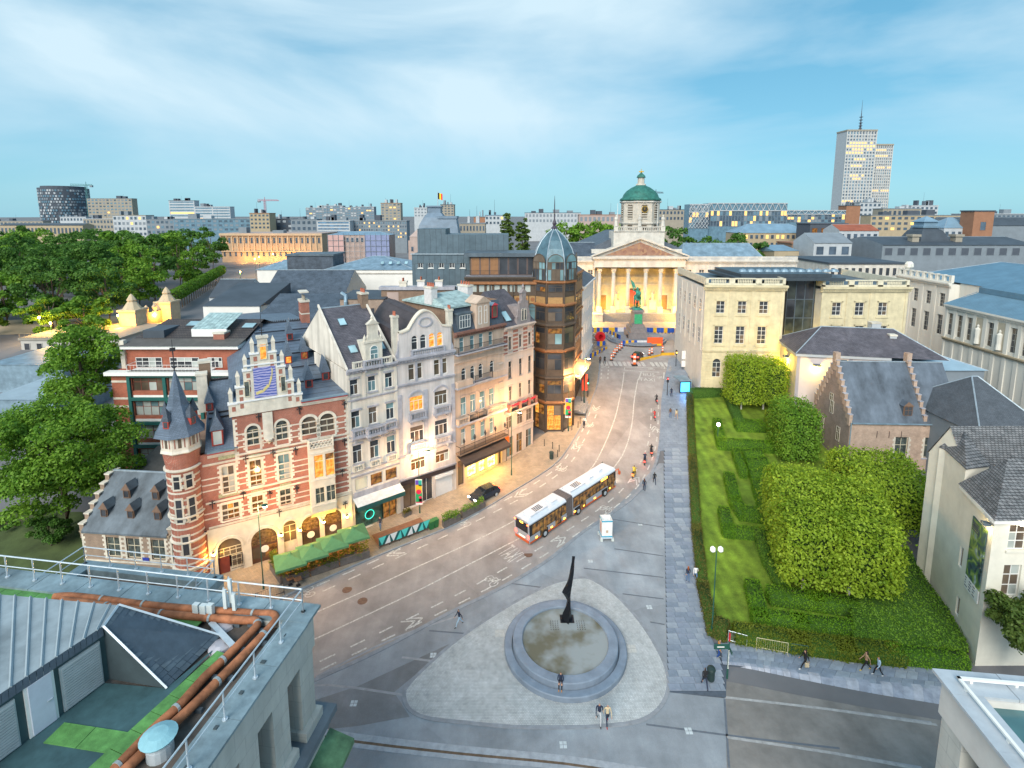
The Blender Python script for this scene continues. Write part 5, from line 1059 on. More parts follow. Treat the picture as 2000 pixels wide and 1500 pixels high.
 pl(MB().raw([(0,0,3.6),(L*.8,0,3.9),(L*.8,-2.4,3.3),(0,-2.0,3.0)],[(0,1,2,3)]).raw([(0,-2.0,2.85),(L*.8,-2.4,3.15),(L*.8,-2.4,3.3),(0,-2,3.0)],[(0,1,2,3)]).obj('canopy',M('canopy_pale',(.5,.36,.22),.6,.15,2),r),p0,ang,0,0,B.fp(1100,760,-1)[1]-3.5+1.2)
 for i in range(4): pl(MB().box(1,-2.2+i*.35-.6,0,8,-2.2+i*.35+1.5,.15*(i+1)).obj('entrance_step',kerbm,r),p0,ang,0,0,zg(92)-B.z0-.1)
iron_house()
def zinc_block():
 Y=92; a=A(806,560,Y); b=A(915,560,Y); B=Bld('zinc_clad_block','dark zinc clad rear block with five small white windows and upper storey','building',(a.x,Y,4),(b.x+7,Y,4),z=0); r=B.r; W=B.W
 zn=MBK('zinc_panels',(.105,.15,.185),(.085,.125,.155),(.05,.065,.08),1.0,6.0,.03,.5,False,.2,.15)
 H=B.fp(860,497)[1]; ws=B.row((800,300,4),[(65,890,103,852),(147,893,185,854),(230,893,268,854),(312,895,350,856),(395,896,432,857)])
 B.shell(W,8,H,ws,[zn,zn])
 for q in ws: win(r,*q,'2',whitef,gl_dark,.12); B.box('sill',q[0]-.1,-.1,q[1]-.12,q[2]+.1,.02,q[1],whitef)
 B.box('parapet_cap',-.2,-.2,H,W,.3,H+.15,lead); x0,z1=B.fp(815,457,2); x1,_=B.fp(993,460,2); b=MB(); b.box(x0,2,H,x1,9,B.fp(900,458,2)[1]); b.box(x0,2.1,H,x0+5,8.9,B.fp(830,447,2)[1]); b.obj('upper_storey',zn,r)
 B.box('base_strip',0,-.06,B.fp(860,557)[1]-.3,W,0,B.fp(860,557)[1],lead)
 # yard glazing in front
 for i in range(8): win(r,i*1.5,B.fp(860,572)[1],i*1.5+1.4,B.fp(860,559)[1]-.4,'1',zincd,MGL('glass_navy',(.03,.08,.14)),-.2)
zinc_block()
def corner_white():
 a=Vector((13.4,99.5,6)); b=Vector((18.0,115.5,7.6)); B=Bld('white_side_house','white plastered side of a corner house beyond the iron and glass house','house',a,b); r=B.r; W=B.W; H=B.fp(1135,545)[1]
 ws=[(1+i*2.5,4.5+j*4.6,2.2+i*2.5,7+j*4.6) for i in range(6) for j in range(3)]
 wp=M('white_plaster',(.72,.71,.70),.85,.08,.8,.05,20); B.shell(W,9,19,ws,[wp,wp]); [win(r,*q,'T',whitef,gl_dark,.12) for q in ws]; B.cornice(0,W,18.6,wp,.5,.7); B.band(0,W,4,.3,.2,wp); B.gable(0,W,0,9,19.3,22.3,slate,.3)
corner_white()
# ================= church with portico =================
wplas=M('church_white',(.58,.55,.50),.8,.16,.8,.06,16); wst=M('church_stone',(.50,.46,.40),.8,.16,1.2,.1,14)
def church():
 Y=147.0; z0=9.0; a=A(1160,632,Y); b=A(1331,632,Y); B=Bld('portico_church','white church with six column portico, painted pediment and green domed bell tower','church',(a.x,Y,z0),(b.x,Y,z0),z=z0); r=B.r; W=B.W
 fz=lambda py,y=0: B.fp(1245,py,y)[1]; fx=lambda px,py,y=0: B.fp(px,py,y)[0]
 for i in range(9): B.box('step',1.6,-.2+i*.34-2.6,i*.22,W-1.6,4,i*.22+.22,M('step_stone',(.22,.21,.20),.8,.2,2))
 pz=2.0
 for x0,x1 in ((-.6,1.9),(W-1.9,W+.6)): MB().box(x0,-3.2,0,x1,2,2.0).box(x0-.1,-3.3,2.0,x1+.1,2,2.25).obj('stair_pedestal',wst,r)
 ct=fz(524); xs=[fx(p,600) for p in (1170,1197.5,1226,1260,1289,1319)]
 for x in xs:
  c=MB(); c.cbox(0,0,0,1.55,1.55,1.6); c.lathe(0,0,[(.72,1.6),(.72,1.75),(.6,1.95)],14); co=c.obj('column',[wst],r,(x,.6,pz)); h=ct-pz
  MB().lathe(0,0,[(.58,1.95),(.58,h*.4),(.5,h-1.3)],14).obj('shaft',wst,co,smooth=True)
  cp=MB().lathe(0,0,[(.5,h-1.3),(.55,h-1.15),(.62,h-.7),(.82,h-.2)],10).cbox(0,0,h-.2,1.5,1.5,.2);
  for k in range(8): aa=k*PI/4; cp.cbox(.62*math.cos(aa),.62*math.sin(aa),h-.9,.18,.18,.5)
  cp.obj('capital',wst,co)
 # wall behind the columns with doors and niches, lit from below
 by=6.0; bw=MB(); hs=[(W*.42,pz,W*.58,pz+6.2,False)]; wall_mesh(bw,W,ct,hs,.6,by,0,0)
 bw.face([(0,0,0),(0,0,ct),(0,by,ct),(0,by,0)]); bw.face([(W,0,0),(W,by,0),(W,by,ct),(W,0,ct)]); bw.obj('portico_wall',[M('portico_plaster',(.50,.44,.32),.85,.2,1,.1,10)],r)
 B.box('portico_floor',1.2,-.3,pz-.3,W-1.2,by,pz,kerbm); B.box('portico_ceiling',0,-.3,ct,W,by+2,ct+.3,wst)
 B.box('door',W*.42,by+.3,pz,W*.58,by+.5,pz+6.2,M('door_dark',(.10,.06,.03),.6,.2,2)); B.box('red_banner',W*.44,by+.1,pz+1.5,W*.56,by+.2,pz+5.5,M('banner_red',(.5,.04,.04),.7,.15,2))
 for x in (W*.14,W*.86): B.box('side_door',x-.9,by-.1,pz,x+.9,by,pz+4.2,M('door_brown',(.22,.13,.06),.6,.2,2)); B.box('door_frame',x-1.2,by-.06,pz,x+1.2,by+.02,pz+4.7,wst)
 for z in (pz+7.2,pz+9.4): B.box('wall_band',0,by-.15,z,W,by,z+.3,wst)
 for x in (W*.285,W*.715):
  n=MB(); n.box(-1.0,0,0,1.0,.9,2.6); n.box(-1.15,-.1,2.6,1.15,1,2.85); n.lathe(0,.4,[(.5,2.85),(.42,3.6),(.5,4.2),(.55,4.7),(.2,5.1),(.24,5.35),(.16,5.6),(0,5.7)],10); n.tube([(.35,.3,4.6),(.75,.1,5.0),(.7,.0,5.6)],.12,6); n.obj('portico_statue',wst,r,(x,by-1.1,pz))
 for i,x in enumerate((W*.2,W*.40,W*.60,W*.8)): point('portico_light',(x,by-2.6,pz+.7),(1,.58,.07),1250 if i in (1,2) else 750,.3,r)
 # entablature and pediment
 e=MB(); z1=fz(501); e.box(-.3,-.3,ct,W+.3,by,ct+(z1-ct)*.78); e.box(-.9,-.9,ct+(z1-ct)*.82,W+.9,by,z1)
 for k in range(38): x=-.6+k*(W+1.0)/37; e.box(x,-.75,ct+(z1-ct)*.72,x+.28,-.28,ct+(z1-ct)*.83)
 e.obj('entablature',wplas,r)
 za=fz(466); pd=MB(); pd.prism([(-.9,z1),(W+.9,z1),(W/2,za-.1)],.2,by+1.5,0); pd.obj('pediment',[wplas],r)
 def pm(tag):
  m=bpy.data.materials.new(tag); m.use_nodes=True; n=m.node_tree.nodes; l=m.node_tree.links; tc=n.new('ShaderNodeTexCoord'); v=n.new('ShaderNodeTexVoronoi'); v.inputs['Scale'].default_value=1.3; l.new(tc.outputs['Object'],v.inputs[0]); rp=n.new('ShaderNodeValToRGB'); rp.color_ramp.elements[0].color=(.22,.10,.07,1); rp.color_ramp.elements[1].color=(.42,.24,.12,1); e2=rp.color_ramp.elements.new(.5); e2.color=(.34,.19,.13,1); l.new(v.outputs['Color'],rp.inputs[0]); l.new(rp.outputs[0],n['Principled BSDF'].inputs['Base Color']); return m
 tp=MB().prism([(2.6,z1+.25),(W-2.6,z1+.25),(W/2,za-1.0)],.12,.22).obj('tympanum_painting',pm('fresco_dark'),r)
 rk=MB()
 for (xa,za_),(xb,zb_) in (((-1.1,z1),(W/2,za)),((W+1.1,z1),(W/2,za))):
  rk.raw([(xa,-.9,za_),(xb,-.9,zb_),(xb,-.9,zb_+.5),(xa,-.9,za_+.35),(xa,.2,za_),(xb,.2,zb_),(xb,.2,zb_+.5),(xa,.2,za_+.35)],[(0,1,2,3),(3,2,6,7),(0,4,5,1)])
 rk.obj('raking_cornice',wplas,r)
 # attic with balustrade and three figures
 x0,x1=fx(1198,460,4),fx(1297,460,4); zb=fz(452,4); zt=fz(470,4); at=MB(); at.box(x0,3.5,z1,x1,11,zb-.0); at.box(-.5,4,z1,W+.5,11,fz(487,4)); at.obj('attic',wplas,r)
 bl=MB(); bl.box(x0,3.2,zb,x1,3.7,zb+.25); bl.box(x0,3.2,zb+1.15,x1,3.7,zb+1.4)
 for k in range(24): bl.lathe(x0+.4+k*(x1-x0-.8)/23,3.45,[(.1,zb+.25),(.16,zb+.55),(.1,zb+1.15)],6)
 for x in (x0,(x0+x1)/2-.6,x1-1.2): bl.box(x,3.1,zb,x+1.2,3.9,zb+1.45)
 bl.obj('balustrade',wplas,r)
 for x in (x0+.6,(x0+x1)/2,x1-.6): MB().lathe(x,3.5,[(.6,zb+1.45),(.5,zb+2.2),(.42,zb+3.0),(.58,zb+3.5),(.5,zb+3.9),(.2,zb+4.1),(.26,zb+4.35),(.2,zb+4.6),(0,zb+4.7)],10).obj('roof_statue',wplas,r)
 # bell tower
 ty=9.5; tx=fx(1249.5,430,ty); tw=(fx(1282,430,ty)-fx(1217,430,ty))/2*1.02; zt0=fz(455,ty)-4; ze=fz(392,ty)
 t=MB(); t.lathe(tx,ty,[(tw*1.12,zt0),(tw*1.12,ze-(ze-zt0)*.0)],8,0,PI/8); to=t.obj('bell_tower',[wst],r)
 for zz in (fz(436,ty),ze-.5): MB().lathe(tx,ty,[(tw*1.13,zz-.3),(tw*1.22,zz),(tw*1.22,zz+.3)],8,0,PI/8).obj('tower_cornice',wplas,to)
 ap=tw*1.12*math.cos(PI/8)
 for k in range(4,8):
  ang=k*PI/4;
  for zc,h,arch in ((fz(427,ty),(fz(401,ty)-fz(427,ty)),True),(fz(450,ty),(fz(439,ty)-fz(450,ty)),False)):
   o=MB().box(-.75,-.12,0,.75,.0,h).obj('louvre_opening',M('louvre_dark',(.08,.06,.04),.8,.2,2),to); o.location=(tx+ap*math.cos(ang),ty+ap*math.sin(ang),zc); o.rotation_euler=(0,0,ang+PI/2)
   s=MB(); nn=max(2,int(h/.62))
   for q in range(nn): s.box(-.8,-.28,q*h/nn,.8,-.06,q*h/nn+.3)
   if arch:
    aa=arcpts(1.5,0)
    for u,v in zip(aa,aa[1:]): s.prism([(u[0]-.75,h-.2+u[1]),(v[0]-.75,h-.2+v[1]),((v[0]-.75)*1.3,h-.2+v[1]*1.3),((u[0]-.75)*1.3,h-.2+u[1]*1.3)],-.2,0)
   so=s.obj('louvre',wst,to); so.location=o.location; so.rotation_euler=o.rotation_euler
 ck=MB(); ck.lathe(0,0,[(.95,0),(.95,.1)],20,0); ck.lathe(0,0,[(.78,.1),(.78,.12)],20,1);
 for k in range(12): aa=k*PI/6; ck.box(.84*math.cos(aa)-.06,.84*math.sin(aa)-.06,.1,.84*math.cos(aa)+.06,.84*math.sin(aa)+.06,.16,1)
 ck.box(-.04,0,.12,.04,.62,.16,0); ck.box(-.3,-.03,.12,.1,.05,.16,0); c=ck.obj('clock_face',[M('gold',(.75,.45,.06),.35,.1,3,0,1,.6),M('clock_black',(.03,.025,.02),.5,.1,3)],to); c.location=(tx,ty-ap-.35,fz(409,ty)); c.rotation_euler=(PI/2,0,0)
 cg=M('copper_green',(.032,.15,.125),.6,.4,1.1,.05,6,.1); hd=fz(362,ty)-ze; d=MB(); d.lathe(tx,ty,[(tw*1.2,ze),(tw*1.17,ze+hd*.12),(tw*1.05,ze+hd*.2),(tw*.98,ze+hd*.4),(tw*.82,ze+hd*.62),(tw*.55,ze+hd*.84),(tw*.3,ze+hd*.97),(tw*.28,ze+hd)],16,0,PI/16); do=d.obj('dome',cg,r,smooth=True)
 z2=ze+hd; z3=fz(347,ty); z4=fz(338,ty); MB().lathe(tx,ty,[(tw*.3,z2),(tw*.28,z2+.4),(tw*.2,z2+.5),(tw*.2,z3),(tw*.27,z3+.1)],8).obj('lantern',wst,do); MB().lathe(tx,ty,[(tw*.27,z3),(tw*.22,z3+.6),(tw*.1,z4-.2),(.06,z4+.2)],10).obj('lantern_cap',cg,do)
 z5=fz(330,ty); MB().cyl(tx,ty,z4,z5,.08,.08,6).box(tx-.7,ty-.07,z5-.9,tx+.7,ty+.07,z5-.6).lathe(tx,ty,[(.25,z4+.1),(.3,z4+.3),(.1,z4+.5)],8).obj('cross',M('gold',(.75,.45,.06)),do)
 for k in (5,7): aa=k*PI/4; MB().lathe(tx+tw*.9*math.cos(aa),ty+tw*.9*math.sin(aa),[(.3,ze+hd*.22),(.3,ze+hd*.34)],8).obj('dome_oculus',M('gold',(.75,.45,.06)),do)
 for px in (1206,1284):
  x=fx(px,450,4); MB().cyl(x,4.5,zb,zb+8,.09,.05,6).obj('flagpole',whitef,r)
 # nave roof behind
 nb=MB(); nb.raw([(-1,6,fz(487,4)),(W+1,6,fz(487,4)),(W/2+3,8,fz(455,4)),(W/2-3,8,fz(455,4)),(-1,40,fz(487,4)),(W+1,40,fz(487,4)),(W/2+3,38,fz(455,4)),(W/2-3,38,fz(455,4))],[(0,1,2,3),(3,2,6,7),(0,3,7,4),(1,5,6,2)]); nb.obj('nave_roof',slate,r)
church()
def wing(name,label,pa,pb,n,Zw,lit=()):
 Y=148.5; a=A(pa,632,Y); b=A(pb,632,Y); B=Bld(name,label,'building',(a.x,Y,9),(b.x,Y,9),z=9); r=B.r; W=B.W; m=(pa+pb)/2; fz=lambda py: B.fp(m,py)[1]
 H=fz(513); pit=W/n; ws=[]
 for i in range(n):
  x=pit*(i+.5)
  for za,zb,w,k in ((fz(541),fz(527),1.45,0),(fz(575),fz(554),1.5,1),(fz(612),fz(592),1.6,2),(fz(627),fz(621),1.3,3)): ws.append((x-w/2,za,x+w/2,zb,k==2,k,i))
 B.shell(W,12,H,[q[:5] for q in ws],[wplas,wplas])
 for q in ws: win(r,*q[:4],'6' if q[5]<2 else '8' if q[5]==2 else '2',whitef,gl_lit if (q[6],q[5]) in lit else gl_dark,.14,q[4])
 for q in ws:
  if q[5]<2: B.box('window_surround',q[0]-.25,-.08,q[3]+.1,q[2]+.25,0,q[3]+.4,wplas)
 B.band(0,W,fz(584),.4,.3,wplas); B.cornice(0,W,H-.3,wplas,.7,.9); B.box('parapet',0,-.2,H+.6,W,.3,fz(503)+.3,wplas)
 for i in range(n): B.box('parapet_panel',pit*(i+.5)-1.2,-.24,H+1.0,pit*(i+.5)+1.2,-.19,fz(505),stoneg)
 for i in range(n+1): B.box('pilaster',max(0,pit*i-.35),-.1,fz(583)+.4,min(W,pit*i+.35),0,H-.3,wplas)
 return B
w=wing('palace_wing','white three storey wing left of the church portico',1112,1164,2,None); w.gable(0,w.W,1,12,w.fp(1130,505)[1],w.fp(1130,486)[1]+1.5,slate)
w=wing('palace_wing','long white wing with blue zinc roof right of the church portico',1329,1548,9,None,((0,1),)); w.hip(0,w.W*.72,1.5,12,w.fp(1440,505)[1],w.fp(1440,490)[1]+1.8,zinc,2)
# equestrian statue on its pedestal
def rider():
 p=G(1242,662); z=p.z; t=thing('equestrian_statue','green bronze rider holding up a flag on stone pedestal in the square','statue',(p.x,p.y,z)); t.scale=(1.3,1.3,1.3)
 st=M('pedestal_stone',(.20,.19,.20),.8,.2,2); bz=M('bronze_green',(.05,.26,.20),.6,.4,2,.1,8,.2)
 k=p.y/FPX; h=lambda a,b:(a-b)*k
 MB().lathe(0,0,[(5.6,0),(5.6,.25),(5.2,.25),(5.2,.45)],28).obj('plinth',M('plinth_blue',(.19,.22,.27),.7,.2,2),t)
 b=MB(); b.cbox(0,0,.45,3.6,4.6,1.1); b.cbox(0,0,1.55,3.0,4.0,.9); b.cbox(0,0,2.45,2.2,3.2,.6); b.cbox(0,0,3.05,1.7,2.7,2.3); b.cbox(0,0,5.35,2.1,3.1,.4); b.obj('pedestal',st,t); MB().box(-.7,-1.42,3.2,.7,-1.34,5.0).obj('relief_plate',M('bronze_bright',(.04,.33,.16),.5,.3,2),t)
 m=MB(); Z=5.75; m.cbox(0,0,Z,1.5,2.6,.25)
 V=Vector
 m.tube([V((0,1.15,Z+2.1)),V((0,.5,Z+2.15)),V((0,-.5,Z+2.1)),V((0,-1.0,Z+2.3))],.5,10)
 m.tube([V((0,-.9,Z+2.3)),V((.05,-1.3,Z+2.9)),V((.1,-1.55,Z+3.35))],.34,8,0,.22); m.tube([V((.1,-1.45,Z+3.4)),V((.12,-1.9,Z+3.05))],.2,8,0,.12)
 for x,y,fy,kn in ((-.28,-.75,-.85,.0),(.28,-.8,-1.35,.45),(-.28,.9,1.15,0),(.28,.9,.75,0)):
  m.tube([V((x,y,Z+1.9)),V((x,(y+fy)/2-(.25 if kn else -.08),Z+1.15+kn*.5)),V((x,fy,Z+.25+kn))],.2,7,0,.1); m.cbox(x,fy-.05,Z+.2+kn,.2,.28,.14)
 m.tube([V((0,1.2,Z+2.2)),V((0,1.55,Z+1.8)),V((0,1.5,Z+1.0))],.16,6,0,.05)
 m.obj('horse',bz,t,smooth=True)
 q=MB(); q.tube([V((0,.1,Z+2.4)),V((0,.08,Z+2.9)),V((0,.02,Z+3.5))],.32,8,0,.36); q.lathe(0,0,[(.14,Z+3.5),(.22,Z+3.7),(.24,Z+3.9),(.12,Z+4.1),(0,Z+4.2)],8)
 for s in (-1,1): q.tube([V((s*.25,.1,Z+2.5)),V((s*.55,-.35,Z+2.0)),V((s*.5,-.2,Z+1.2))],.17,6,0,.1)
 q.tube([V((-.35,0,Z+3.4)),V((-.75,-.2,Z+3.5)),V((-.85,-.3,Z+4.0))],.13,6,0,.09); q.tube([V((.35,0,Z+3.4)),V((.6,-.3,Z+3.0)),V((.2,-.7,Z+2.8))],.13,6,0,.09)
 q.obj('rider',bz,t,smooth=True)
 f=MB(); f.tube([V((-.7,-.3,Z+3.2)),V((-1.55,-.3,Z+6.0))],.05,6); f.raw([(-.95,-.32,Z+4.1),(-.35,-.42,Z+4.0),(-.75,-.3,Z+5.0),(-1.4,-.3,Z+5.6),(-.95,-.2,Z+4.1),(-.35,-.3,Z+4.0),(-.75,-.2,Z+5.0),(-1.4,-.22,Z+5.6)],[(0,1,2,3),(7,6,5,4),(0,4,5,1),(1,5,6,2),(2,6,7,3)]); f.obj('flag',bz,t)
rider()
# ================= cream pavilions on the right =================
cream=M('cream_stucco',(.62,.55,.37),.85,.18,.7,.05,20)
over(cream,'noise',.8,.84,1.06,(1,1,.12)); over(wplas,'noise',.6,.84,1.06,(1,1,.12))
def pavilion(name,label,a,b,Zr,rows,side=None,arch=None,D=20,cpx=565):
 B=Bld(name,label,'building',a,b); r=B.r; W=B.W
 H=B.fp(*cpx)[1]; hs=[]; wl=[]
 for stl,L in rows:
  for q in B.row(Zr,L): hs.append(q); wl.append((q,stl,False))
 if arch:
  for q in B.row(Zr,arch): hs.append((*q,True)); wl.append((q,'6',True))
 B.shell(W,D,H,hs,[cream,M('cream_side',(.62,.60,.55),.85,.1,.7)])
 for q,stl,ar in wl:
  win(r,*q,stl,whitef,[gl_dark,gl_dark,gl_br],.16,ar)
  if not ar:
   fr=MB(); e=.28; fr.box(q[0]-e,-.06,q[1]-e,q[0]-.08,0,q[3]+e); fr.box(q[2]+.08,-.06,q[1]-e,q[2]+e,0,q[3]+e); fr.box(q[0]-e,-.06,q[3]+.08,q[2]+e,0,q[3]+e+.12); fr.box(q[0]-e-.1,-.14,q[1]-e-.25,q[2]+e+.1,0,q[1]-e-.03); fr.obj('window_surround',cream,r)
 z1=min(q[0][1] for q in wl if not q[2])-1.6; B.band(0,W,z1,.4,.3,cream); B.cornice(-.3,W+.3,H-.4,cream,.8,1.0)
 B.box('roof_deck',0,.2,H+.5,W,D,H+.62,zincd)
 n=3; zb=H+.6; q=MB()
 for i in range(4): x=W*i/3; q.box(max(0,x-.5),-.1,zb,min(W,x+.5),.35,zb+1.25)
 q.box(0,-.1,zb,W,.35,zb+.3); q.box(0,-.12,zb+1.05,W,.37,zb+1.25)
 for i in range(3):
  for k in range(9): q.lathe(W*i/3+W/6+(k-4)*.3,.12,[(.08,zb+.3),(.13,zb+.55),(.08,zb+1.05)],6)
 q.box(-.05,.3,zb,.3,D,zb+1.25); q.box(W-.3,.3,zb,W+.05,D,zb+1.25); q.obj('balustrade',M('balustrade_cream',(.6,.56,.44),.8,.15,1.5),r)
 ws=[q[0] for q in wl]; xs=[0]+[(ws[i][2]+ws[i+1][0])/2 for i in range(2)]+[W]
 for i,x in enumerate(xs): B.box('pilaster',max(0,x-.45),-.1,z1+.4,min(W,x+.45),0,H-.4,cream)
 # rusticated base
 for k in range(int(z1/.5)):
  if arch:
   qa=wl[-1][0];
   for x0,x1 in ((0,qa[0]-.15),(qa[2]+.15,W)): B.box('rustic_course',x0,-.07,.5*k+.05,x1,0,.5*k+.46,cream)
  else: B.box('rustic_course',0,-.07,.5*k+.05,W,0,.5*k+.46,cream)
 if side:
  for i in range(5):
   for za,zb_ in ((z1+1.3,z1+4.2),(z1+7.2,z1+9.6)): o=win(r,0,0,1.3,zb_-za,'6',whitef,gl_dark,0); o.location=(-.06,3.0+i*3.6,za); o.rotation_euler=(0,0,-PI/2)
   for s2 in (0,): B.box('pilaster',-.1,1.0+i*3.6,z1,0,1.7+i*3.6,H-.4,M('cream_side',(.62,.60,.55)))
 return B
ZP=(1300,480,4.1675)
cb1=pavilion('cream_pavilion','cream classical pavilion with balustrade behind the hedge garden, nearest the road',G(1367,771),G(1518,775),ZP,[('6',[(410,548,485,450),(587,550,660,452),(760,552,838,455)]),('8',[(395,793,470,655),(568,797,645,657),(740,800,822,660)])],True,[(377,1068,452,920)],cpx=(1450,563))
cb1.r.rotation_euler[2]-=0.0
a=A(1588,780,97);b=A(1752,780,97); a.z=b.z=5
cb2=pavilion('cream_pavilion','cream classical pavilion with balustrade standing behind the slate hipped roof',a,b,(1500,500,4),[('6',[(497,460,575,362),(675,463,755,365),(857,467,935,368)]),('8',[(490,690,570,545),(668,692,750,548),(850,695,930,550)])],cpx=(1670,566))
def glass_link():
 Y=99; a=A(1522,780,Y); b=A(1590,780,Y); B=Bld('glass_link','tall dark glass link with flat overhanging roof between the cream pavilions','building',(a.x,Y,5),(b.x,Y,5)); r=B.r; W=B.W; H=B.fp(1555,548)[1]
 gd=MGL('glass_link',(.05,.06,.055),.06,.5,.5); nx,nz=4,6
 for i in range(nx):
  for j in range(nz): win(r,W*i/nx,H*j/nz,W*(i+1)/nx,H*(j+1)/nz,'1',zincd,[gd,gd,gl_dark] if j!=2 else [gd,gl_dim],0,fw=.08)
 MB().box(0,.3,0,W,12,H).obj('core',M('core_dark',(.08,.075,.07),.8,.2,1),r)
 x0=B.fp(1442,535,-3)[0]; x1=B.fp(1652,545,-3)[0]; MB().box(x0,-3,H+.3,x1,12,H+.85).box(x0+1,-2,H+.85,x1-2,11,H+1.5).obj('roof_slab',M('slab_roof',(.05,.065,.08),.4,.2,1),r)
 b=MB()
 for i in range(12): b.lathe(x0+3+i*1.6,2,[(.8,H+1.5),(.6,H+1.9),(0,H+2.1)],10)
 b.obj('roof_dome',zinc,r)
 point('link_light',(0.3,-1.0,B.fp(1522,668)[1]),(1,.66,.08),500,.2,r); MB().lathe(0,0,[(.05,0),(.18,.1),(.18,.4),(.05,.5)],8).obj('wall_lamp',ME('lamp_yellow',(1,.75,.2),14),r,(.2,-.6,B.fp(1522,668)[1]))
glass_link()
# ================= blocks at middle and far distance =================
PW={}
def pane_mesh(w,h,fm,gm):
 k=(round(w,2),round(h,2),fm.name,gm.name)
 if k not in PW:
  b=MB(); f=min(.12,w*.12); b.box(0,-.08,0,f,.03,h); b.box(w-f,-.08,0,w,.03,h); b.box(f,-.08,0,w-f,.03,f); b.box(f,-.08,h-f,w-f,.03,h); b.box(f,-.03,f,w-f,.02,h-f,1); PW[k]=b.mesh('window',[fm,gm])
 return PW[k]
gl_far=MGL('glass_far',(.07,.10,.14),.1,.4); lit_far=ME('far_lit',(1,.55,.14),.9,(.3,.2,.1))
def blk(name,label,cat,px0,px1,Y,pt,pb,wall,nx=0,nz=0,wm=None,roof=None,D=12,fm=None,wf=.62,hf=.55,lit=.0,zb=None,y2=None,group=None,top=.0):
 """one building: front wall from pixel px0 to px1 at distance Y, wall top at pixel row pt, windows between pt and pb"""
 a=A(px0,500,Y); b=A(px1,500,y2 or Y); z0=zb if zb is not None else zg(Y)-.5
 B=Bld(name,label,cat,(a.x,Y,z0),(b.x,y2 or Y,z0),group,z=z0); W=B.W; pm=(px0+px1)/2; H=B.fp(pm,pt)[1]; zlo=B.fp(pm,pb)[1]
 w=MB(); w.box(0,0,0,W,D,H); w.obj('wall',wall,B.r)
 if nx:
  pw=W/nx; ph=(H-zlo)/nz
  for i in range(nx):
   for j in range(nz):
    g=wm if not isinstance(wm,(list,tuple)) else R.choice(wm)
    if R.random()<lit: g=lit_far
    ob('window',pane_mesh(pw*wf,ph*hf,fm or wall,g or gl_far),B.r,(pw*(i+.5-wf/2),-.02,zlo+ph*(j+.5-hf/2)))
 B.H=H
 if roof and roof[0]=='flat' and Y>300:
  for k in range(R.randrange(2,5)): x=R.uniform(.1,.8)*W; q=R.uniform(.05,.14)*W; MB().box(x,3,H+.5,x+q,8,H+.5+R.uniform(1.5,4.5)).obj('roof_plant',R.choice([cgr,cw,cdk]),B.r)
  MB().cyl(W*R.uniform(.2,.8),5,H,H+R.uniform(5,12),.12,.06,4).obj('aerial',cdk,B.r)
 if roof:
  kind,pr,rm=roof
  if kind=='gable': B.gable(0,W,0,D,H,B.fp(pm,pr,D/2)[1],rm,.3,endm=wall)
  elif kind=='hip': B.hip(0,W,0,D,H,B.fp(pm,pr,D/2)[1],rm,min(D/2,W/2.2),.3)
  elif kind=='shed': MB().raw([(-.2,-.2,H),(W+.2,-.2,H),(W+.2,D,B.fp(pm,pr,D)[1]),(-.2,D,B.fp(pm,pr,D)[1])],[(0,1,2,3)]).raw([(-.2,D,H-1),(-.2,-.2,H),(-.2,D,B.fp(pm,pr,D)[1])],[(0,1,2)]).raw([(W+.2,D,H-1),(W+.2,-.2,H),(W+.2,D,B.fp(pm,pr,D)[1])],[(0,1,2)]).obj('roof',rm,B.r)
  elif kind=='flat': B.box('roof_edge',-.3,-.3,H,W+.3,D+.3,H+.5,rm)
 return B
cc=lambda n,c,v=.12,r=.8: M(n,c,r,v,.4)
cw=cc('far_white',(.42,.45,.48)); cbg=cc('far_beige',(.31,.28,.23)); cgr=cc('far_grey',(.19,.225,.26)); cdk=cc('far_dark',(.07,.085,.11)); cbl=cc('far_blueglass',(.12,.21,.28),.3,.3); cpk=cc('far_pink',(.40,.31,.28)); corr=cc('far_orange',(.30,.15,.09)); cyl=cc('far_sand',(.38,.31,.21)); rfb=M('far_blue_roof',(.17,.27,.36),.5,.2,.2); rfd=M('far_dark_roof',(.055,.07,.09),.6,.25,.2); rfr=M('far_red_roof',(.30,.09,.05),.7,.2,.3)
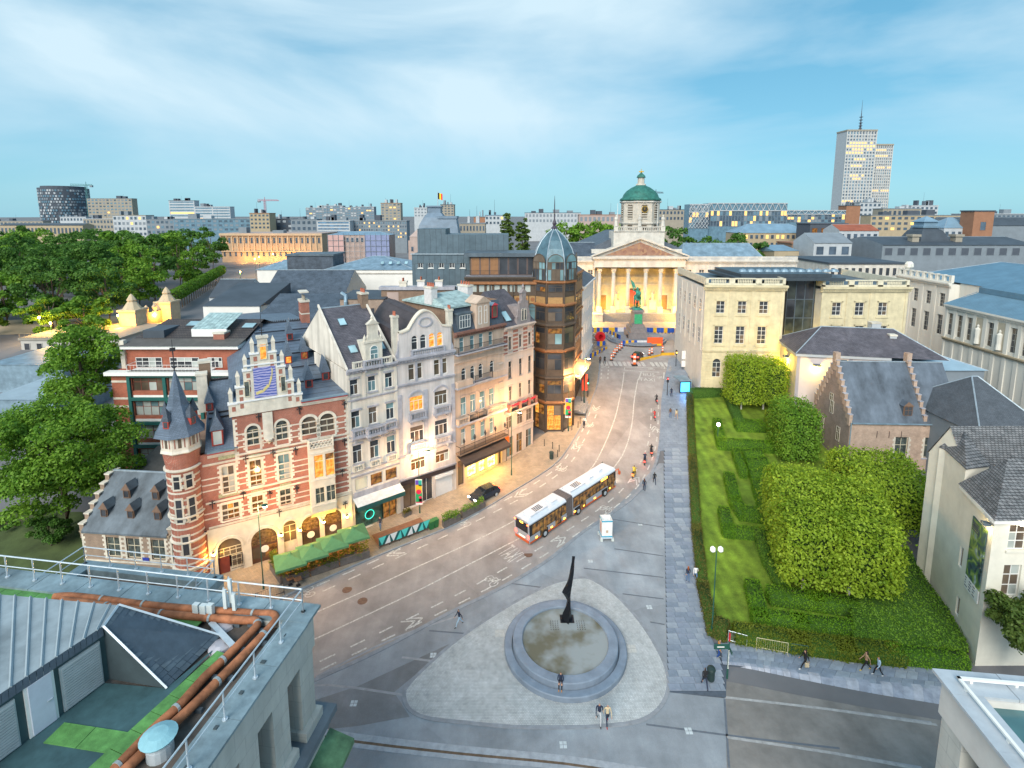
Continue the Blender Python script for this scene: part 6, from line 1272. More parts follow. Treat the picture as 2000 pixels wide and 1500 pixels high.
# ---- skyline, left to right ----
def round_tower():
 Y=900; a=A(130,420,Y); h=A(130,368,Y).z; t=thing('round_tower','dark round office tower with chequered facade on the left skyline','tower',(a.x,Y,9)); r=33
 MB().lathe(0,0,[(r,0),(r*1.03,h-9),(r*.9,h-9),(r*.9,h-6)],28).obj('wall',cdk,t); b=0; ms=[MB().box(-1.3,-.5,0,1.3,.5,3.0).mesh('window',m) for m in (cgr,cw,cbl)]
 for j in range(int((h-11)/4.6)):
  for k in range(17,28*1+9):
   an=2*PI*(k+.25*(j%2))/28
   for e in (-.06,.06):
    if R.random()<.8: o=ob('window',R.choice(ms),t,(r*1.02*math.cos(an+e),r*1.02*math.sin(an+e),3+j*4.6)); o.rotation_euler=(0,0,an+PI/2)
round_tower()
def crane(px,pyt,pyb,pxl,pxr,Y,label,mat):
 a=A(px,pyt,Y); b=A(px,pyb,Y); l=A(pxl,pyt,Y).x-a.x; rr=A(pxr,pyt,Y).x-a.x; t=thing('tower_crane',label,'crane',(a.x,Y,9)); h=a.z-9; s=Y/900; w=1.3*s
 m=MB();
 for dx in (-w,w):
  for dy in (-w,w): m.bar((dx,dy,0),(dx,dy,h),.3*s)
 n=10
 for i in range(n): z0,z1=h*i/n,h*(i+1)/n; m.bar((-w,-w,z0),(w,-w,z1),.2*s); m.bar((w,-w,z0),(-w,-w,z1),.2*s)
 m.obj('mast',mat,t); j=MB(); j.bar((l,0,h),(rr,0,h),.5*s); j.bar((l,0,h+2.5*s),(rr*.9,0,h+1.5*s),.3*s)
 for i in range(14): x=l+(rr-l)*i/14; j.bar((x,0,h),(x+(rr-l)/28,0,h+2*s),.2*s)
 j.bar((0,0,h),(0,0,h+6*s),.5*s); j.obj('jib',mat,t); MB().cbox(rr*.8 if abs(rr)<abs(l) else l*.8,0,h-3*s,4*s,3*s,3*s).obj('counterweight',cgr,t)
crane(168,362,420,137,181,860,'grey green tower crane beside the dark round tower',M('crane_teal',(.12,.28,.28),.5,.1,1)); crane(517,392,416,503,545,700,'pink tower crane above the sand coloured block on the left skyline',M('crane_pink',(.45,.2,.25),.5,.1,1)); crane(1281,377,430,1275,1296,620,'small dark crane jib showing beside the church dome',cdk)
T=lambda *a,**k: blk(*a,**k)
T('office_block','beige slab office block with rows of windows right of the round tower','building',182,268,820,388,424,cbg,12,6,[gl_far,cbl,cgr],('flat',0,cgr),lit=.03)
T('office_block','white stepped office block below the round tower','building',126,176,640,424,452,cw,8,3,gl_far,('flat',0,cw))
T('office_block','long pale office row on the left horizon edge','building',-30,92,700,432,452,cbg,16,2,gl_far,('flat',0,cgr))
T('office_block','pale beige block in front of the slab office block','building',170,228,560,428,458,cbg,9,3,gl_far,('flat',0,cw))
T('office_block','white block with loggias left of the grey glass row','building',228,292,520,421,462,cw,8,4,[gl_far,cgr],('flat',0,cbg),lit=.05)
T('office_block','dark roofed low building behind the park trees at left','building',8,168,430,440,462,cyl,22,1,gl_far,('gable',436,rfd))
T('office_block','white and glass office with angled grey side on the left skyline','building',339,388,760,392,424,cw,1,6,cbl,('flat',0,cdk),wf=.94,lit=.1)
T('office_block','white banded glass office joined to the angled one','building',388,456,750,404,430,cw,2,5,cbl,('flat',0,cw),wf=.95,lit=.18)
T('office_block','low grey glass office row behind the park','building',292,345,480,429,458,cgr,6,3,[cbl,gl_far],('flat',0,cgr),lit=.1)
T('office_block','wide teal glass office row left of the sand block','building',345,494,460,428,452,cbl,14,3,[gl_far,cgr],('flat',0,cgr),lit=.05)
T('office_block','sand coloured square block under the pink crane','building',493,531,450,417,448,cyl,5,4,gl_far,('flat',0,corr))
T('office_block','narrow dark and white block beside the sand block','building',533,575,470,428,455,cdk,4,3,[cw,gl_far],('flat',0,cdk),lit=.1)
for i,(x0,x1,t) in enumerate(((602,640,406),(636,674,402),(672,705,405),(703,734,404))): T('glass_office',('leftmost of four glass offices on the mid skyline','second of four glass offices on the mid skyline, with round front','third of four glass offices on the mid skyline','rightmost of four glass offices on the mid skyline')[i],'building',x0,x1,800-i*8,t,428,cgr,6,5,[cbl,cbl,cw],('flat',0,cw),group='glass offices on the skyline',lit=.08,wf=.8)
T('office_block','tan tower block standing alone on the mid skyline','building',747,785,640,397,430,cbg,5,6,[gl_far,cgr],('flat',0,corr),lit=.04)
T('office_block','grey block with two storey windows below the glass offices','building',572,622,420,429,452,cgr,5,2,gl_far,('flat',0,cgr))
T('office_block','white office with blue ribbon windows below the glass offices','building',622,686,400,432,456,cw,1,4,MGL('glass_ribbon',(.06,.16,.28)),('flat',0,cw),wf=.94,hf=.5)
T('office_block','long office with a close grid of lit windows','building',684,796,410,432,466,cgr,24,5,[gl_far,gl_far,cbl],('flat',0,cgr),lit=.14)
T('office_block','brown block with balconies right of the palace dome','building',862,888,560,400,425,cbg,4,5,gl_far,('flat',0,cdk))
T('office_block','white block peeping out left of the palace dome','building',811,836,560,406,424,cw,4,3,cgr,('flat',0,cw))
T('office_block','orange block right of the palace roofs','building',926,948,380,424,442,corr,0,0,None,('flat',0,cgr))
T('office_block','small white house row beside the orange block','building',948,984,380,421,440,cw,5,2,gl_far,('flat',0,rfb),lit=.1)
T('office_block','low sand coloured row below the orange block','building',898,948,330,437,455,cbg,8,1,gl_far,('flat',0,cgr))
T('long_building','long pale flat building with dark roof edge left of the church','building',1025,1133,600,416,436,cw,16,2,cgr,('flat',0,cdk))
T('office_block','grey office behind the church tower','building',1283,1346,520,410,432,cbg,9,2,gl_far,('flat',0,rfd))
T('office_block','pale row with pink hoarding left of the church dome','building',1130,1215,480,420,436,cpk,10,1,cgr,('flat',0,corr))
def truss(name,label,x0,x1,Y,pt,pb,n):
 B=blk(name,label,'building',x0,x1,Y,pt,pb,cbl,0,0); W=B.W; zl=B.fp((x0+x1)/2,pb)[1]; H=B.H
 for i in range(n*2):
  for j in range(3): ob('window',pane_mesh(W/n/2*.9,(H-zl)/4.4,cgr,R.choice([gl_far,cbl,gl_far,gl_far,gl_far,cbl,cgr,lit_far])),B.r,(W*i/n/2,-.1,zl+(H-zl)/4.3*j))
 t=MB(); z0=zl+(H-zl)*.68
 for i in range(n): x=W*i/n; t.bar((x,-.5,z0),(x+W/n/2,-.5,H),.28); t.bar((x+W/n/2,-.5,H),(x+W/n,-.5,z0),.28)
 t.box(0,-.6,H-.3,W,-.3,H+.3); t.box(0,-.6,z0-.3,W,-.3,z0+.3); t.obj('truss',cw,B.r); return B
truss('truss_building','blue glass building with white zigzag roof truss right of the church',1378,1531,420,397,442,13); B=truss('truss_building','narrow lattice clad end block of the truss building',1342,1380,415,399,446,3)
l=MB()
for i in range(6):
 for j in range(5): x=B.W*i/6; z=B.fp(1360,446)[1]+(B.H-B.fp(1360,446)[1])*j/5; dz=(B.H-B.fp(1360,446)[1])/5; l.bar((x,-.6,z),(x+B.W/6,-.6,z+dz),.2); l.bar((x+B.W/6,-.6,z),(x,-.6,z+dz),.2)
l.obj('lattice',cw,B.r)
truss('truss_building','low white truss gallery joining the glass building and the twin towers',1526,1644,440,411,434,9)
def tower(label,x0,x1,pt,Y,nx,nz,rows):
 B=blk('high_rise',label,'tower',x0,x1,Y,pt,412,cw,0,0,D=24); W=B.W; H=B.H; zl=B.fp((x0+x1)/2,408)[1]
 for j in range(nz):
  for i in range(nx):
   g=lit_far if (j in rows and rows[j][0]<=i<=rows[j][1] and R.random()<.9) else R.choice([gl_far,gl_far,cbl,cgr])
   ob('window',pane_mesh(W/nx*.62,(H-zl)/nz*.6,cw,g),B.r,(W/nx*(i+.2),-.02,zl+(H-zl)/nz*(j+.12)))
 f=MB()
 for i in range(nx+1): f.box(W/nx*i-.3,-.9,0,W/nx*i+.3,0,H)
 f.obj('fin',cc('fin_pale',(.60,.58,.54)),B.r); MB().box(-.6,-1.2,H,W+.6,24,H+2).obj('parapet',cbg,B.r); return B
tw=tower('taller high rise tower with mast on the right skyline',1634,1690,256,760,10,24,{20:(0,9),19:(0,9),18:(2,8),17:(0,6),15:(3,6),13:(2,5),10:(2,6),9:(3,5),2:(0,3)})
xm=tw.W*.55; m=MB(); m.cyl(xm,8,tw.H,tw.H+12,1.6,1.2,6); m.cyl(xm,8,tw.H+12,tw.H+26,.9,.5,6); m.cyl(xm,8,tw.H+26,A(1669,192,760).z-9,.4,.12,5)
for k in range(5): m.cyl(xm,8,tw.H+4+k*4,tw.H+4.6+k*4,2.4,2.4,8)
m.obj('mast',cdk,tw.r)
tower('lower high rise tower on the right skyline, joined to the taller one',1687,1723,284,775,9,22,{20:(0,6),18:(1,6),14:(0,8),6:(0,8)})
T('office_block','brown brick block with roof plant at the foot of the towers','building',1645,1672,480,402,430,corr,0,0,None,('flat',0,cdk)); T('office_block','white stepped block at the foot of the towers','building',1670,1712,490,396,424,cw,5,3,gl_far,('flat',0,cgr))
T('terraced_office','curved white terrace storey above the stone office','building',1770,1822,470,402,420,cw,6,2,gl_far,('flat',0,cw)); T('terraced_office','stone office with lit window bays right of the towers','building',1694,1868,400,421,452,cyl,14,3,[gl_far,gl_far,cdk],('flat',0,cgr),lit=.2); T('terraced_office','grey set back storey on the stone office','building',1716,1790,420,408,424,cbg,8,1,gl_far,('flat',0,cgr))
T('office_block','low grey block on the far right horizon','building',1868,1990,520,418,440,cgr,14,2,gl_far,('flat',0,cw)); T('chimney_block','orange plastered stair tower above the right hand roofs','building',1893,1932,230,413,470,corr,1,1,gl_far,('flat',0,cdk),wf=.3,hf=.3,D=7)
T('long_roof','wide slate roofed hall on the right horizon','building',1840,2060,250,440,470,cgr,0,0,None,('gable',424,rfd)); T('long_roof','dark slate hall with skylights left of the orange stair tower','building',1838,1900,235,445,475,cw,5,1,gl_far,('hip',425,rfb))
T('far_house','white gabled house under the red roof at right','house',1588,1662,190,474,505,cw,3,1,gl_far,('gable',455,cgr),D=14); T('far_house','red tiled house with white windows at right','house',1635,1712,230,450,478,cw,6,1,gl_far,('gable',438,rfr)); T('far_house','black flat roofed building with lit terrace at right','building',1578,1650,250,438,470,cdk,4,1,gl_dim,('flat',0,cdk))
T('palace_block','long sandstone building with blue roof and dormers right of the church','building',1440,1582,270,455,485,cyl,14,2,[gl_far,gl_far,lit_far],('hip',437,rfb),D=16); T('far_house','brick house with pale gable left of the grey gable house','house',1512,1560,195,490,512,cyl,0,0,None,('shed',478,rfb)); T('far_house','red brick walls with white extension behind the long wing','house',1545,1600,215,476,500,brickb,3,1,gl_far,('flat',0,corr))
T('palace_block','white palace block with balustrade behind the second pavilion','building',1622,1770,150,516,575,wplas,11,2,gl_dark,('flat',0,rfd),D=24); T('slate_hall','slate clad hall with round dormers below the scaffold roof','building',1722,2020,185,478,505,cgr,12,1,cdk,('gable',462,rfd),D=24)
def dome_hall():
 Y=190; a=A(1822,500,Y); z=A(1822,500,Y).z; t=thing('dome_hall','dark square domed roof with lantern and chimney piers at right','building',(a.x,Y,9)); k=Y/FPX; z0=z-9; w=38*k
 MB().box(-w,-3,0,w,12,z0).obj('wall',cgr,t); MB().lathe(0,5,[(w*1.2,z0),(w*1.2,z0+3),(w*1.05,z0+6),(w*.75,z0+9),(w*.45,z0+10.2)],4,0,PI/4).obj('dome',rfd,t); MB().lathe(0,5,[(w*.6,z0+10),(w*.62,z0+10.6),(w*.5,z0+10.8),(w*.5,z0+12),(w*.62,z0+12.2),(.3,z0+14.2)],4,0,PI/4).obj('lantern',rfb,t)
 for x in (-w*1.1,w*1.1): MB().cbox(x,0,z0-2,2.4,2.4,9).cbox(x,0,z0+7,3.2,3.2,.8).obj('pier',cbg,t)
 for x in (-w*.55,0,w*.55): MB().lathe(x,-3.3,[(.3,z0+.5),(1.1,z0+1.2),(.9,z0+2.6),(.2,z0+3.6)],8).obj('round_dormer',cbg,t)
dome_hall()
# ---- palace with dome and flag, town palace, scaffolded house ----
def palace_dome():
 Y=280; a=A(850,500,Y); t=thing('palace_dome','grey domed palace roof with black yellow red flag','palace',(a.x,Y,9)); k=Y/FPX; zz=lambda p: A(850,p,Y).z-9
 MB().box(-52*k,0,0,48*k,30,zz(470)).obj('wall',cpk,t); d=MB(); w=36*k; d.lathe(-6*k,14,[(w*1.3,zz(468)),(w*1.25,zz(455)),(w*1.1,zz(440)),(w*.8,zz(425)),(w*.5,zz(415)),(w*.5,zz(405)),(w*.6,zz(404)),(w*.6,zz(401))],4,0,PI/4); d.obj('dome',M('palace_slate',(.14,.20,.27),.5,.2,.3),t)
 e=MB(); e.lathe(24*k,6,[(w*.95,zz(470)),(w*.8,zz(445)),(w*.68,zz(428)),(w*.75,zz(427)),(w*.75,zz(422))],4,0,PI/4); e.obj('pavilion_roof',M('palace_slate',(.14,.20,.27)),t); MB().box(-46*k,-4,0,-20*k,6,zz(462)).raw([(-47*k,-4.2,zz(462)),(-19*k,-4.2,zz(462)),(-33*k,2,zz(446))],[(0,1,2)]).obj('side_block',cpk,t)
 for i in range(6): ob('window',pane_mesh(1.4,2.6,cpk,gl_far),t,(-44*k+i*3.6,-4.05 if i<2 else -.05,zz(490)))
 MB().cyl(0,14,zz(402),zz(372),.18,.1,6).obj('flagpole',cw,t)
 for i,c in enumerate(((.01,.01,.012),(.85,.62,.02),(.7,.03,.04))): MB().raw([(x*k*3.1+.1,14+math.sin(x*1.1)*.25,zz(374)-x*.25) for x in (i,i+1)]+[(x*k*3.1+.1,14+math.sin(x*1.1)*.25,zz(387)-x*.25) for x in (i+1,i)]+[(x*k*3.1+.1,14.08+math.sin(x*1.1)*.25,zz(374)-x*.25) for x in (i,i+1)]+[(x*k*3.1+.1,14.08+math.sin(x*1.1)*.25,zz(387)-x*.25) for x in (i+1,i)],[(0,1,2,3),(7,6,5,4)]).obj('flag_stripe',M('flag_%d'%i,c,.7,.05,2),t)
palace_dome()
B=T('town_palace','long sandstone palace front with pilasters lit warm from below','palace',434,630,330,457,508,M('palace_sand',(.40,.29,.19),.8,.12,.3),18,2,gl_far,('flat',0,cpk),D=30,wf=.42,hf=.45)
p=MB()
for i in range(19): p.box(B.W/18*i-.35,-.5,B.fp(530,490)[1],B.W/18*i+.35,0,B.H)
p.box(-.5,-1,B.H-1,B.W+.5,0,B.H+.3); p.box(-.2,-.6,B.fp(530,490)[1]-.6,B.W+.2,0,B.fp(530,490)[1]); p.obj('pilaster_order',M('palace_sand2',(.48,.36,.24),.8,.1,.3),B.r)
for i in range(5): point('palace_light',(B.W*(.25+.14*i),-5,B.fp(530,505)[1]),(1,.42,.08),1900,.5,B.r)
B=T('scaffolded_house','palace house wrapped in pink and blue scaffold netting','house',643,762,300,459,498,cpk,0,0,None,('hip',452,rfb),D=14)
for x0,x1,c in ((0,.26,(.50,.33,.32)),(.6,1,(.22,.26,.42))): MB().box(B.W*x0,-1.2,0,B.W*x1,-1.0,B.H).obj('scaffold_net',M('net_%d'%int(x0*10),c,.9,.15,.5),B.r)
s=MB()
for i in range(12): s.cyl(B.W*i/11.5,-1.4,0,B.H+1,.12,.12,4)
for j in range(6): s.box(0,-1.5,j*B.H/6,B.W,-1.35,j*B.H/6+.15)
s.obj('scaffold',cgr,B.r)
for i in range(4): ob('window',pane_mesh(1.5,2.6,cw,gl_far),B.r,(B.W*(.29+.08*i),-.02,B.fp(700,473)[1]))
# ---- roofs between the row of houses and the park ----
B=T('zinc_roof_hall','white hall with pale blue zinc hipped roof and small skylights','building',632,808,150,527,575,cc('hall_white',(.70,.69,.66),.06),0,0,None,('hip',500,zinc),D=22)
B.band(0,B.W,B.H-1.2,.4,.3,wplas)
for i in range(4): B.skylight(B.W*(.62+.09*i),3.2,B.H+1.7,1.0,1.4,math.radians(32))
T('zinc_roof_hall','low hall with pale blue zinc roof left of the dark roof box','building',500,640,165,527,560,cc('hall_white',(.70,.69,.66)),0,0,None,('hip',497,zinc),D=20); T('roof_box','dark slate clad roof box between the two zinc roofs','building',560,650,152,500,527,slate,0,0,None,('flat',0,zincd),D=10)
T('white_gable_house','white walled house with sloping parapet behind the grey roofs','house',388,500,112,598,640,cc('hall_white',(.70,.69,.66)),0,0,None,('shed',552,rfd),D=16); T('slate_roof_house','big plain dark slate roof behind the gabled house','house',470,700,98,645,700,cgr,0,0,None,('shed',573,slate),D=16); T('slate_roof_house','grey slate roof with brick chimney stacks behind the plain dark roof','house',505,668,128,582,600,cc('dirty_white',(.45,.43,.4)),0,0,None,('gable',527,slate),D=20); T('slate_roof_house','small slate house with white square dormer near the park fence','house',402,474,135,580,600,cw,0,0,None,('gable',545,rfd),D=12)
B=T('brick_party_wall','high brown brick party wall with plaster patch behind the curved gable','wall',742,884,86,566,640,brickb,0,0,None,('flat',0,stoneg),D=1.2); MB().box(B.W*.08,-.05,B.H-5,B.W*.24,0,B.H-.4).obj('plaster_patch',cpk,B.r); B.chimney(B.W*.3,.6,B.H,B.H+1.4,1.2,.8,stone,3); B.chimney(B.W*.55,.6,B.H,B.H+1.6,1.2,.8,M('chimney_white',(.62,.6,.6)),4); B.chimney(B.W*.8,.6,B.H,B.H+1.6,1.2,.8,M('chimney_white',(.62,.6,.6)),4)
B=T('brick_back_house','small brick back house with dark lean to roof and bent pipe','house',660,746,84,584,640,MBK('back_brick',(.36,.24,.18),(.28,.2,.16),(.35,.3,.25)),2,1,gl_dark,('shed',566,rfd),D=8,wf=.2,hf=.4); MB().tube([(1,-.3,0),(1,-.3,B.H-.4),(.9,.2,B.H+.5),(.1,.6,B.H+.9)],.3,8).obj('vent_pipe',zinc,B.r)
# ---- red brick house with green iron frame behind the turret ----
def green_house():
 Y=72; a=A(224,800,Y); b=A(462,800,Y); B=Bld('green_frame_house','red brick building with green iron columns, wide windows and roof terrace','building',(a.x,Y,0),(b.x,Y,0),z=-1.5); r=B.r; W=B.W; Z4=(0,600,4)
 fz=lambda v: B.fp(300,600+v/4)[1]; H=fz(510); br=MBK('orange_brick',(.40,.10,.055),(.31,.075,.045),(.3,.16,.11),.24,.08,.012); rows=((655,545),(848,735),(1033,925),(1215,1110)); hs=[]
 gx=[W*.165+i*W*.29 for i in range(3)]
 for v0,v1 in rows:
  for x in gx: hs.append((x,fz(v0),min(x+W*.255,W-.2),fz(v1)))
 B.shell(W,14,H,hs,[br,br]); red=M('window_red',(.20,.05,.035),.6,.15,2); green=M('green_iron',(.02,.115,.105),.5,.15,2)
 for i,q in enumerate(hs): win(r,*q,'4',red,[gl_pale,gl_pale,gl_blue] if i!=0 else [gl_br,gl_pale],.2)
 for x in [g-W*.02 for g in gx]+[W-.3]: MB().box(x-.22,-.3,0,x+.22,0,H).obj('iron_column',green,r)
 for v in (540,720,910,1090): MB().box(W*.14,-.34,fz(v)-.1,W,0,fz(v)+.35).obj('iron_beam',green,r)
 for v in (705,890,1075): MB().box(W*.17,-.1,fz(v),W,0,fz(v)+.35).obj('white_panel',whitef,r)
 for v in (580,712,775,905,965): MB().box(0,-.05,fz(v)-.15,W*.14,0,fz(v)+.15).obj('stone_band',stone,r)
 MB().box(-.5,-.7,H-.3,W,.5,H+.2).obj('cornice',whitef,r); H2=fz(352); t=MB(); t.box(.8,2.2,H,W,13,H2); t.obj('top_storey',br,r); MB().box(.4,1.6,H2,W,13,H2+.5).obj('cornice',whitef,r); MB().box(.2,1.9,H,.8,2.6,H2+1.2).obj('corner_pier',stone,r)
 for u0,u1 in ((1070,1265),(1335,1555),(1630,1735)):
  x0,z0=B.fp(u0/4,600+470/4,2.2); x1,z1=B.fp(u1/4,600+392/4,2.2); win(r,x0,z0,x1,z1,'4',whitef,[gl_dark,gl_pale],-.1,False,2.2)
 B.rail(W*.15,W*.8,H+.2,-.4,1.6,whitef,1.0,whitef,'railing',.5)
 zr=B.fp(340,628,8)[1]; tile=MBK('brown_tile',(.085,.07,.065),(.065,.055,.055),(.03,.028,.03),.4,.28,.03,.6,False,.2,.4,1.4)
 rf=MB(); rf.raw([(.3,1.4,H2+.5),(W,1.4,H2+.5),(W,4.0,H2+1.0),(.8,4.0,H2+1.0)],[(0,1,2,3)],1); rf.raw([(.8,4.0,H2+1.0),(W,4.0,H2+1.0),(W+.0,10,zr),(2.2,10,zr),(W,15,H2+1),(.8,15,H2+1)],[(0,1,2,3),(3,2,4,5),(0,3,5)],0); ro=rf.obj('roof',[tile,M('felt_brown',(.10,.095,.09),.8,.2,1)],r)
 pit=math.atan2(zr-H2-1,6); f=lambda t:(4+6*t,H2+1+(zr-H2-1)*t)
 for x,t in ((W*.42,.72),(W*.93,.62)): y,z=f(t); B.skylight(x,y-.1,z+.1,1.8,1.5,pit)
 y,z=f(.1); g=MB().box(W*.52,y,z,W*.82,y+.3,z+1.1).obj('lantern_base',whitef,r); L=math.hypot(5.6,zr-H2); n=9
 fl=MGL('glass_lantern',(.34,.46,.46),.15,.3,1.2)
 for i in range(n):
  for j in range(3):
   o=MB().box(0,0,0,W*.30/n-.06,1.75,.06).obj('pane',fl,g,(W*.52+i*W*.30/n,y+.05+j*1.8*math.cos(pit),z+1.1+j*1.8*math.sin(pit))); o.rotation_euler=(pit,0,0)
 d=MB().box(W*.12,4.2,H2+1,W*.3,10,H2+2.2).obj('roof_dormer',rfd,r)
 B.chimney(W*.78,4.5,H2-2.5,H2+2.0,1.6,1.6,brick,0); return B
green_house()
# ---- terrace building with walkway at the far left, zinc halls below ----
B=T('terrace_building','low pale building with roof walkway and railing in front of the park','building',18,215,118,664,690,cc('dirty_white',(.45,.43,.4)),8,1,[gl_dark,gl_dark,gl_lit],('flat',0,cbg),D=16,wf=.5,hf=.55); B.rail(0,B.W,B.H+.5,-.2,0,cyl,1.0,cbg,'railing',1.2)
T('zinc_hall','flat pale zinc roofed hall left of the tall trees','building',-60,96,96,712,770,zinc,0,0,None,('shed',682,M('zinc_sheet',(.36,.44,.5),.4,.15,.3,0,1,.2)),D=14); T('zinc_hall','lower zinc roofed hall at the left frame edge','building',-70,70,82,780,850,zinc,0,0,None,('shed',735,M('zinc_sheet',(.36,.44,.5))),D=12); T('low_annex_roof','brown flat roofed lean to between the annex and the green framed house','house',205,352,62,925,960,brickb,3,1,gl_blue,('shed',870,M('felt_brown',(.10,.095,.09))),D=6)
# ================= right hand buildings =================
def cube():
 a=G(1547,826); b=a+Vector((13.5*math.cos(-.2),13.5*math.sin(-.2),0)); B=Bld('exhibition_block','pale rendered block with slate hipped roof and large wall lamps','building',a,b); r=B.r; W=B.W; H=B.fp(1570,690)[1]; pk=cc('pale_render',(.56,.50,.50),.08); cr_=cc('cream_render',(.66,.58,.38),.08)
 B.shell(W,11,H,[(W*.45,0,W*.56,H-.8)],[pk,cr_]); B.box('dark_bay',W*.45,.25,0,W*.56,.4,H-.8,gl_dark)
 for x in (0,W*.40,W*.58): B.box('grey_frame',x,-.05,0,x+.5,0,H,cc('frame_grey',(.32,.31,.36)))
 B.box('fascia',-.3,-.3,H-.5,W+.3,11.3,H,cw); z=B.fp(1700,641,5.5)[1]; B.hip(0,W+8,0,11,H,z,slate2,5.2,.4)
 lm=ME('lamp_white_hot',(1,.8,.35),9)
 for x,y,rz in ((W*.22,-.05,0),(-.05,4.5,-PI/2)):
  zz=B.fp(1588,713)[1]; o=MB().box(-.5,-.7,0,.5,0,.25,0).raw([(-.45,-.62,-.02),(.45,-.62,-.02),(.45,-.1,-.02),(-.45,-.1,-.02)],[(0,3,2,1)],1).obj('wall_lamp',[zincd,lm],r,(x,y,zz)); o.rotation_euler=(0,0,rz)
  point('wall_lamp_light',(0,-.75,-.6),(1,.62,.08),420 if y<0 else 800,.2,o)
 B.chimney(W*1.15,4,H,H+3,1.0,1.0,cw,0)
cube()
B=T('slate_hip_house','house with dark slate hipped roof and tall white chimney beyond the brick chapel','house',1692,1866,87,702,740,cgr,0,0,None,('hip',648,slate2),D=13); B.chimney(B.W*.38,4.5,B.H+1,B.H+5.6,1.6,1.2,cw,0); B.skylight(B.W*.83,3,B.H+2.1,.9,.7,.7,cw)
B=T('zinc_roof_range','pale blue zinc roof tucked behind the brick chapel roof','building',1712,1952,82,723,760,cgr,0,0,None,('hip',688,M('zinc_pale',(.34,.48,.58),.4,.12,.5,0,1,.3)),D=10)
def chapel():
 a=G(1652,915); Y=a.y; b=Vector((A(1862,900,Y).x,Y-.6,a.z)); B=Bld('brick_chapel','old pinkish brick house with steep grey roof, stepped parapets and two small dormers','house',a,b); r=B.r; W=B.W; H=B.fp(1700,826)[1]; bk=MBK('pink_brick',(.46,.31,.24),(.36,.24,.19),(.46,.39,.32),.24,.085,.014)
 Zc=(1600,800,5); ws=B.row(Zc,[(730,460,870,265),(1010,475,1165,280)]); ex=[]
 D=9.5; yr=D/2; zr=B.fp(1790,707,yr)[1]
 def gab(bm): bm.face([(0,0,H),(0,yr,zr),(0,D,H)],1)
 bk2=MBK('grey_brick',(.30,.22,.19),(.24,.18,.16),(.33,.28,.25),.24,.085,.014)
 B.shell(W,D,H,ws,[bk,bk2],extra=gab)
 for q in ws: win(r,*q,'X',M('pale_frame',(.62,.56,.42)),MGL('leaded_glass',(.07,.085,.08)),.16); B.quoins(q[0],q[1],q[3],-1,hb=.35); B.quoins(q[2],q[1],q[3],1,hb=.35); B.box('sill',q[0]-.3,-.1,q[1]-.2,q[2]+.3,.03,q[1],stoneg)
 rf=M('weathered_lead',(.10,.125,.16),.55,.5,.5,.1,4,.1,streak=True); B.gable(.2,W,0,D,H,zr,rf,.2); B.box('gutter',.2,-.35,H-.1,W,-.1,H+.05,zinc)
 n=9
 for x in (-.15,W*.66):
  for i in range(n):
   for sd in (0,1):
    y0=yr/n*i; y0=y0 if not sd else D-y0-yr/n; z1=H+(zr-H)*(i+1)/n+.25; MB().box(x,y0,z1-1.6,x+.45,y0+yr/n,z1).box(x-.06,y0-.03,z1,x+.51,y0+yr/n+.03,z1+.1,1).obj('gable_step',[bk,stoneg],r)
 for x in (.05,W*.66+.2): MB().cbox(x,yr,zr,.7,.8,1.4).obj('gable_chimney',bk,r)
 for x in (W*.53,W*.82): dormer(B,x,.45,H+.9,1.3,1.5,1.6,M('brown_frame',(.16,.10,.07)),rf,'X',gl_dark,.5,False)
 for y,z,h in ((2.2,3.5,2.2),(6.5,3.5,2.2),(4.3,7.0,2.0),(4.6,H+1.5,1.2)):
  o=win(r,0,0,.9,h,'X',stone,gl_br,0); o.location=(-.06,y+.9,z); o.rotation_euler=(0,0,-PI/2)
 for x in (W*.25,W*.36,W*.47): B.box('wall_anchor',x,-.06,H-2.2,x+.05,0,H-1.2,iron)
 MB().cyl(.1,-.15,0,H,.08,.08,6).obj('downpipe',zinc,r)
chapel()
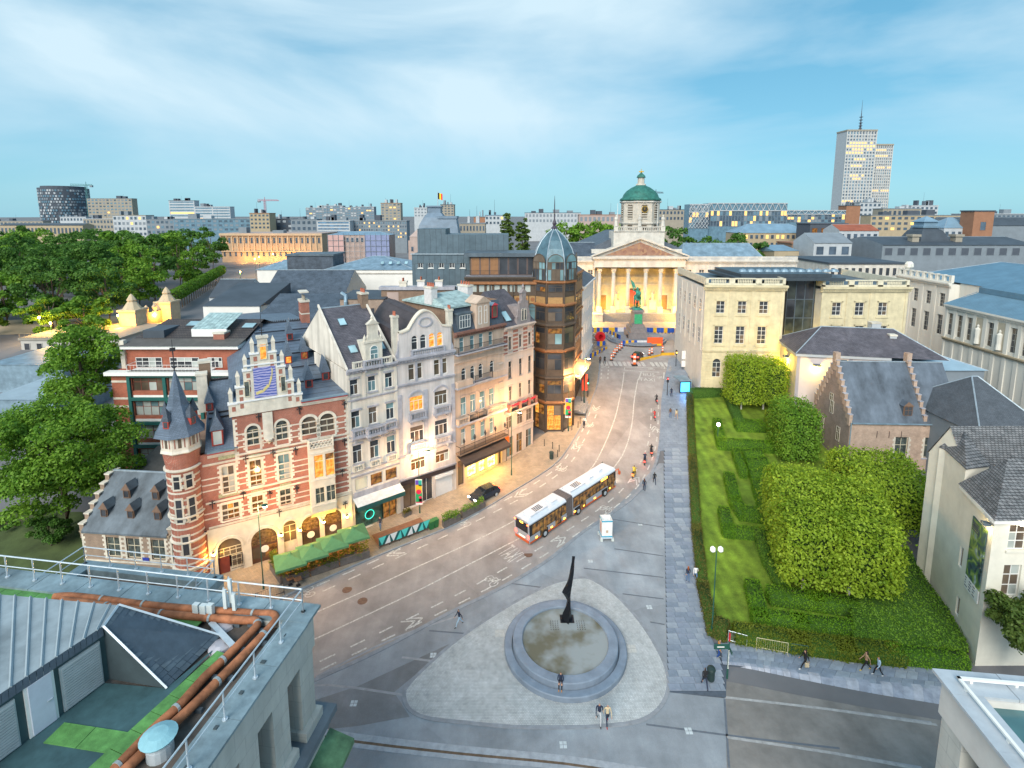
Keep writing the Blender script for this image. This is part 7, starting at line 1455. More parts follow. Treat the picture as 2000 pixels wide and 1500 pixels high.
def white_house():
 whp=M('ivory_render',(.74,.71,.62),.85,.1,.6,.05,16); tile=MBK('stone_tile',(.20,.205,.215),(.13,.14,.15),(.03,.03,.035),.36,.26,.03,.6,False,.45,.5,1.4,2)
 Pa=G(1848,1206); Pb=G(1904,1300); Pc=Vector((50.5,40.6,0))
 B=Bld('white_corner_house','ivory rendered corner house with stair tower, tiled roofs and tall art poster','house',Pb,Pc,z=-.3); r=B.r; W=B.W; H=B.fp(1960,1012)[1]
 ws=B.row((1560,840,3.333),[(1355,780,1465,618),(1310,1080,1445,878)]); ws=[];
 for (u0,v0,u1,v1) in ((1355,780,1490,618),(1310,1080,1445,878)):
  x0,z0=B.fp(1560+u0/3.333,840+v0/3.333); x1,z1=B.fp(1560+u1/3.333,840+v1/3.333); ws.append((x0,z0,x0+1.5,z1))
 sb=MB(); wall_mesh(sb,W,H,ws,.3); sb.obj('wall',whp,r)
 for q in ws: win(r,*q,'6',whitef,[gl_br,gl_pale],.15); B.box('sill',q[0]-.15,-.15,q[1]-.18,q[2]+.15,.03,q[1],whp)
 # slanting left wall that carries the poster
 d=Pa-Pb; L=math.hypot(d.x,d.y); ang=math.atan2(-d.y,-d.x)-B.rz; pl_=lambda o,x,y,z: pl(o,((Pa-B.a).dot(B.ux),(Pa-B.a).dot(B.uy)),ang,x,y,z)
 wb=MB(); wall_mesh(wb,L,H,[(.25*L,2.0,.36*L,3.8),(.16*L,6.5,.27*L,8.5)],.2); pl_(wb.obj('poster_wall',whp,r),0,0,0)
 pl_(win(r,0,0,.11*L,1.8,'1',whitef,gl_br,0),.25*L,.1,2.0); pl_(win(r,0,0,.11*L,2,'1',whitef,gl_br,0),.16*L,.1,6.5)
 MB().box(-.3,-.3,H-.35,W,.0,H,).obj('eaves',whitef,r); pl_(MB().box(0,-.3,H-.35,L,0,H).obj('eaves',whitef,r),0,0,0)
 # poster: plain stand-in of soft green, blue and ochre fields above a white panel
 pm=bpy.data.materials.new('poster_print'); pm.use_nodes=True; n=pm.node_tree.nodes; l=pm.node_tree.links; tc=n.new('ShaderNodeTexCoord'); nz=n.new('ShaderNodeTexNoise'); nz.inputs['Scale'].default_value=.9; nz.inputs['Detail'].default_value=2; nz.inputs['Distortion'].default_value=1.2; l.new(tc.outputs['Object'],nz.inputs[0]); rp=n.new('ShaderNodeValToRGB'); rp.color_ramp.elements[0].position=.3; rp.color_ramp.elements[0].color=(.015,.03,.035,1); rp.color_ramp.elements[1].position=.72; rp.color_ramp.elements[1].color=(.45,.55,.5,1)
 for p_,c_ in ((.42,(.05,.10,.13)),(.5,(.10,.20,.06)),(.58,(.28,.38,.10)),(.65,(.16,.26,.30))): q=rp.color_ramp.elements.new(p_); q.color=(*c_,1)
 l.new(nz.outputs[0],rp.inputs[0]); l.new(rp.outputs[0],n['Principled BSDF'].inputs['Base Color'])
 po=pl_(MB().box(0,-.12,0,.42*L,-.04,5.6).obj('poster',pm,r),.46*L,0,H-7.2); MB().box(0,-.135,-1.2,.42*L,-.04,0).obj('poster_panel',paint,po); pr=MB()
 for i in range(4):
  for j in range(3): pr.box(.1+j*.7,-.15,-.25-i*.25,.1+j*.7+R.uniform(.15,.5),-.134,-.17-i*.25)
 for i in range(5): pr.box(.15,-.15,5.2-i*.18,R.uniform(.8,1.4),-.119,5.28-i*.18)
 pr.obj('poster_text',M('print_dark',(.08,.09,.12),.7,.1,3),po)['kind']='stuff'
 for x in (.92*L,): pl_(MB().box(-.3,-.6,0,.3,-.1,.18,0).box(-.22,-.55,-.03,.22,-.2,0,1).obj('flood_lamp',[zincd,ME('flood_glow',(1,.85,.6),12)],r),x,0,H-.9); o=point('flood_light',(0,0,0),(1,.75,.35),40,.15,r); pl_(o,x,-.7,H-1.3)
 B.box('flood_lamp',ws[0][0]+.4,-.5,ws[0][3]+.2,ws[0][0]+.9,0,ws[0][3]+.35,ME('flood_glow',(1,.85,.6),12))
 # roofs: hip over the front, gabled range behind, stair tower with cap
 zr=H+3.6; hp=MB(); A0=(Pa-B.a); ax,ay=A0.dot(B.ux),A0.dot(B.uy)
 hp.raw([(-.4,-.4,H),(W,-.4,H),(W,6.2,H),(ax-.3,ay+.2,H),(3.6,3.2,zr),(W,3.2,zr+.4)],[(0,1,5,4),(3,0,4),(2,3,4,5)]); hp.obj('roof',tile,r)
 y0=7.0; H2=B.fp(1920,925,y0)[1]; zr2=B.fp(1950,832,y0+2.2)[1]; x0=B.fp(1886,925,y0)[0]; gb=MB(); gb.box(x0,y0,0,W+2,y0+4.4,H2); gb.obj('back_range',whp,r)
 g=MB(); g.raw([(x0-.1,y0-.35,H2-.1),(W+2,y0-.35,H2-.1),(W+2,y0+2.2,zr2),(x0-.1,y0+2.2,zr2),(W+2,y0+4.6,H2),(x0-.1,y0+4.6,H2)],[(0,1,2,3),(3,2,4,5)]); g.face([(x0,y0-.2,H2-.1),(x0,y0+2.2,zr2-.1),(x0,y0+4.5,H2)],1); g.obj('roof',[tile,whp],r); MB().box(x0,y0-.45,H2-.45,W,y0-.2,H2-.1).obj('gutter',whitef,r); MB().cbox(x0+3.6,y0-.3,H-1,1.6,1.2,H2-H+1.6).obj('chimney',brickb,r)
 loc=lambda p:((p-B.a).dot(B.ux),(p-B.a).dot(B.uy))
 V1,V2=loc(G(1803,1143)),loc(G(1814,1151)); zt=B.fp(1845,905,ay+1)[1]
 ft=[V1,V2,(ax+.02,ay-.05),(ax+2.8,ay+.6),(ax+3.2,ay+4.2),(V1[0]+1.5,V1[1]+.8)]; tw=MB(); tw.prismz(ft,0,zt); tw.obj('stair_tower',whp,r); cp=MB(); cx,cy=ax+2.6,ay+3.4; o=[(cx+(p[0]-cx)*1.06,cy+(p[1]-cy)*1.06,zt) for p in ft]
 for i in range(6): cp.face([o[i],o[(i+1)%6],(cx,cy,zt+2.2)])
 cp.obj('tower_roof',tile,r)
white_house()
B=T('grey_roof_range','dark ribbed slate roof joining the brick chapel and ivory house','house',1962,2110,64,850,900,cgr,0,0,None,('hip',735,MBK('ribbed_slate',(.11,.125,.15),(.085,.10,.12),(.04,.05,.06))),D=14)
def museum():
 wp=M('museum_white',(.68,.66,.60),.85,.1,.6,.05,16,streak=True)
 a=A(1838,700,99); b=A(2030,760,79); a.z=b.z=3; B=Bld('museum_wing','long white museum wing with tall windows, statue niches and blue ribbed roof','museum',a,b); r=B.r; W=B.W; H=B.fp(1900,607)[1]; zl=B.fp(1900,668)[1]
 n=9; ws=[]
 for i in range(n):
  if i in (3,5): continue
  x=W*(i+.5)/n; ws.append((x-.65,zl,x+.65,zl+4.2))
 B.shell(W,14,H,ws,[wp,wp]); [win(r,*q,'8',M('museum_frame',(.5,.48,.42),.7,.1,2),[gl_dark,gl_br],.3) for q in ws]
 for i in range(n+1): B.box('pilaster',max(0,W*i/n-.35),-.15,0,min(W,W*i/n+.35),0,H-.5,wp)
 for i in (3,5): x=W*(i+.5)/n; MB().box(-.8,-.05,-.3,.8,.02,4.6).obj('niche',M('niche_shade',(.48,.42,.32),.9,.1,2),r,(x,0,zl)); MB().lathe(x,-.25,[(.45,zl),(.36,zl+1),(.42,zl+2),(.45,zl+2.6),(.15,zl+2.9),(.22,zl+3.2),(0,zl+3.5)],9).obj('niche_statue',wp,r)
 B.cornice(0,W,H-.6,wp,.7,.9); B.band(0,W,zl-1.0,.5,.5,cyl)
 z2=H+3.6; bl=M('blue_rib',(.13,.24,.33),.45,.15,.5,0,1,.2); f=MB(); f.raw([(-.3,-.6,H+.3),(W,-.6,H+.3),(W,5,z2-1),(.8,5,z2-1)],[(0,1,2,3)]); f.box(.8,4.8,z2-1,W,5.1,z2); f.raw([(.8,5,z2),(W,5,z2),(W,9,z2+1.5),(2.5,9,z2+1.5),(W,14,z2-1),(.8,14,z2-1)],[(0,1,2,3),(3,2,4,5),(0,3,5)]); f.raw([(-.3,-.6,H+.3),(.8,5,z2-1),(-.3,14,H+.3)],[(0,1,2)]); fo=f.obj('roof',bl,r); s=MB()
 for i in range(40): x=W*i/40; s.bar((x,-.6,H+.33),(x+.3,5,z2-.97),.05)
 s.obj('roof_seam',bl,fo)
 a=A(1745,650,128); b=A(1846,650,112); a.z=b.z=6; B=Bld('museum_block','white museum block with two tiers of windows and slate hip behind the museum wing','museum',a,b); r=B.r; W=B.W; H=B.fp(1790,545)[1]; ws=[]
 for i in range(4):
  x=W*(i+.5)/4; ws+= [(x-.8,B.fp(1790,588)[1],x+.8,B.fp(1790,563)[1]),(x-.8,B.fp(1790,640)[1],x+.8,B.fp(1790,603)[1])]
 B.shell(W,30,H,ws,[wp,wp]); [win(r,*q,'8',M('museum_frame',(.5,.48,.42)),gl_dark,.3) for q in ws]; B.cornice(-.3,W+.4,H-.6,wp,.8,1.0); q=MB(); q.box(0,-.2,H+.4,W,.3,H+.7); q.box(0,-.2,H+1.7,W,.3,H+1.95)
 for i in range(9): q.box(W*i/8-.35,-.25,H+.4,W*i/8+.35,.35,H+2)
 q.obj('balustrade',wp,r)
 for i in range(5): B.box('pilaster',max(0,W*i/4-.4),-.15,0,min(W,W*i/4+.4),0,H-.5,wp)
 B.hip(1,W+22,2,28,H+.4,B.fp(1860,503,14)[1],bl,9); MB().box(W,2,0,W+24,28,H+.3).obj('east_wall',wp,r)
 for k in range(6): MB().lathe(1+R.uniform(-.3,1.2),1+R.uniform(-.4,.6),[(.3,H+1.9),(.7,H+2.4),(.6,H+3.2),(.2,H+3.7)],7).obj('roof_trophy',wp,r)
museum()
# ================= leaves and trees =================
import numpy as np
NR=np.random.default_rng(5)
def leaf_obj(name,P,N,size,mats,parent=None,loc=None,hull=None,tilt=.75,asp=.6):
 n=len(P); P=np.asarray(P,float); N=np.asarray(N,float); N=N+NR.normal(0,tilt,(n,3)); N/=np.linalg.norm(N,axis=1)[:,None]+1e-9
 T=np.cross(N,NR.normal(0,1,(n,3))); T/=np.linalg.norm(T,axis=1)[:,None]+1e-9; U=np.cross(N,T); s=(size*NR.uniform(.6,1.25,n))[:,None]
 V=np.stack([P-T*s,P-U*s*asp+N*s*.12,P+T*s,P+U*s*asp+N*s*.12],1).reshape(-1,3); F=np.arange(4*n,dtype=np.int32); mi=np.zeros(n,np.int32)
 hv=[];hf=[]
 if hull: hv,hf=hull
 if hv: V=np.vstack([V,np.array(hv)])
 loops=list(F); starts=list(range(0,4*n,4)); tot=[4]*n
 base=4*n; ls=[F]
 extra=[]
 for f in hf: starts.append(4*n+len(extra)); tot.append(len(f)); extra+= [base+i for i in f]
 L=np.concatenate([F,np.array(extra,np.int32)]) if extra else F
 me=bpy.data.meshes.new(name); me.vertices.add(len(V)); me.vertices.foreach_set('co',V.astype(np.float32).ravel()); me.loops.add(len(L)); me.loops.foreach_set('vertex_index',L.astype(np.int32)); me.polygons.add(len(starts)); me.polygons.foreach_set('loop_start',np.array(starts,np.int32)); me.polygons.foreach_set('material_index',np.array([0]*n+[1]*len(hf),np.int32))
 for m in mats: me.materials.append(m)
 me.update(); me.validate(); return ob(name,me,parent,loc)
lf_lime=MLEAF('leaf_lime',(.11,.22,.008),(.44,.58,.055)); lf_dark=MLEAF('leaf_dark',(.035,.11,.018),(.13,.27,.045)); lf_mid=MLEAF('leaf_mid',(.06,.17,.014),(.24,.42,.045)); lf_yel=MLEAF('leaf_yellow',(.07,.12,.008),(.24,.28,.03)); lf_hedge=MLEAF('leaf_hedge',(.06,.18,.008),(.22,.42,.025)); lf_dry=MLEAF('leaf_dry',(.08,.09,.015),(.22,.20,.05)); lf_olive=MLEAF('leaf_olive',(.04,.09,.012),(.15,.22,.05))
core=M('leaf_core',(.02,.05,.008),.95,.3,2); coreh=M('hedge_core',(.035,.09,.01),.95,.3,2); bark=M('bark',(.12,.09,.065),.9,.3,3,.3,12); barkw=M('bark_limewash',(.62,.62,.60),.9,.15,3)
def clump_crown(rx,ry,rz,n,nc,seed=0,low=-.35):
 """points and normals of a crown made of many leafy clumps"""
 g=np.random.default_rng(seed); C_=[];Rr=[]
 while len(C_)<nc:
  p=g.uniform(-1,1,3); d=np.linalg.norm(p)
  if d<1 and d>.35 and p[2]>low: C_.append(p*np.array([rx,ry,rz])*.86); Rr.append(g.uniform(.2,.36)*min(rx,rz)*(1.15-.3*d))
 C_=np.array(C_);Rr=np.array(Rr); k=g.integers(0,nc,n); d=g.normal(0,1,(n,3)); d/=np.linalg.norm(d,axis=1)[:,None]; d[:,2]=np.where(d[:,2]<-.3,-d[:,2]*.5,d[:,2])
 P=C_[k]+d*(Rr[k]*g.uniform(.72,1.05,n))[:,None]*np.array([1,1,.8]); return P,d+np.array([0,0,.3]),C_,Rr
def tree(name,label,loc,h,rx,rz,leaf,n,nc,size,seed,trunk=.35,ry=None,group=None,tb=.32,low=-.35):
 t=thing(name,label,'tree',loc,0,group); P,N,C_,Rr=clump_crown(rx,ry or rx,rz,n,nc,seed,low); zc=h-rz; P=P+np.array([0,0,zc])
 leaf_obj('crown',P,N,size,[leaf,core],t)
 b=MB(); b.tube([(0,0,-.4),(.05*rx,0,h*tb*.5),(0,0,zc-.2*rz),(0,0,zc+.4*rz)],trunk,8,0,trunk*.35)
 for i in range(0,nc,max(1,nc//7)): c=C_[i]; b.tube([(0,0,zc-.45*rz),(c[0]*.5,c[1]*.5,zc+c[2]*.5-.1*rz),(c[0]*.9,c[1]*.9,zc+c[2]*.9)],trunk*.4,5,0,trunk*.1)
 b.obj('trunk',bark,t); return t
def box_pts(poly,z0f,z1f,n,jit=.25,top=True,roundr=.0):
 """points on the faces of a prism over poly (world xy), heights given by functions"""
 g=NR; poly=[np.array(p,float) for p in poly]; m=len(poly); L=[np.linalg.norm(poly[(i+1)%m]-poly[i]) for i in range(m)]; A2=abs(sum(poly[i][0]*poly[(i+1)%m][1]-poly[(i+1)%m][0]*poly[i][1] for i in range(m)))/2; h=z1f(poly[0])-z0f(poly[0]); tot=sum(L)*h+A2*(1 if top else 0); P=[];N=[]; c=sum(poly)/m
 for i in range(m):
  k=int(n*L[i]*h/tot); t=g.uniform(0,1,k); q=poly[i][None]*(1-t)[:,None]+poly[(i+1)%m][None]*t[:,None]; e=poly[(i+1)%m]-poly[i]; nn=np.array([e[1],-e[0]])/max(L[i],1e-6)
  if np.dot(nn,(poly[i]+poly[(i+1)%m])/2-c)<0: nn=-nn
  q=q+nn[None]*g.normal(0,jit*.4,k)[:,None]; u=g.uniform(0,1,k); za=np.array([z0f(x) for x in q]); zb=np.array([z1f(x) for x in q]); z=za+(zb-za)*u; P.append(np.column_stack([q,z])); N.append(np.column_stack([np.repeat(nn[None],k,0),np.full(k,.25)]))
 if top:
  k=int(n*A2/tot); lo=np.min(poly,0);hi=np.max(poly,0); Q=[]
  import itertools
  while sum(len(x) for x in Q)<k:
   q=g.uniform(lo,hi,(k*3,2)); ins=np.zeros(len(q),bool); j=m-1
   for i in range(m):
    a,b=poly[i],poly[j]; cond=((a[1]>q[:,1])!=(b[1]>q[:,1]))&(q[:,0]<(b[0]-a[0])*(q[:,1]-a[1])/((b[1]-a[1]) or 1e-9)+a[0]); ins^=cond; j=i
   Q.append(q[ins])
  q=np.concatenate(Q)[:k]; z=np.array([z1f(x) for x in q])+g.normal(0,jit*.4,k); P.append(np.column_stack([q,z])); N.append(np.tile([0,0,1.],(k,1)))
 P=np.concatenate(P);N=np.concatenate(N); return P,N
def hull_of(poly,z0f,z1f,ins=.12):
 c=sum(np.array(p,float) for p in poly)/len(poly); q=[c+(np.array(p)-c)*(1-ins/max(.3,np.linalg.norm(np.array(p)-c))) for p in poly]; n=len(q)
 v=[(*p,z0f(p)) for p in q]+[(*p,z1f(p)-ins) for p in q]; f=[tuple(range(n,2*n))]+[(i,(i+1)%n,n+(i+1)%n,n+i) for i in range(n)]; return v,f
def hedge(label,px,w,h,leaf=None,dens=170,size=.075,closed=False,name='hedge',cat='hedge',dz=0):
 L=[G(*p) for p in px]; t=thing(name,label,cat,(L[0].x,L[0].y,zg(L[0].y)))
 P2=[np.array([p.x,p.y]) for p in L]; o=P2[0]; z00=zg(L[0].y)
 zf0=lambda q: zg(q[1]+o[1])-z00+dz; zf1=lambda q: zg(q[1]+o[1])-z00+h+dz
 PP=[];NN=[];HV=[];HF=[]
 polys=[]
 if closed: polys=[[p-o for p in P2]]
 else:
  for a,b in zip(P2,P2[1:]):
   d=(b-a)/np.linalg.norm(b-a); nn=np.array([-d[1],d[0]])*w/2; e=d*w*.5 if len(P2)>2 else d*0; polys.append([a-nn-o-e,b-nn-o+e,b+nn-o+e,a+nn-o-e])
 for pl_ in polys:
  A2=abs(sum(pl_[i][0]*pl_[(i+1)%len(pl_)][1]-pl_[(i+1)%len(pl_)][0]*pl_[i][1] for i in range(len(pl_))))/2; per=sum(np.linalg.norm(pl_[(i+1)%len(pl_)]-pl_[i]) for i in range(len(pl_)))
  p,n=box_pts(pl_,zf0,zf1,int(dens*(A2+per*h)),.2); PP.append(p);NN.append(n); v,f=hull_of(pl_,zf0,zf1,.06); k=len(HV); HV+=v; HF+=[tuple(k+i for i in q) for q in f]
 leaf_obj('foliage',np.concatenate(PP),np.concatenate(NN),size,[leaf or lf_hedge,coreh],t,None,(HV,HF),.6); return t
# clipped lime trees: crown cut to a box, limewashed trunk
def clipped(label,poly,z0,z1,trunks,leaf=lf_lime,dens=60,size=.17,name='clipped_tree'):
 c=sum(np.array(p,float) for p in poly)/len(poly); zb=zg(c[1]); t=thing(name,label,'tree',(c[0],c[1],zb)); q=[np.array(p)-c for p in poly]
 A2=abs(sum(q[i][0]*q[(i+1)%len(q)][1]-q[(i+1)%len(q)][0]*q[i][1] for i in range(len(q))))/2; per=sum(np.linalg.norm(q[(i+1)%len(q)]-q[i]) for i in range(len(q)))
 p,n=box_pts(q,lambda x:z0,lambda x:z1,int(dens*(A2+per*(z1-z0))),.9)
 # soften edges: pull corners in, add bumps
 r=np.linalg.norm(p[:,:2],axis=1); rm=max(np.linalg.norm(x) for x in q); top=(p[:,2]-z0)/(z1-z0); p[:,:2]*=(1-.03*np.clip(top-.6,0,1)-.02*np.clip((r/rm-.8)*4,0,1))[:,None]; p[:,2]-=.25*np.clip((r/rm-.62)*2.2,0,1)*np.clip(top,0,1)
 bump=np.sin(p[:,0]*1.9+p[:,2])*np.sin(p[:,1]*1.7+1.3)*np.sin(p[:,2]*2.1); p+=n*bump[:,None]*.16
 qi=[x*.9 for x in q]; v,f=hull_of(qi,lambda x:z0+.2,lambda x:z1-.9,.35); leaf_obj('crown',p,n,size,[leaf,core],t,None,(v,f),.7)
 for x,y in trunks: b=MB(); b.cyl(x-c[0],y-c[1],-.2,1.7,.17,.15,8,1); b.cyl(x-c[0],y-c[1],1.7,z0+1.0,.15,.12,8,0); b.obj('trunk',[bark,barkw],t)
 return t
FL_,FR_,BR_,BL_=[(26.8,47.6),(36.6,45.4),(41.8,57.0),(31.2,60.9)]
mid=lambda a,b,t=.5:(a[0]+(b[0]-a[0])*t,a[1]+(b[1]-a[1])*t)
clipped('large clipped lime tree beside the lawn, left half of the big cut block',[FL_,mid(FL_,FR_),mid(BL_,BR_),BL_],2.2,8.4,[(29.6,48.9),(32.2,57)])
clipped('large clipped lime tree near the ivory house, right half of the big cut block',[mid(FL_,FR_),FR_,BR_,mid(BL_,BR_)],2.2,8.3,[(33.6,47.9),(37.5,56)])
clipped('clipped lime tree block between the brick chapel and the ivory stair tower',[(41.2,56.5),(48,55),(51.5,66),(42.6,67.5)],1.6,6.8,[(44,58),(47,64)],lf_lime,52)
clipped('narrow clipped lime tree at the left end of the brick chapel',[(39.6,73),(44.6,72.6),(45.6,79.5),(41,80)],.6,7.6,[(42,75)],lf_mid,55)
clipped('left of the two small clipped lime trees before the cream pavilion',[(38.2,87.3),(42.9,87.2),(43.2,92.4),(38.5,92.5)],1.7,9.2,[(40.6,89.6)],lf_lime,48,.16)
clipped('right of the two small clipped lime trees, lit yellow by the wall lamp',[(42.9,87.2),(47.2,87.0),(47.4,92.2),(43.2,92.4)],1.9,8.8,[(44.5,89.6)],lf_lime,48,.16)
# hedges and topiary of the garden
hedge('low brownish hedge along the stone pavement edge of the lawn',[(1347,776),(1352,900),(1360,1040),(1372,1150),(1392,1238)],1.0,.8,lf_dry,110,.085)
hedge('dark hedge at the top of the lawn under the cream pavilion',[(1350,776),(1418,772)],1.4,1.5,lf_dark,120); hedge('hedge running down beside the two small clipped trees',[(1420,778),(1446,838)],1.3,1.4,lf_dark,120); hedge('short square hedge behind the two white trunks',[(1436,838),(1492,840)],2.0,1.3); hedge('bright wide hedge block under the wall lamp',[(1494,818),(1540,822),(1580,872),(1505,868)],1,1.5,lf_lime,130,.08,True)
hedge('long angled hedge with lamp at its corner on the lawn',[(1400,836),(1409,876),(1500,882),(1580,888)],1.2,1.5); hedge('narrow hedge on the left of the topiary blocks',[(1436,890),(1452,936)],1.0,1.3)
for i,(a,b,c,d) in enumerate((((1450,890),(1488,888),(1491,902),(1455,904)),((1457,908),(1497,906),(1502,922),(1461,924)),((1462,930),(1500,928),(1504,946),(1468,948)),((1468,952),(1502,950),(1506,975),(1474,978)),((1477,984),(1500,982),(1506,1010),(1482,1012)))):
 hedge(('topmost of five clipped hedge blocks in the parterre','second of five clipped hedge blocks in the parterre','middle one of five clipped hedge blocks in the parterre','fourth of five clipped hedge blocks in the parterre','lowest of five clipped hedge blocks in the parterre')[i],[a,b,c,d],1,1.15,lf_hedge,150,.075,True,'topiary_block')
hedge('long hedge left of the parterre blocks',[(1424,942),(1436,990),(1450,1012)],1.3,1.2); hedge('hedge return at the foot of the parterre',[(1448,1012),(1500,1020)],1.4,1.4); hedge('wide hedge step with turned end beside the big clipped tree',[(1414,1010),(1422,1046),(1530,1056)],1.3,1.1)
hedge('straight hedge descending along the big clipped tree',[(1484,1058),(1502,1108),(1525,1150)],1.2,1.3,lf_mid,150); hedge('inner cross hedge below the big clipped tree',[(1516,1176),(1590,1186),(1655,1196)],1.6,1.3,lf_hedge,150); hedge('outer angled hedge at the foot of the garden',[(1470,1160),(1484,1218),(1560,1228),(1650,1240)],1.4,1.2,lf_hedge,150); hedge('yellow green front hedge along the footpath',[(1452,1250),(1560,1268),(1650,1280),(1740,1290)],1.7,1.15,lf_yel,150,.085)
hedge('broad dark shrub bed below the ivory house',[(1660,1195),(1700,1120),(1770,1085),(1805,1150),(1850,1212),(1888,1285),(1780,1285),(1740,1272),(1665,1262)],1,1.25,lf_mid,90,.1,True,'shrub_bed','shrub'); hedge('low hedge strip behind the fence at the foot of the shrub bed',[(1735,1290),(1885,1305)],1.2,1.2,lf_hedge,140); hedge('bushy green clump at the lawn corner by the lamp post',[(1396,1235),(1420,1246)],1.6,1.3,lf_dry,130)
for px,py,lab in ((1518,880,'small clipped topiary figure at the upper parterre'),(1530,900,'clipped topiary ball on a stem at the parterre')):
 p=G(px,py); t=thing('topiary','%s'%lab,'topiary',p); d=NR.normal(0,1,(900,3)); d/=np.linalg.norm(d,axis=1)[:,None]; leaf_obj('foliage',d*np.array([.9,.9,.6])+np.array([0,0,1.6]),d,.09,[lf_hedge,coreh],t); MB().cyl(0,0,0,1.3,.3,.2,8).lathe(0,0,[(.5,1.0),(.8,1.5),(.5,2.0),(.1,2.1)],10).obj('stem',coreh,t)
# big trees on the left
def gtree(name,label,px,py,Y,h,rx,rz,*a,**k): p=A(px,py,Y); return tree(name,label,(p.x,Y,zg(Y)-.5),h,rx,rz,*a,**k)
gtree('chestnut_tree','large dense chestnut tree filling the left edge before the brick annex','' or 112,900,60,17.5,9.2,7.8,lf_mid,44000,80,.2,3,.45,low=-.8); gtree('chestnut_tree','second chestnut tree rising behind the large one at left',162,760,73,21.5,6.4,7.4,lf_mid,18000,46,.22,4,.4,low=-.7)
gtree('garden_shrub','dark leafy shrub beside the brick annex at the left',98,1060,56.5,5.0,2.3,2.4,lf_dark,5000,18,.14,5,.1,low=-.9); gtree('garden_shrub','low dark bushes at the left edge below the chestnut',25,1020,60,3.0,4.5,1.6,lf_dark,4500,18,.15,6,.1,low=-.9)
p=Zp(1962,1330,0); tree('street_tree','small tree with yellowish leaf tips at the lower right edge',(p.x+.6,p.y-1.0,0),9.3,2.9,3.6,lf_olive,9000,34,.16,8,.16,low=-.9)
sheet('garden_ground',[G(-60,1000),G(160,1000),G(215,1135),G(60,1180),G(-200,1180)],.02,M('worn_grass',(.07,.10,.035),.95,.35,.4,.3,20))
# park: many separate trees
def limx(Y): a,b=G(335,607),G(432,543); t=(Y-a.y)/(b.y-a.y); return a.x+(b.x-a.x)*t-9
def park():
 k=0; pos=[]; adj=['rounded','broad','tall','dense','domed','spreading'];
 for ri,Y in enumerate((128,142,160,184,212,248,290)):
  x=limx(Y)-R.uniform(0,4); c=0; r=8.8+.012*(Y-150)
  while x>-(1060/FPX)*Y-4:
   y=Y+R.uniform(-5,5); h=R.uniform(9,12) if ri==0 else R.uniform(16,21) if ri==1 else R.uniform(20.5,26); leaf=R.choice([lf_dark,lf_dark,lf_dark,lf_mid] if ri>0 else [lf_mid,lf_dark,lf_dark])
   pos.append((ri,c,x,y,h,r*R.uniform(.85,1.12),leaf)); x-=r*R.uniform(1.25,1.6); c+=1
 rown=['first','second','third','fourth','fifth','sixth','rearmost']; ordn=['rightmost','second','third','fourth','fifth','sixth','seventh','eighth','ninth','tenth','eleventh','twelfth','thirteenth','fourteenth','fifteenth','sixteenth','seventeenth','eighteenth','nineteenth','twentieth']+['far']*30
 for (ri,c,x,y,h,r,leaf) in pos:
  tree('park_tree','%s park tree in the %s row of the park, %s from the avenue'%(adj[(ri*3+c)%6],rown[ri],ordn[c]),(x,y,9),h,r,h*.5,leaf,6500 if ri<3 else 3600,30 if ri<3 else 22,.42 if ri<3 else .58,100+ri*30+c,.4,group='park trees',low=-.95)
park()
OR1='first second third fourth fifth sixth seventh eighth ninth tenth eleventh twelfth thirteenth fourteenth fifteenth sixteenth seventeenth eighteenth nineteenth twentieth'.split()
def pleached():
 a,b=G(338,612),G(436,548); n=26
 for i in range(n):
  t=(i+.5)/n; p=a.lerp(b,t); o=thing('pleached_tree','clipped avenue tree along the park fence, %s from the lit gate pier'%(OR1[i] if i<20 else 'twenty-'+OR1[i-20]),'tree',(p.x,p.y,9),0,'clipped avenue trees along the park'); d=NR.normal(0,1,(420,3)); d/=np.linalg.norm(d,axis=1)[:,None]; leaf_obj('crown',d*np.array([1.6,2.2,2.0])+np.array([0,0,5.0]),d,.34,[lf_mid,core],o); MB().cyl(0,0,0,4.6,.16,.12,6).lathe(0,0,[(.4,3.4),(1.2,4.4),(1.2,5.6),(.4,6.4)],8).obj('trunk',bark,o)
 for x,y,l in ((1105,415,0),(1140,420,1),(1172,424,2),(1200,432,3)): q=A(x,500,250+l*6); tree('square_tree',('leftmost','second','third','rightmost')[l]+' of the trees behind the white wing left of the church',(q.x,250+l*6,9),28.5+(-1)**l,10,11,lf_mid,2400,26,.7,300+l,.4,group='trees left of the church',low=-.8)
 for x,Y,h,r,l in ((1312,195,27,9,'tree close behind the right shoulder of the church'),(1348,205,22,7,'smaller tree beside the one behind the church shoulder')): q=A(x,500,Y); tree('square_tree',l,(q.x,Y,9),h,r,h*.42,lf_dark,2400,24,.6,int(x),.35,low=-.8)
 for x,l in ((1395,'left'),(1432,'middle'),(1468,'right')): q=A(x,500,205); tree('square_tree',l+' one of three round trees behind the long white wing',(q.x,205,9),23,8,8.5,lf_dark,2000,20,.6,int(x),.35,low=-.8)
 for x,pt,l in ((990,408,'left'),(1021,413,'right')): q=A(x,pt,235); tree('poplar_tree',l+' of two narrow poplars beyond the iron and glass house',(q.x,235,9),q.z-9,3.6,(q.z-9)*.46,lf_olive,5200,110,.5,int(x),.3,low=-.95)
pleached()
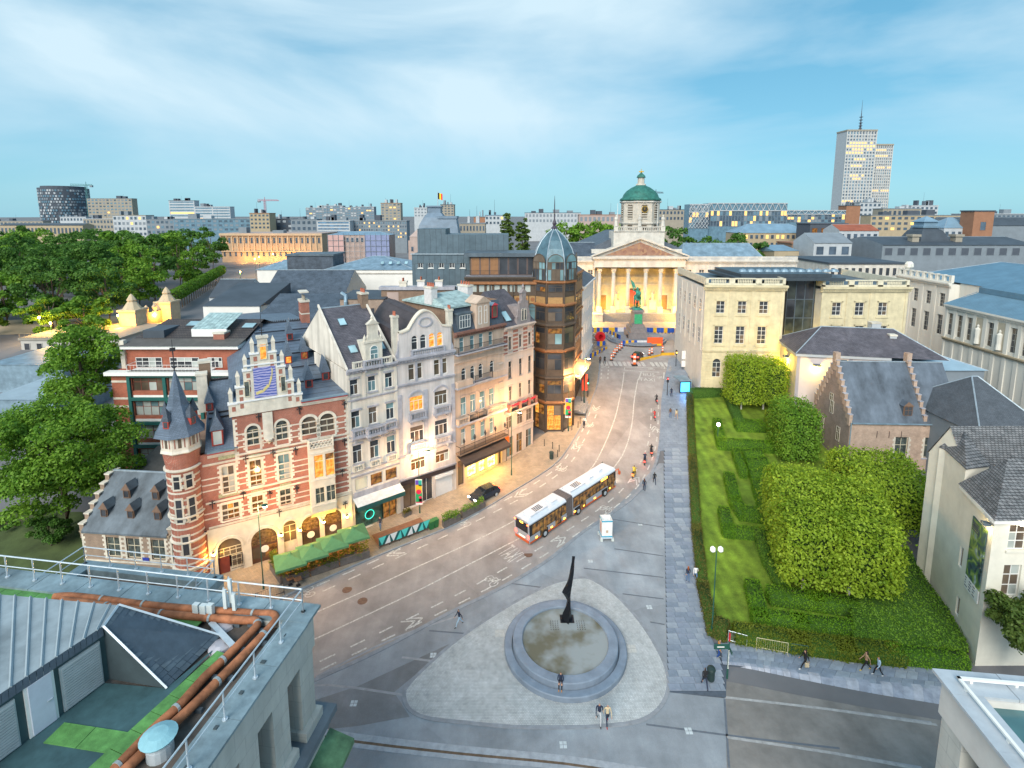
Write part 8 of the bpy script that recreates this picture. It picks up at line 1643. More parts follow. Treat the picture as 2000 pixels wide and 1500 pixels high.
# gate piers of the park, lit orange
def pier(px,py,h,label):
 p=G(px,py); t=thing('gate_pier',label,'gate',(p.x,p.y,9)); s=M('pier_stone',(.55,.44,.30),.85,.15,1)
 MB().cbox(0,0,0,4.2,4.2,5.2).cbox(0,0,5.2,4.8,4.8,.5).obj('pier_body',s,t); MB().lathe(0,0,[(2.2,5.7),(1.6,6.6),(.9,7.6),(1.1,8.0),(.4,9.2),(0,9.6)],8).obj('pier_figure',s,t); point('pier_light',(-.5,-4.5,2.5),(1,.42,.05),1500,.3,t)
pier(263,648,9,'left stone gate pier of the park lit orange'); pier(330,626,9,'right stone gate pier of the park lit orange')
a,b=G(275,640),G(322,628); t=thing('park_gate','low stone gate wall with urns between the lit piers','wall',(a.x,a.y,9),math.atan2(b.y-a.y,b.x-a.x)); L=(b-a).length; MB().box(0,0,0,L,.8,3.4).obj('gate_wall',M('pier_stone',(.55,.44,.30)),t)
for i in (1,2): MB().lathe(L*i/3,.4,[(.5,3.4),(.4,4),(.7,4.6),(.3,5.2),(0,5.5)],8).obj('urn',M('pier_stone',(.55,.44,.30)),t)
sheet('park_path',[G(-40,655),G(250,648),G(330,632),G(340,612),G(-40,628)],.03,M('park_gravel',(.42,.34,.24),.9,.15,.3))
# ================= foreground roofs =================
copc=M('coping_zinc',(.23,.31,.35),.5,.3,.7,.06,5,.15); fstone=MBK('facade_stone',(.55,.55,.51),(.50,.50,.47),(.42,.42,.4),1.1,.8,.015,.8,False,.1,.1); rust=M('rusty_pipe',(.34,.13,.06),.75,.5,1.6,.15,9); deckt=M('deck_teal',(.045,.10,.115),.55,.25,.5); grn=M('walk_green',(.10,.27,.075),.65,.2,1.5,.2,30); galv=M('galvanised',(.55,.62,.68),.4,.12,3,0,1,.4); drk=M('roof_gravel',(.10,.085,.075),.9,.4,1.5,.2,12); whd=M('door_white',(.55,.60,.70),.5,.08,2)
ZR=20.5
for m_ in (copc,deckt,grn,rust): over(m_,'noise',.45,.68,1.2); over(m_,'noise',3,.85,1.12)
over(fstone,'noise',.7,.8,1.06,(1,1,.12))
class Roof:
 def __init__(s,name,label,px,py,rot,z=ZR):
  k=Zp(px,py,z); s.K=k; s.rot=rot; s.r=thing(name,label,'building',(k.x,k.y,0),rot)
 def l(s,px,py,z):
  q=Zp(px,py,z)-Vector((s.K.x,s.K.y,0)); c,n=math.cos(-s.rot),math.sin(-s.rot); return Vector((q.x*c-q.y*n,q.x*n+q.y*c,z))
def railing(Rf,pts,zb,h=1.1,step=1.5,name='railing',skip=()):
 b=MB(); n_=0
 for a,c in zip(pts,pts[1:]):
  a,c=Vector(a),Vector(c); d=(c-a).length; n=max(1,round(d/step))
  for i in range(n+1): p=a.lerp(c,i/n); b.cyl(p.x,p.y,zb,zb+h,.035,.035,6); b.cyl(p.x,p.y,zb,zb+.05,.1,.1,8)
  for zz in (h,h*.52): b.tube([(a.x,a.y,zb+zz),(c.x,c.y,zb+zz)],.035 if zz==h else .025,6)
 return b.obj(name,galv,Rf.r)
def left_roof():
 F=Roof('foreground_roof','stone arcaded building with zinc copings, rusty pipes and green roof walkways at lower left','' or 626,1181,math.radians(-8.5)); r=F.r
 X0=-34; Y0=-26
 # body: walls, frieze, colonnade with piers, ledge
 MB().box(X0,-1.2,ZR-1.9,-.25,-.25,ZR-.12).box(-1.2,Y0,ZR-1.9,-.25,-1.2,ZR-.12).box(X0,Y0,ZR-1.9,-1.2,-1.2,ZR-.5).obj('frieze',fstone,r)
 MB().box(X0,Y0,0,-1.6,-1.6,ZR-1.9).obj('recessed_wall',gl_dark,r); MB().box(X0,Y0,0,-.1,-.1,ZR-5.9).obj('lower_wall',fstone,r); MB().box(X0,Y0,ZR-5.9,.35,.35,ZR-5.55).obj('ledge',M('ledge_grey',(.13,.16,.19),.7,.2,1),r)
 n=9
 for i in range(n):
  y=-.95-i*2.05; MB().box(-1.05,y-.55,ZR-5.5,-.3,y+.55,ZR-1.9).box(-1.15,y-.72,ZR-5.55,-.05,y+.72,ZR-5.1).obj('pier',fstone,r)
  MB().box(-1.62,y-1.4,ZR-5.5,-1.55,y-.65,ZR-2.0).obj('window',MGL('glass_link',(.05,.06,.055)),r)
 for i in range(1,12): x=-.95-i*2.2; MB().box(x-.5,-1.05,ZR-5.5,x+.5,-.3,ZR-1.9).obj('pier',fstone,r)
 cu=M('copper_canopy',(.10,.20,.10),.6,.6,.9,.1,5);
 for i in range(4): MB().raw([(-.1,.4-i*3.2,ZR-7.0),(1.15,.4-i*3.2,ZR-7.4),(1.15,-2.75-i*3.2,ZR-7.4),(-.1,-2.75-i*3.2,ZR-7.0),(-.1,.4-i*3.2,ZR-7.2),(1.15,.4-i*3.2,ZR-7.65),(1.15,-2.75-i*3.2,ZR-7.65),(-.1,-2.75-i*3.2,ZR-7.2)],[(0,3,2,1),(0,1,5,4),(1,2,6,5)]).obj('copper_canopy',cu,r)
 # copings, piece by piece
 w=1.15
 for i in range(14): MB().box(X0+(-X0)/14*i+.015,-w,ZR-.12,X0+(-X0)/14*(i+1)-.015 if i<13 else 0,0,ZR+R.uniform(0,.012)).obj('coping_panel',copc,r)
 for i in range(11): MB().box(-w,-w-(i+1)*2.3+.015,ZR-.12,.02 if i<3 else .12,-w-i*2.3-.0,ZR-.01+R.uniform(0,.012)).obj('coping_panel',copc,r)
 for i in range(16): MB().box(-.9+R.uniform(-.1,.3),-2-i*1.4,ZR,-.6,-1.85-i*1.4,ZR+.03).obj('coping_clip',M('clip_dark',(.06,.08,.09),.6,.1,2),r)
 MB().box(X0,Y0,ZR-.45,-w,-w,ZR-.35).obj('roof_deck',drk,r)
 # pipes with elbows and collars
 zp=ZR-.02
 def pipe(px,name='rusty_pipe'):
  P=[F.l(x,y,zp) for x,y in px]; o=MB().tube(cr(P,4),.17,10).obj(name,rust,r,smooth=True); L=cr(P,4); k=MB(); acc=0
  for a,b in zip(L,L[1:]):
   acc+=(b-a).length
   if acc>2.1: acc=0; d=(b-a).normalized(); m=(a+b)/2; k.tube([m-d*.05,m+d*.05],.19,10)
  k.obj('pipe_collar',M('collar_grey',(.28,.33,.35),.5,.2,2),o)
  s=MB()
  for p in L[::5]: s.box(p.x-.3,p.y-.06,ZR-.36,p.x+.3,p.y+.06,zp-.15)
  s.obj('pipe_support',zincd,o)
 pipe([(105,1166),(150,1165),(300,1183),(440,1194),(500,1198),(530,1199),(539,1207),(530,1222),(480,1275),(430,1325),(380,1375),(310,1440),(240,1508)]); pipe([(120,1172),(160,1177),(300,1197),(400,1206),(470,1211),(496,1211),(503,1219),(490,1235),(440,1285),(400,1322),(350,1378),(300,1424),(222,1505)])
 # green walkways, panel by panel
 def walk(px0,px1,wid,n,z=ZR-.1):
  a,c=F.l(*px0,z),F.l(*px1,z); d=(c-a)/n; u=d.normalized(); v=Vector((-u.y,u.x,0))*wid/2
  for i in range(n): p,q=a+d*i+u*.012,a+d*(i+1)-u*.012; MB().prismz([(p-v).to_tuple()[:2],(q-v).to_tuple()[:2],(q+v).to_tuple()[:2],(p+v).to_tuple()[:2]],z-.06,z).obj('walkway_panel',grn,r)
 walk((438,1275),(185,1510),.75,7); walk((-60,1146),(108,1165),.8,5); walk((205,1169),(225,1158),.6,1); walk((330,1207),(392,1216),.5,1); walk((105,1430),(232,1450),.75,2,ZR-.15)
 # penthouse: zinc roof, louvre wall, slate hip, terrace
 zt=ZR+2.1; zd=ZR-.2
 a=F.l(231,1182,zt); bR=F.l(431,1242,zd); cB=F.l(325,1345,zd); dT=F.l(201,1224,zt)
 L0=F.l(-120,1150,zt); L1=F.l(-160,1462,zt)
 zs=MB(); zs.raw([L0,a,dT,L1],[(0,3,2,1)]); zs.raw([(*p.to_tuple()[:2],zt-.15) for p in (L0,a,dT,L1)],[(0,1,2,3)]); zo=zs.obj('penthouse_roof',M('zinc_sheet_pale',(.27,.32,.35),.5,.35,.6,.08,5,.1,streak=False),r)
 sm=MB();
 for i in range(1,12): p=L0.lerp(a,i/11.5); q=L1.lerp(dT,i/11.5); sm.bar(p+Vector((0,0,.02)),q+Vector((0,0,.02)),.05)
 sm.obj('roof_seam',M('zinc_seam',(.28,.34,.38),.5,.1,2),zo)
 # slates of the hip, each laid on the slope
 ns=17; up=a-bR; sl=[M('hip_slate_%d'%i,c,.5,.2,2) for i,c in enumerate(((.075,.105,.135),(.06,.085,.115),(.09,.12,.15)))]; cnt=0
 base=MB(); base.face([bR,a,dT,cB]); hip=base.obj('slate_hip',sl[1],r)
 nrm=(a-bR).cross(cB-bR).normalized(); nrm=nrm if nrm.z>0 else -nrm
 for j in range(ns):
  t0,t1=j/ns,(j+1)/ns; p0,p1=bR.lerp(a,t0),cB.lerp(dT,t0); q0,q1=bR.lerp(a,t1),cB.lerp(dT,t1); m=max(2,int((p1-p0).length/.36))
  for i in range(m):
   if cnt>=296: break
   u0,u1=(i+.03+(j%2)*.0)/m,(i+.97)/m; cnt+=1
   A_,B_,C_,D_=p0.lerp(p1,u0),p0.lerp(p1,u1),q0.lerp(q1,u1),q0.lerp(q1,u0); e=nrm*.03; f=nrm*.012
   MB().raw([A_+e,B_+e,C_+f,D_+f,A_,B_],[(0,1,2,3),(0,4,5,1)]).obj('slate',sl[R.randrange(3)],hip)
 ed=MB(); ed.bar(a+nrm*.05,bR+nrm*.05,.05); ed.bar(dT+nrm*.05,cB+nrm*.05,.05); ed.bar(a,dT,.06); ed.obj('hip_flashing',galv,hip)
 # cheek under the hip and the louvre wall
 w0=F.l(207,1327-1,zd); wl=Vector((dT.x,dT.y,zd)); g0=F.l(213,1320,zd); tl=Vector((L1.x,L1.y,zd))
 ck=MB(); ck.face([wl,cB,dT]); ck.obj('hip_cheek',M('cheek_dark',(.04,.06,.07),.7,.2,1),r)
 wd=(Vector((L1.x,L1.y,0))-Vector((dT.x,dT.y,0))); LW=wd.length; wd.normalize(); an=math.atan2(wd.y,wd.x)
 Wl=MB().box(0,-.1,0,LW,.0,zt-zd-.14).obj('louvre_wall',M('wall_teal',(.05,.09,.10),.7,.2,1),r,(dT.x,dT.y,zd)); Wl.rotation_euler=(0,0,an)
 sgn=1 if (Vector((-wd.y,wd.x,0)).dot(Vector((1,0,0)))>0) else -1
 def onw(o,x): o.parent=Wl; o.location=(x,0,0); return o
 y0,y1=(0,.06) if sgn>0 else (-.16,-.1)
 for x0,x1 in ((.2,1.55),(2.85,4.2),(4.5,6.2)):
  f=MB(); f.box(x0,y0,.05,x1,y1,zt-zd-.45)
  n=16
  for k in range(n): f.box(x0+.05,y0+(.06 if sgn>0 else -.03),.1+k*(zt-zd-.6)/n,x1-.05,y1+(.03 if sgn>0 else -.06)+.0,.1+k*(zt-zd-.6)/n+.06)
  onw(f.obj('louvre',M('louvre_grey',(.42,.47,.50),.5,.1,2,0,1,.2)),0)
 d=onw(MB().box(1.72,y0,0,2.6,y1,zt-zd-.2).obj('door_frame',whitef),0); MB().box(1.82,y0+.05*sgn,.05,2.5,y1+.05*sgn,zt-zd-.32).obj('door',whd,Wl); MB().box(1.86,y0+.1*sgn,.95,2.02,y1+.1*sgn,1.0).obj('door_handle',galv,Wl)
 tr=[F.l(*q,zd) for q in ((205,1335),(325,1345),(430,1258),(150,1540),(-160,1540),(-160,1470))]
 MB().face([(p.x,p.y,zd+.02) for p in tr]).obj('terrace_deck',deckt,r)
 fsc=MB(); p,q=dT,L1; n=26
 for i in range(n): a_,b_=p.lerp(q,i/n),p.lerp(q,(i+.94)/n); fsc.raw([a_+Vector((0,0,.02)),b_+Vector((0,0,.02)),b_+Vector((.08,-.08,-.3)),a_+Vector((.08,-.08,-.3))],[(0,1,2,3)])
 fsc.obj('fascia_slate',sl[1],r)
 # railings
 railing(F,[(X0,-.55,0),(-.55,-.55,0),(-.55,-9.3,0)],ZR,1.15,1.62); railing(F,[(-.45,-9.4,0),(-.45,-24,0)],ZR,1.15,1.9)
 # mushroom vent and antennas
 p=F.l(313,1470,ZR-.3); v=MB(); v.lathe(0,0,[(.42,-.1),(.42,.35),(.3,.4),(.3,.6)],16,1); v.lathe(0,0,[(.55,.6),(.58,.66),(.3,.78),(0,.82)],20,0); v.obj('roof_vent',[M('vent_teal',(.25,.48,.55),.5,.15,2),galv],r,p)
 for px,py,h in ((441,1206,1.5),(452,1200,1.9),(458,1207,1.3)): p=F.l(px,py,ZR-.3); m=MB(); m.cyl(0,0,0,h,.04,.04,6); m.cbox(.08,-.05,h*.35,.16,.1,h*.62,1); m.obj('antenna',[galv,M('antenna_white',(.55,.62,.64),.4,.08,2)],r,p)
 for px,py in ((386,1212),(400,1214),(413,1213)): p=F.l(px,py,ZR-.3); MB().cyl(0,0,0,.5,.03,.03,6).box(-.14,-.1,.35,.14,.1,.85,1).obj('radio_unit',[galv,M('antenna_white',(.55,.62,.64))],r,p)
 for px,py in ((430,1265),(436,1225)): p=F.l(px,py,ZR-.33); MB().lathe(0,0,[(.5,0),(.45,.12),(.2,.2)],7).obj('ballast_stone',stoneg,r,p)
 a_,b_=F.l(412,1216,ZR-.1),F.l(455,1262,ZR-.1); o=MB().box(0,-.12,0,(b_-a_).length,.12,.05).obj('cable_tray',galv,r,a_); o.rotation_euler=(0,0,math.atan2(b_.y-a_.y,b_.x-a_.x))
left_roof()
def side_roof():
 F=Roof('lower_roof','lower flat roof with zinc coping ring and brown deck beyond the arcaded building','' or 436,1123,math.radians(-8.5),17.5); r=F.r; W,D=9.2,4.6; z=17.5
 MB().box(-W,-D,0,0,0,z-.5).obj('wall',fstone,r); MB().box(-W+.7,-D+.7,z-.5,-.7,-.7,z-.4).obj('roof_deck',M('deck_brown',(.14,.10,.08),.9,.5,1,.1,6),r)
 for x0,y0,x1,y1 in ((-W,-.75,0,0),(-W,-D,0,-D+.7),(-W,-D+.71,-W+.75,-.76),(-.75,-D+.71,0,-.76)): MB().box(x0,y0,z-.5,x1,y1,z).obj('coping_panel',copc,r)
 railing(F,[(-W+.2,-D,0),(-W+.2,-.3,0),(-.3,-.3,0),(-.3,-D,0)],z,1.1,1.6)
side_roof()
def right_roof():
 F=Roof('foreground_roof','pale stone arcaded building with glass covered roof at lower right','' or 1820,1305,math.radians(-6.5)); r=F.r; W,D=14,-20
 MB().box(.25,-1.2,ZR-1.7,W,-.25,ZR-.13).box(.25,D,ZR-1.7,1.2,-1.2,ZR-.13).box(1.2,D,ZR-1.7,W,-1.2,ZR-.55).obj('frieze',M('stone_pinkish',(.60,.58,.55),.8,.1,.8),r); MB().box(1.5,D,0,W,-1.3,ZR-1.7).obj('recessed_wall',gl_dark,r); MB().box(0,D,0,W,0,ZR-6.5).obj('lower_wall',fstone,r)
 for i in range(7): y=-.95-i*2.1; MB().box(.3,y-.55,ZR-6.5,1.1,y+.55,ZR-1.7).obj('pier',fstone,r)
 for i in range(5): x=.95+i*2.2; MB().box(x-.5,-1.1,ZR-6.5,x+.5,-.3,ZR-1.7).obj('pier',fstone,r)
 for i in range(6): MB().box(W/6*i+.01,-1.15,ZR-.12,W/6*(i+1)-.01,0,ZR+.01*(i%2)).obj('coping_panel',M('coping_pale',(.48,.52,.56),.45,.15,1,0,1,.2),r)
 for i in range(8): MB().box(0,-1.16-(i+1)*2.2+.012,ZR-.12,1.1,-1.16-i*2.2,ZR+.01*(i%2)).obj('coping_panel',M('coping_pale',(.48,.52,.56)),r)
 MB().box(1.1,D,ZR-.5,W,-1.15,ZR-.38).obj('roof_glass',MGL('glass_pool',(.05,.13,.14),.12,.5,.5),r)
 b=MB(); b.box(.55,-.62,ZR+.12,W,-.5,ZR+.2); b.box(.55,D,ZR+.12,.67,-.5,ZR+.2)
 for i in range(8): b.box(.57,-1-i*2,ZR,.65,-.9-i*2,ZR+.12); b.box(1+i*1.6,-.6,ZR,1.1+i*1.6,-.52,ZR+.12)
 b.obj('edge_rail',whitef,r)
right_roof()
# ================= fountain =================
def fountain():
 c=Vector((4.75,42.35,.05)); t=thing('fountain','round blue stone fountain basin with still water on the pale island','fountain',c); bs=M('basin_stone',(.20,.25,.32),.5,.2,.9,.05,8); n=48
 MB().lathe(0,0,[(5.45,0),(5.45,.42),(5.38,.48),(4.78,.48),(4.78,0)],n).obj('outer_bench',bs,t); MB().lathe(0,0,[(4.75,.0),(4.68,.92),(4.6,.98),(3.86,.98),(3.8,.9),(3.8,.3)],n).obj('basin_rim',bs,t)
 MB().lathe(0,0,[(3.84,.3),(3.84,.72)],n).obj('basin_lining',M('basin_dark',(.05,.055,.05),.6,.2,1),t)
 wm=bpy.data.materials.new('fountain_water'); wm.use_nodes=True; nn=wm.node_tree.nodes; l=wm.node_tree.links; b=nn['Principled BSDF']; tc=nn.new('ShaderNodeTexCoord'); nz=nn.new('ShaderNodeTexNoise'); nz.inputs['Scale'].default_value=.45; nz.inputs['Detail'].default_value=3; l.new(tc.outputs['Object'],nz.inputs[0]); rp=nn.new('ShaderNodeValToRGB'); rp.color_ramp.elements[0].position=.38; rp.color_ramp.elements[0].color=(.16,.14,.09,1); rp.color_ramp.elements[1].position=.6; rp.color_ramp.elements[1].color=(.30,.32,.32,1); l.new(nz.outputs[0],rp.inputs[0]); l.new(rp.outputs[0],b.inputs['Base Color']); b.inputs['Roughness'].default_value=.04; b.inputs['IOR'].default_value=1.33; b.inputs['Specular IOR Level'].default_value=.9  # pale part of the ramp imitates reflection in the water colour
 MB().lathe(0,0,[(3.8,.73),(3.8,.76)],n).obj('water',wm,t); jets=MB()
 for sx in (-1,1):
  for i in range(4):
   for j in range(5): jets.cyl(sx*(.9+i*.22)+.4,1.6+j*.25-.4,.7,.82,.03,.03,5)
 jets.obj('jet_nozzle',iron,t)
 # tall twisted blade
 sp=G(1107,1224); s=thing('sculpture','tall black twisted steel blade sculpture rising from the fountain','sculpture',(sp.x,sp.y+.0,.75)); Y=sp.y
 sec=[(530,1180,1262,.75),(500,1186,1258,.7),(455,1198,1252,.45),(415,1218,1248,.3),(384,1231,1242,.16),(355,1215,1247,.25),(322,1192,1250,.34),(298,1203,1254,.3),(268,1220,1259,.24),(235,1233,1264,.2),(200,1241,1269,.18),(160,1248,1272,.15),(125,1255,1273,.11),(88,1266,1270,.03)]
 b=MB(); v=[]
 for k,(vv,u0,u1,th) in enumerate(sec):
  a=A(740+u0/3.333,1060+vv/3.333,Y); c2=A(740+u1/3.333,1060+vv/3.333,Y); m=(a+c2)/2; o=Vector((sp.x,Y,.75)); tw=.9*math.sin(k*.55)
  v+= [a-o,m-o+Vector((tw*.2,-th,0)),c2-o,m-o+Vector((-tw*.2,th,0))]
 f=[(i*4+j,i*4+(j+1)%4,i*4+4+(j+1)%4,i*4+4+j) for i in range(len(sec)-1) for j in range(4)]; b.raw(v,f); b.raw(v[:4],[(3,2,1,0)]); b.obj('blade',M('black_steel',(.018,.02,.026),.35,.2,2,0,1,.5),s); MB().cbox(0,0,-.4,1.3,1.0,.5).obj('base_block',M('black_steel',(.018,.02,.026)),s)
fountain()
# ================= people =================
def skin_mesh(J,E,root):
 me=bpy.data.meshes.new('p'); names=list(J); me.from_pydata([J[k][0] for k in names],[(names.index(a),names.index(b)) for a,b in E],[]); o=bpy.data.objects.new('p',me); C.objects.link(o)
 md=o.modifiers.new('s','SKIN');
 for i,k in enumerate(names): sv=me.skin_vertices[0].data[i]; r=J[k][1]; sv.radius=r if isinstance(r,tuple) else (r,r); sv.use_root=(k==root)
 md.use_smooth_shade=True; o.modifiers.new('u','SUBSURF').levels=1
 dg=bpy.context.evaluated_depsgraph_get(); r=bpy.data.meshes.new_from_object(o.evaluated_get(dg)); bpy.data.objects.remove(o); return r
def body(pose,fem=False):
 J={};E=[]; V=Vector; sw=.18 if fem else .2
 sit=pose in('sit','ride'); hz=.95 if not sit else .45
 J['pelvis']=((0,0,hz),(.15,.11)); J['waist']=((0,.0,hz+.17),(.125,.095)); J['chest']=((0,-.02 if pose!='ride' else -.12,hz+.38),(.155,.105)); J['collar']=((0,-.02 if pose!='ride' else -.17,hz+.53),(.09,.07)); J['neck']=((0,-.03 if pose!='ride' else -.2,hz+.6),.05); J['jaw']=((0,-.055 if pose!='ride' else -.23,hz+.66),(.068,.075)); J['head']=((0,-.045 if pose!='ride' else -.22,hz+.75),(.08,.095)); J['crown']=((0,-.03 if pose!='ride' else -.2,hz+.82),(.055,.07)); J['nose']=((0,-.15 if pose!='ride' else -.32,hz+.715),.014)
 E+=[('pelvis','waist'),('waist','chest'),('chest','collar'),('collar','neck'),('neck','jaw'),('jaw','head'),('head','crown'),('head','nose')]
 for s,n in ((-1,'l'),(1,'r')):
  ph={'walk':s*.32,'walk2':-s*.25,'stand':s*.05}.get(pose,0)
  J['hip'+n]=((s*.095,0,hz-.05),.09)
  if sit: kn=(s*.12,-.42,hz+.02) if pose=='sit' else (s*.14,-.36,hz-.12); an=(s*.11,-.44,hz-.42) if pose=='sit' else (s*.13,-.22,hz-.5)
  else: kn=(s*.1,-ph*.75-.03,.5); an=(s*.095,-ph*1.2+(.1 if ph<0 else 0),.09+(.06 if ph<-.2 else 0))
  J['knee'+n]=(kn,.058); J['calf'+n]=(tuple(Vector(kn).lerp(Vector(an),.35)),.055); J['ankle'+n]=(an,.04); J['toe'+n]=((an[0]+s*.01,an[1]-.17,an[2]-.055),.035)
  E+=[('pelvis','hip'+n),('hip'+n,'knee'+n),('knee'+n,'calf'+n),('calf'+n,'ankle'+n),('ankle'+n,'toe'+n)]
  sz=hz+.5; sy=J['collar'][0][1]
  J['sho'+n]=((s*sw,sy,sz),.058)
  if pose=='ride': el=(s*.25,sy-.18,sz-.22); wr=(s*.24,sy-.42,sz-.2)
  elif pose=='sit': el=(s*.24,-.12,sz-.28); wr=(s*.12,-.33,sz-.38)
  else: el=(s*(sw+.05),ph*.4+.02,sz-.29); wr=(s*(sw+.06),ph*.8-.06,sz-.53)
  d=(Vector(wr)-Vector(el)).normalized(); pa=Vector(wr)+d*.07
  J['elb'+n]=(el,.043); J['wri'+n]=(wr,.03); J['palm'+n]=(tuple(pa),(.036,.02)); E+=[('collar','sho'+n),('sho'+n,'elb'+n),('elb'+n,'wri'+n),('wri'+n,'palm'+n)]
  for q in range(4):
   o=Vector((0,(q-1.5)*.022,0)) if pose!='ride' else Vector(((q-1.5)*.022,0,0)); L=(.06,.075,.07,.05)[q]; f1=pa+d*.02+o; f2=f1+d*L*.6; f3=f2+d*L*.4+Vector((-s*.02,-.01,-.01)); J['f%d%s'%(q,n)]=(tuple(f2),.009); J['g%d%s'%(q,n)]=(tuple(f3),.008); E+=[('palm'+n,'f%d%s'%(q,n)),('f%d%s'%(q,n),'g%d%s'%(q,n))]
  th=pa-d*.03+Vector((-s*.035,-.025,0)); J['t'+n]=(tuple(th),.011); J['u'+n]=(tuple(th+d*.035),.009); E+=[('palm'+n,'t'+n),('t'+n,'u'+n)]
 me=skin_mesh(J,E,'pelvis'); wr=[Vector(J['wri'+n][0]) for n in 'lr']; hd=Vector(J['head'][0]); wz=hz+.12; mi=[]
 an=[Vector(J['ankle'+n][0]) for n in 'lr']
 for p in me.polygons:
  c=p.center; k=1
  if c.z>hz+.585:
   k=4 if (c.z>hd.z+.035 or c.y>hd.y+.02) and not (c.y<hd.y-.06 and c.z<hd.z+.05) else 0
   if fem and c.y>hd.y-.0: k=4
  elif min((c-w).length for w in wr)<.16 and min((c-w).dot((Vector((0,0,-1)) if pose!='ride' else Vector((0,-1,0)))) for w in wr if (c-w).length<.16)>.005: k=0
  elif c.z<hz+.06 and (abs(c.x)<.21 or c.z<.8) and not (not sit and abs(c.x)>sw+.0 and c.z>.5): k=2
  if min((c-a).length for a in an)<.2 and c.z<min(a.z for a in an if (c-a).length<.2)+.03: k=3
  mi.append(k)
 for i in range(5): me.materials.append(None)
 me.polygons.foreach_set('material_index',mi); return me
BOD={}
pc=lambda n,c: M('cloth_'+n,c,.85,.12,6)
SK=M('skin',(.50,.28,.19),.6,.08,6); COL=dict(navy=(.02,.03,.06),black=(.015,.015,.018),white=(.70,.70,.70),jeans=(.10,.18,.32),pale=(.45,.47,.50),cream=(.58,.48,.32),orange=(.55,.24,.06),blue=(.02,.07,.28),sky=(.38,.52,.66),red=(.45,.03,.03),tan=(.40,.26,.16),brown=(.12,.06,.03),grey=(.3,.3,.3),ginger=(.30,.08,.02),hairb=(.03,.02,.015),yellow=(.6,.42,.05),green=(.04,.16,.08))
def person(label,pos,face,pose,top,bot,shoe='black',hair='hairb',fem=False,z=0,sc=1,extra=None):
 k=(pose,fem)
 if k not in BOD: BOD[k]=body(pose,fem)
 me=BOD[k].copy();
 for i,m in enumerate((SK,pc(top,COL[top]),pc(bot,COL[bot]),pc(shoe,COL[shoe]),pc(hair,COL[hair]))): me.materials[i]=m
 o=ob('person',me,None,(pos.x,pos.y,pos.z+z),face); o.scale=(sc,sc,sc); tag(o,label,'person')
 if fem and pose not in('ride','sit'):
  h=MB(); h.lathe(0,.03,[(.03,1.30),(.085,1.42),(.1,1.62),(.09,1.74),(.03,1.80)],10,0,0,.75); h.obj('hair',pc(hair,COL[hair]),o,smooth=True)
 if extra=='bag': MB().box(-.06,-.16,0,.06,.16,.34).tube([(0,-.1,.34),(0,-.06,.55),(0,.06,.55),(0,.1,.34)],.012,5).obj('bag',pc('cream',COL['cream']),o,(.3,0,.45))
 if extra=='pack': MB().box(-.15,0,0,.15,.16,.42).obj('backpack',pc('black',COL['black']),o,(0,.09,1.0))
 return o
UP=.1
def face_to(dx,dy): return math.atan2(dy,dx)+PI/2
PP=[((897,1223),face_to(-1,-.6),'walk','navy','sky','black','hairb',0,'man in dark jacket and pale jeans walking beside the right road kerb',''),
((1170,1413),face_to(-.1,-1),'walk','navy','pale','black','grey',0,'white haired person in navy cardigan and pale trousers below the fountain',''),((1186,1416),face_to(.05,-1),'walk2','cream','navy','red','grey',0,'white haired person in cream jacket walking beside the navy cardigan',''),
((1343,1138),face_to(-.1,1),'stand','navy','jeans','black','ginger',1,'red haired person in navy top walking away on the stone pavement',''),((1358,1137),face_to(.1,1),'walk','white','jeans','white','hairb',0,'person in white top and cap beside the red haired walker',''),
((1403,1287),face_to(1,-.2),'stand','orange','blue','grey','tan',0,'bald man in orange shirt and blue trousers behind the signpost',''),((1376,1345),face_to(0,1),'walk','black','navy','black','hairb',0,'person in black jacket and cap walking past the litter bin',''),
((1571,1308),face_to(-1,0),'walk','black','black','white','hairb',1,'long haired person in black with a pale bag on the footpath','bag'),((1690,1311),face_to(-1,.1),'walk','tan','black','yellow','hairb',1,'person in tan top leading the pair on the garden footpath',''),((1714,1322),face_to(-1,.1),'walk2','sky','black','white','brown',0,'person in pale blue shirt following the tan top on the footpath',''),
((1258,959),face_to(.2,1),'stand','navy','navy','black','brown',1,'person in dark clothes standing at the bend of the road kerb',''),((1278,946),face_to(.1,1),'walk','black','navy','black','hairb',0,'person in black walking up beside the bend, right of the standing one',''),
((1309,817),face_to(0,1),'stand','brown','jeans','black','hairb',0,'person in brown jacket and jeans walking up the upper pavement',''),((1321,819),face_to(0,1),'walk','cream','tan','white','hairb',1,'person in cream coat beside the brown jacket on the upper pavement',''),((1311,776),face_to(0,1),'stand','navy','navy','black','hairb',0,'lone dark figure on the wet upper pavement',''),
((743,1037),face_to(-.3,-1),'stand','navy','jeans','black','tan',0,'man with orange scarf in front of the green cafe awning',''),((1172,711),face_to(0,1),'stand','brown','black','black','hairb',0,'person in brown at the left end of the zebra crossing',''),((1181,711),face_to(0,1),'walk','black','black','black','hairb',0,'person in black beside the brown figure on the zebra crossing',''),
((1197,667),face_to(0,1),'walk','sky','jeans','black','brown',0,'person in pale blue between the barriers of the square',''),((1206,666),face_to(0,1),'stand','navy','black','black','hairb',0,'person in navy between the barriers, right of the pale blue one',''),((1225,665),face_to(0,-1),'stand','black','black','white','grey',0,'dark figure in front of the statue plinth',''),((1186,662),face_to(.5,1),'walk2','grey','jeans','black','hairb',1,'person in grey near the red cable drum','')]
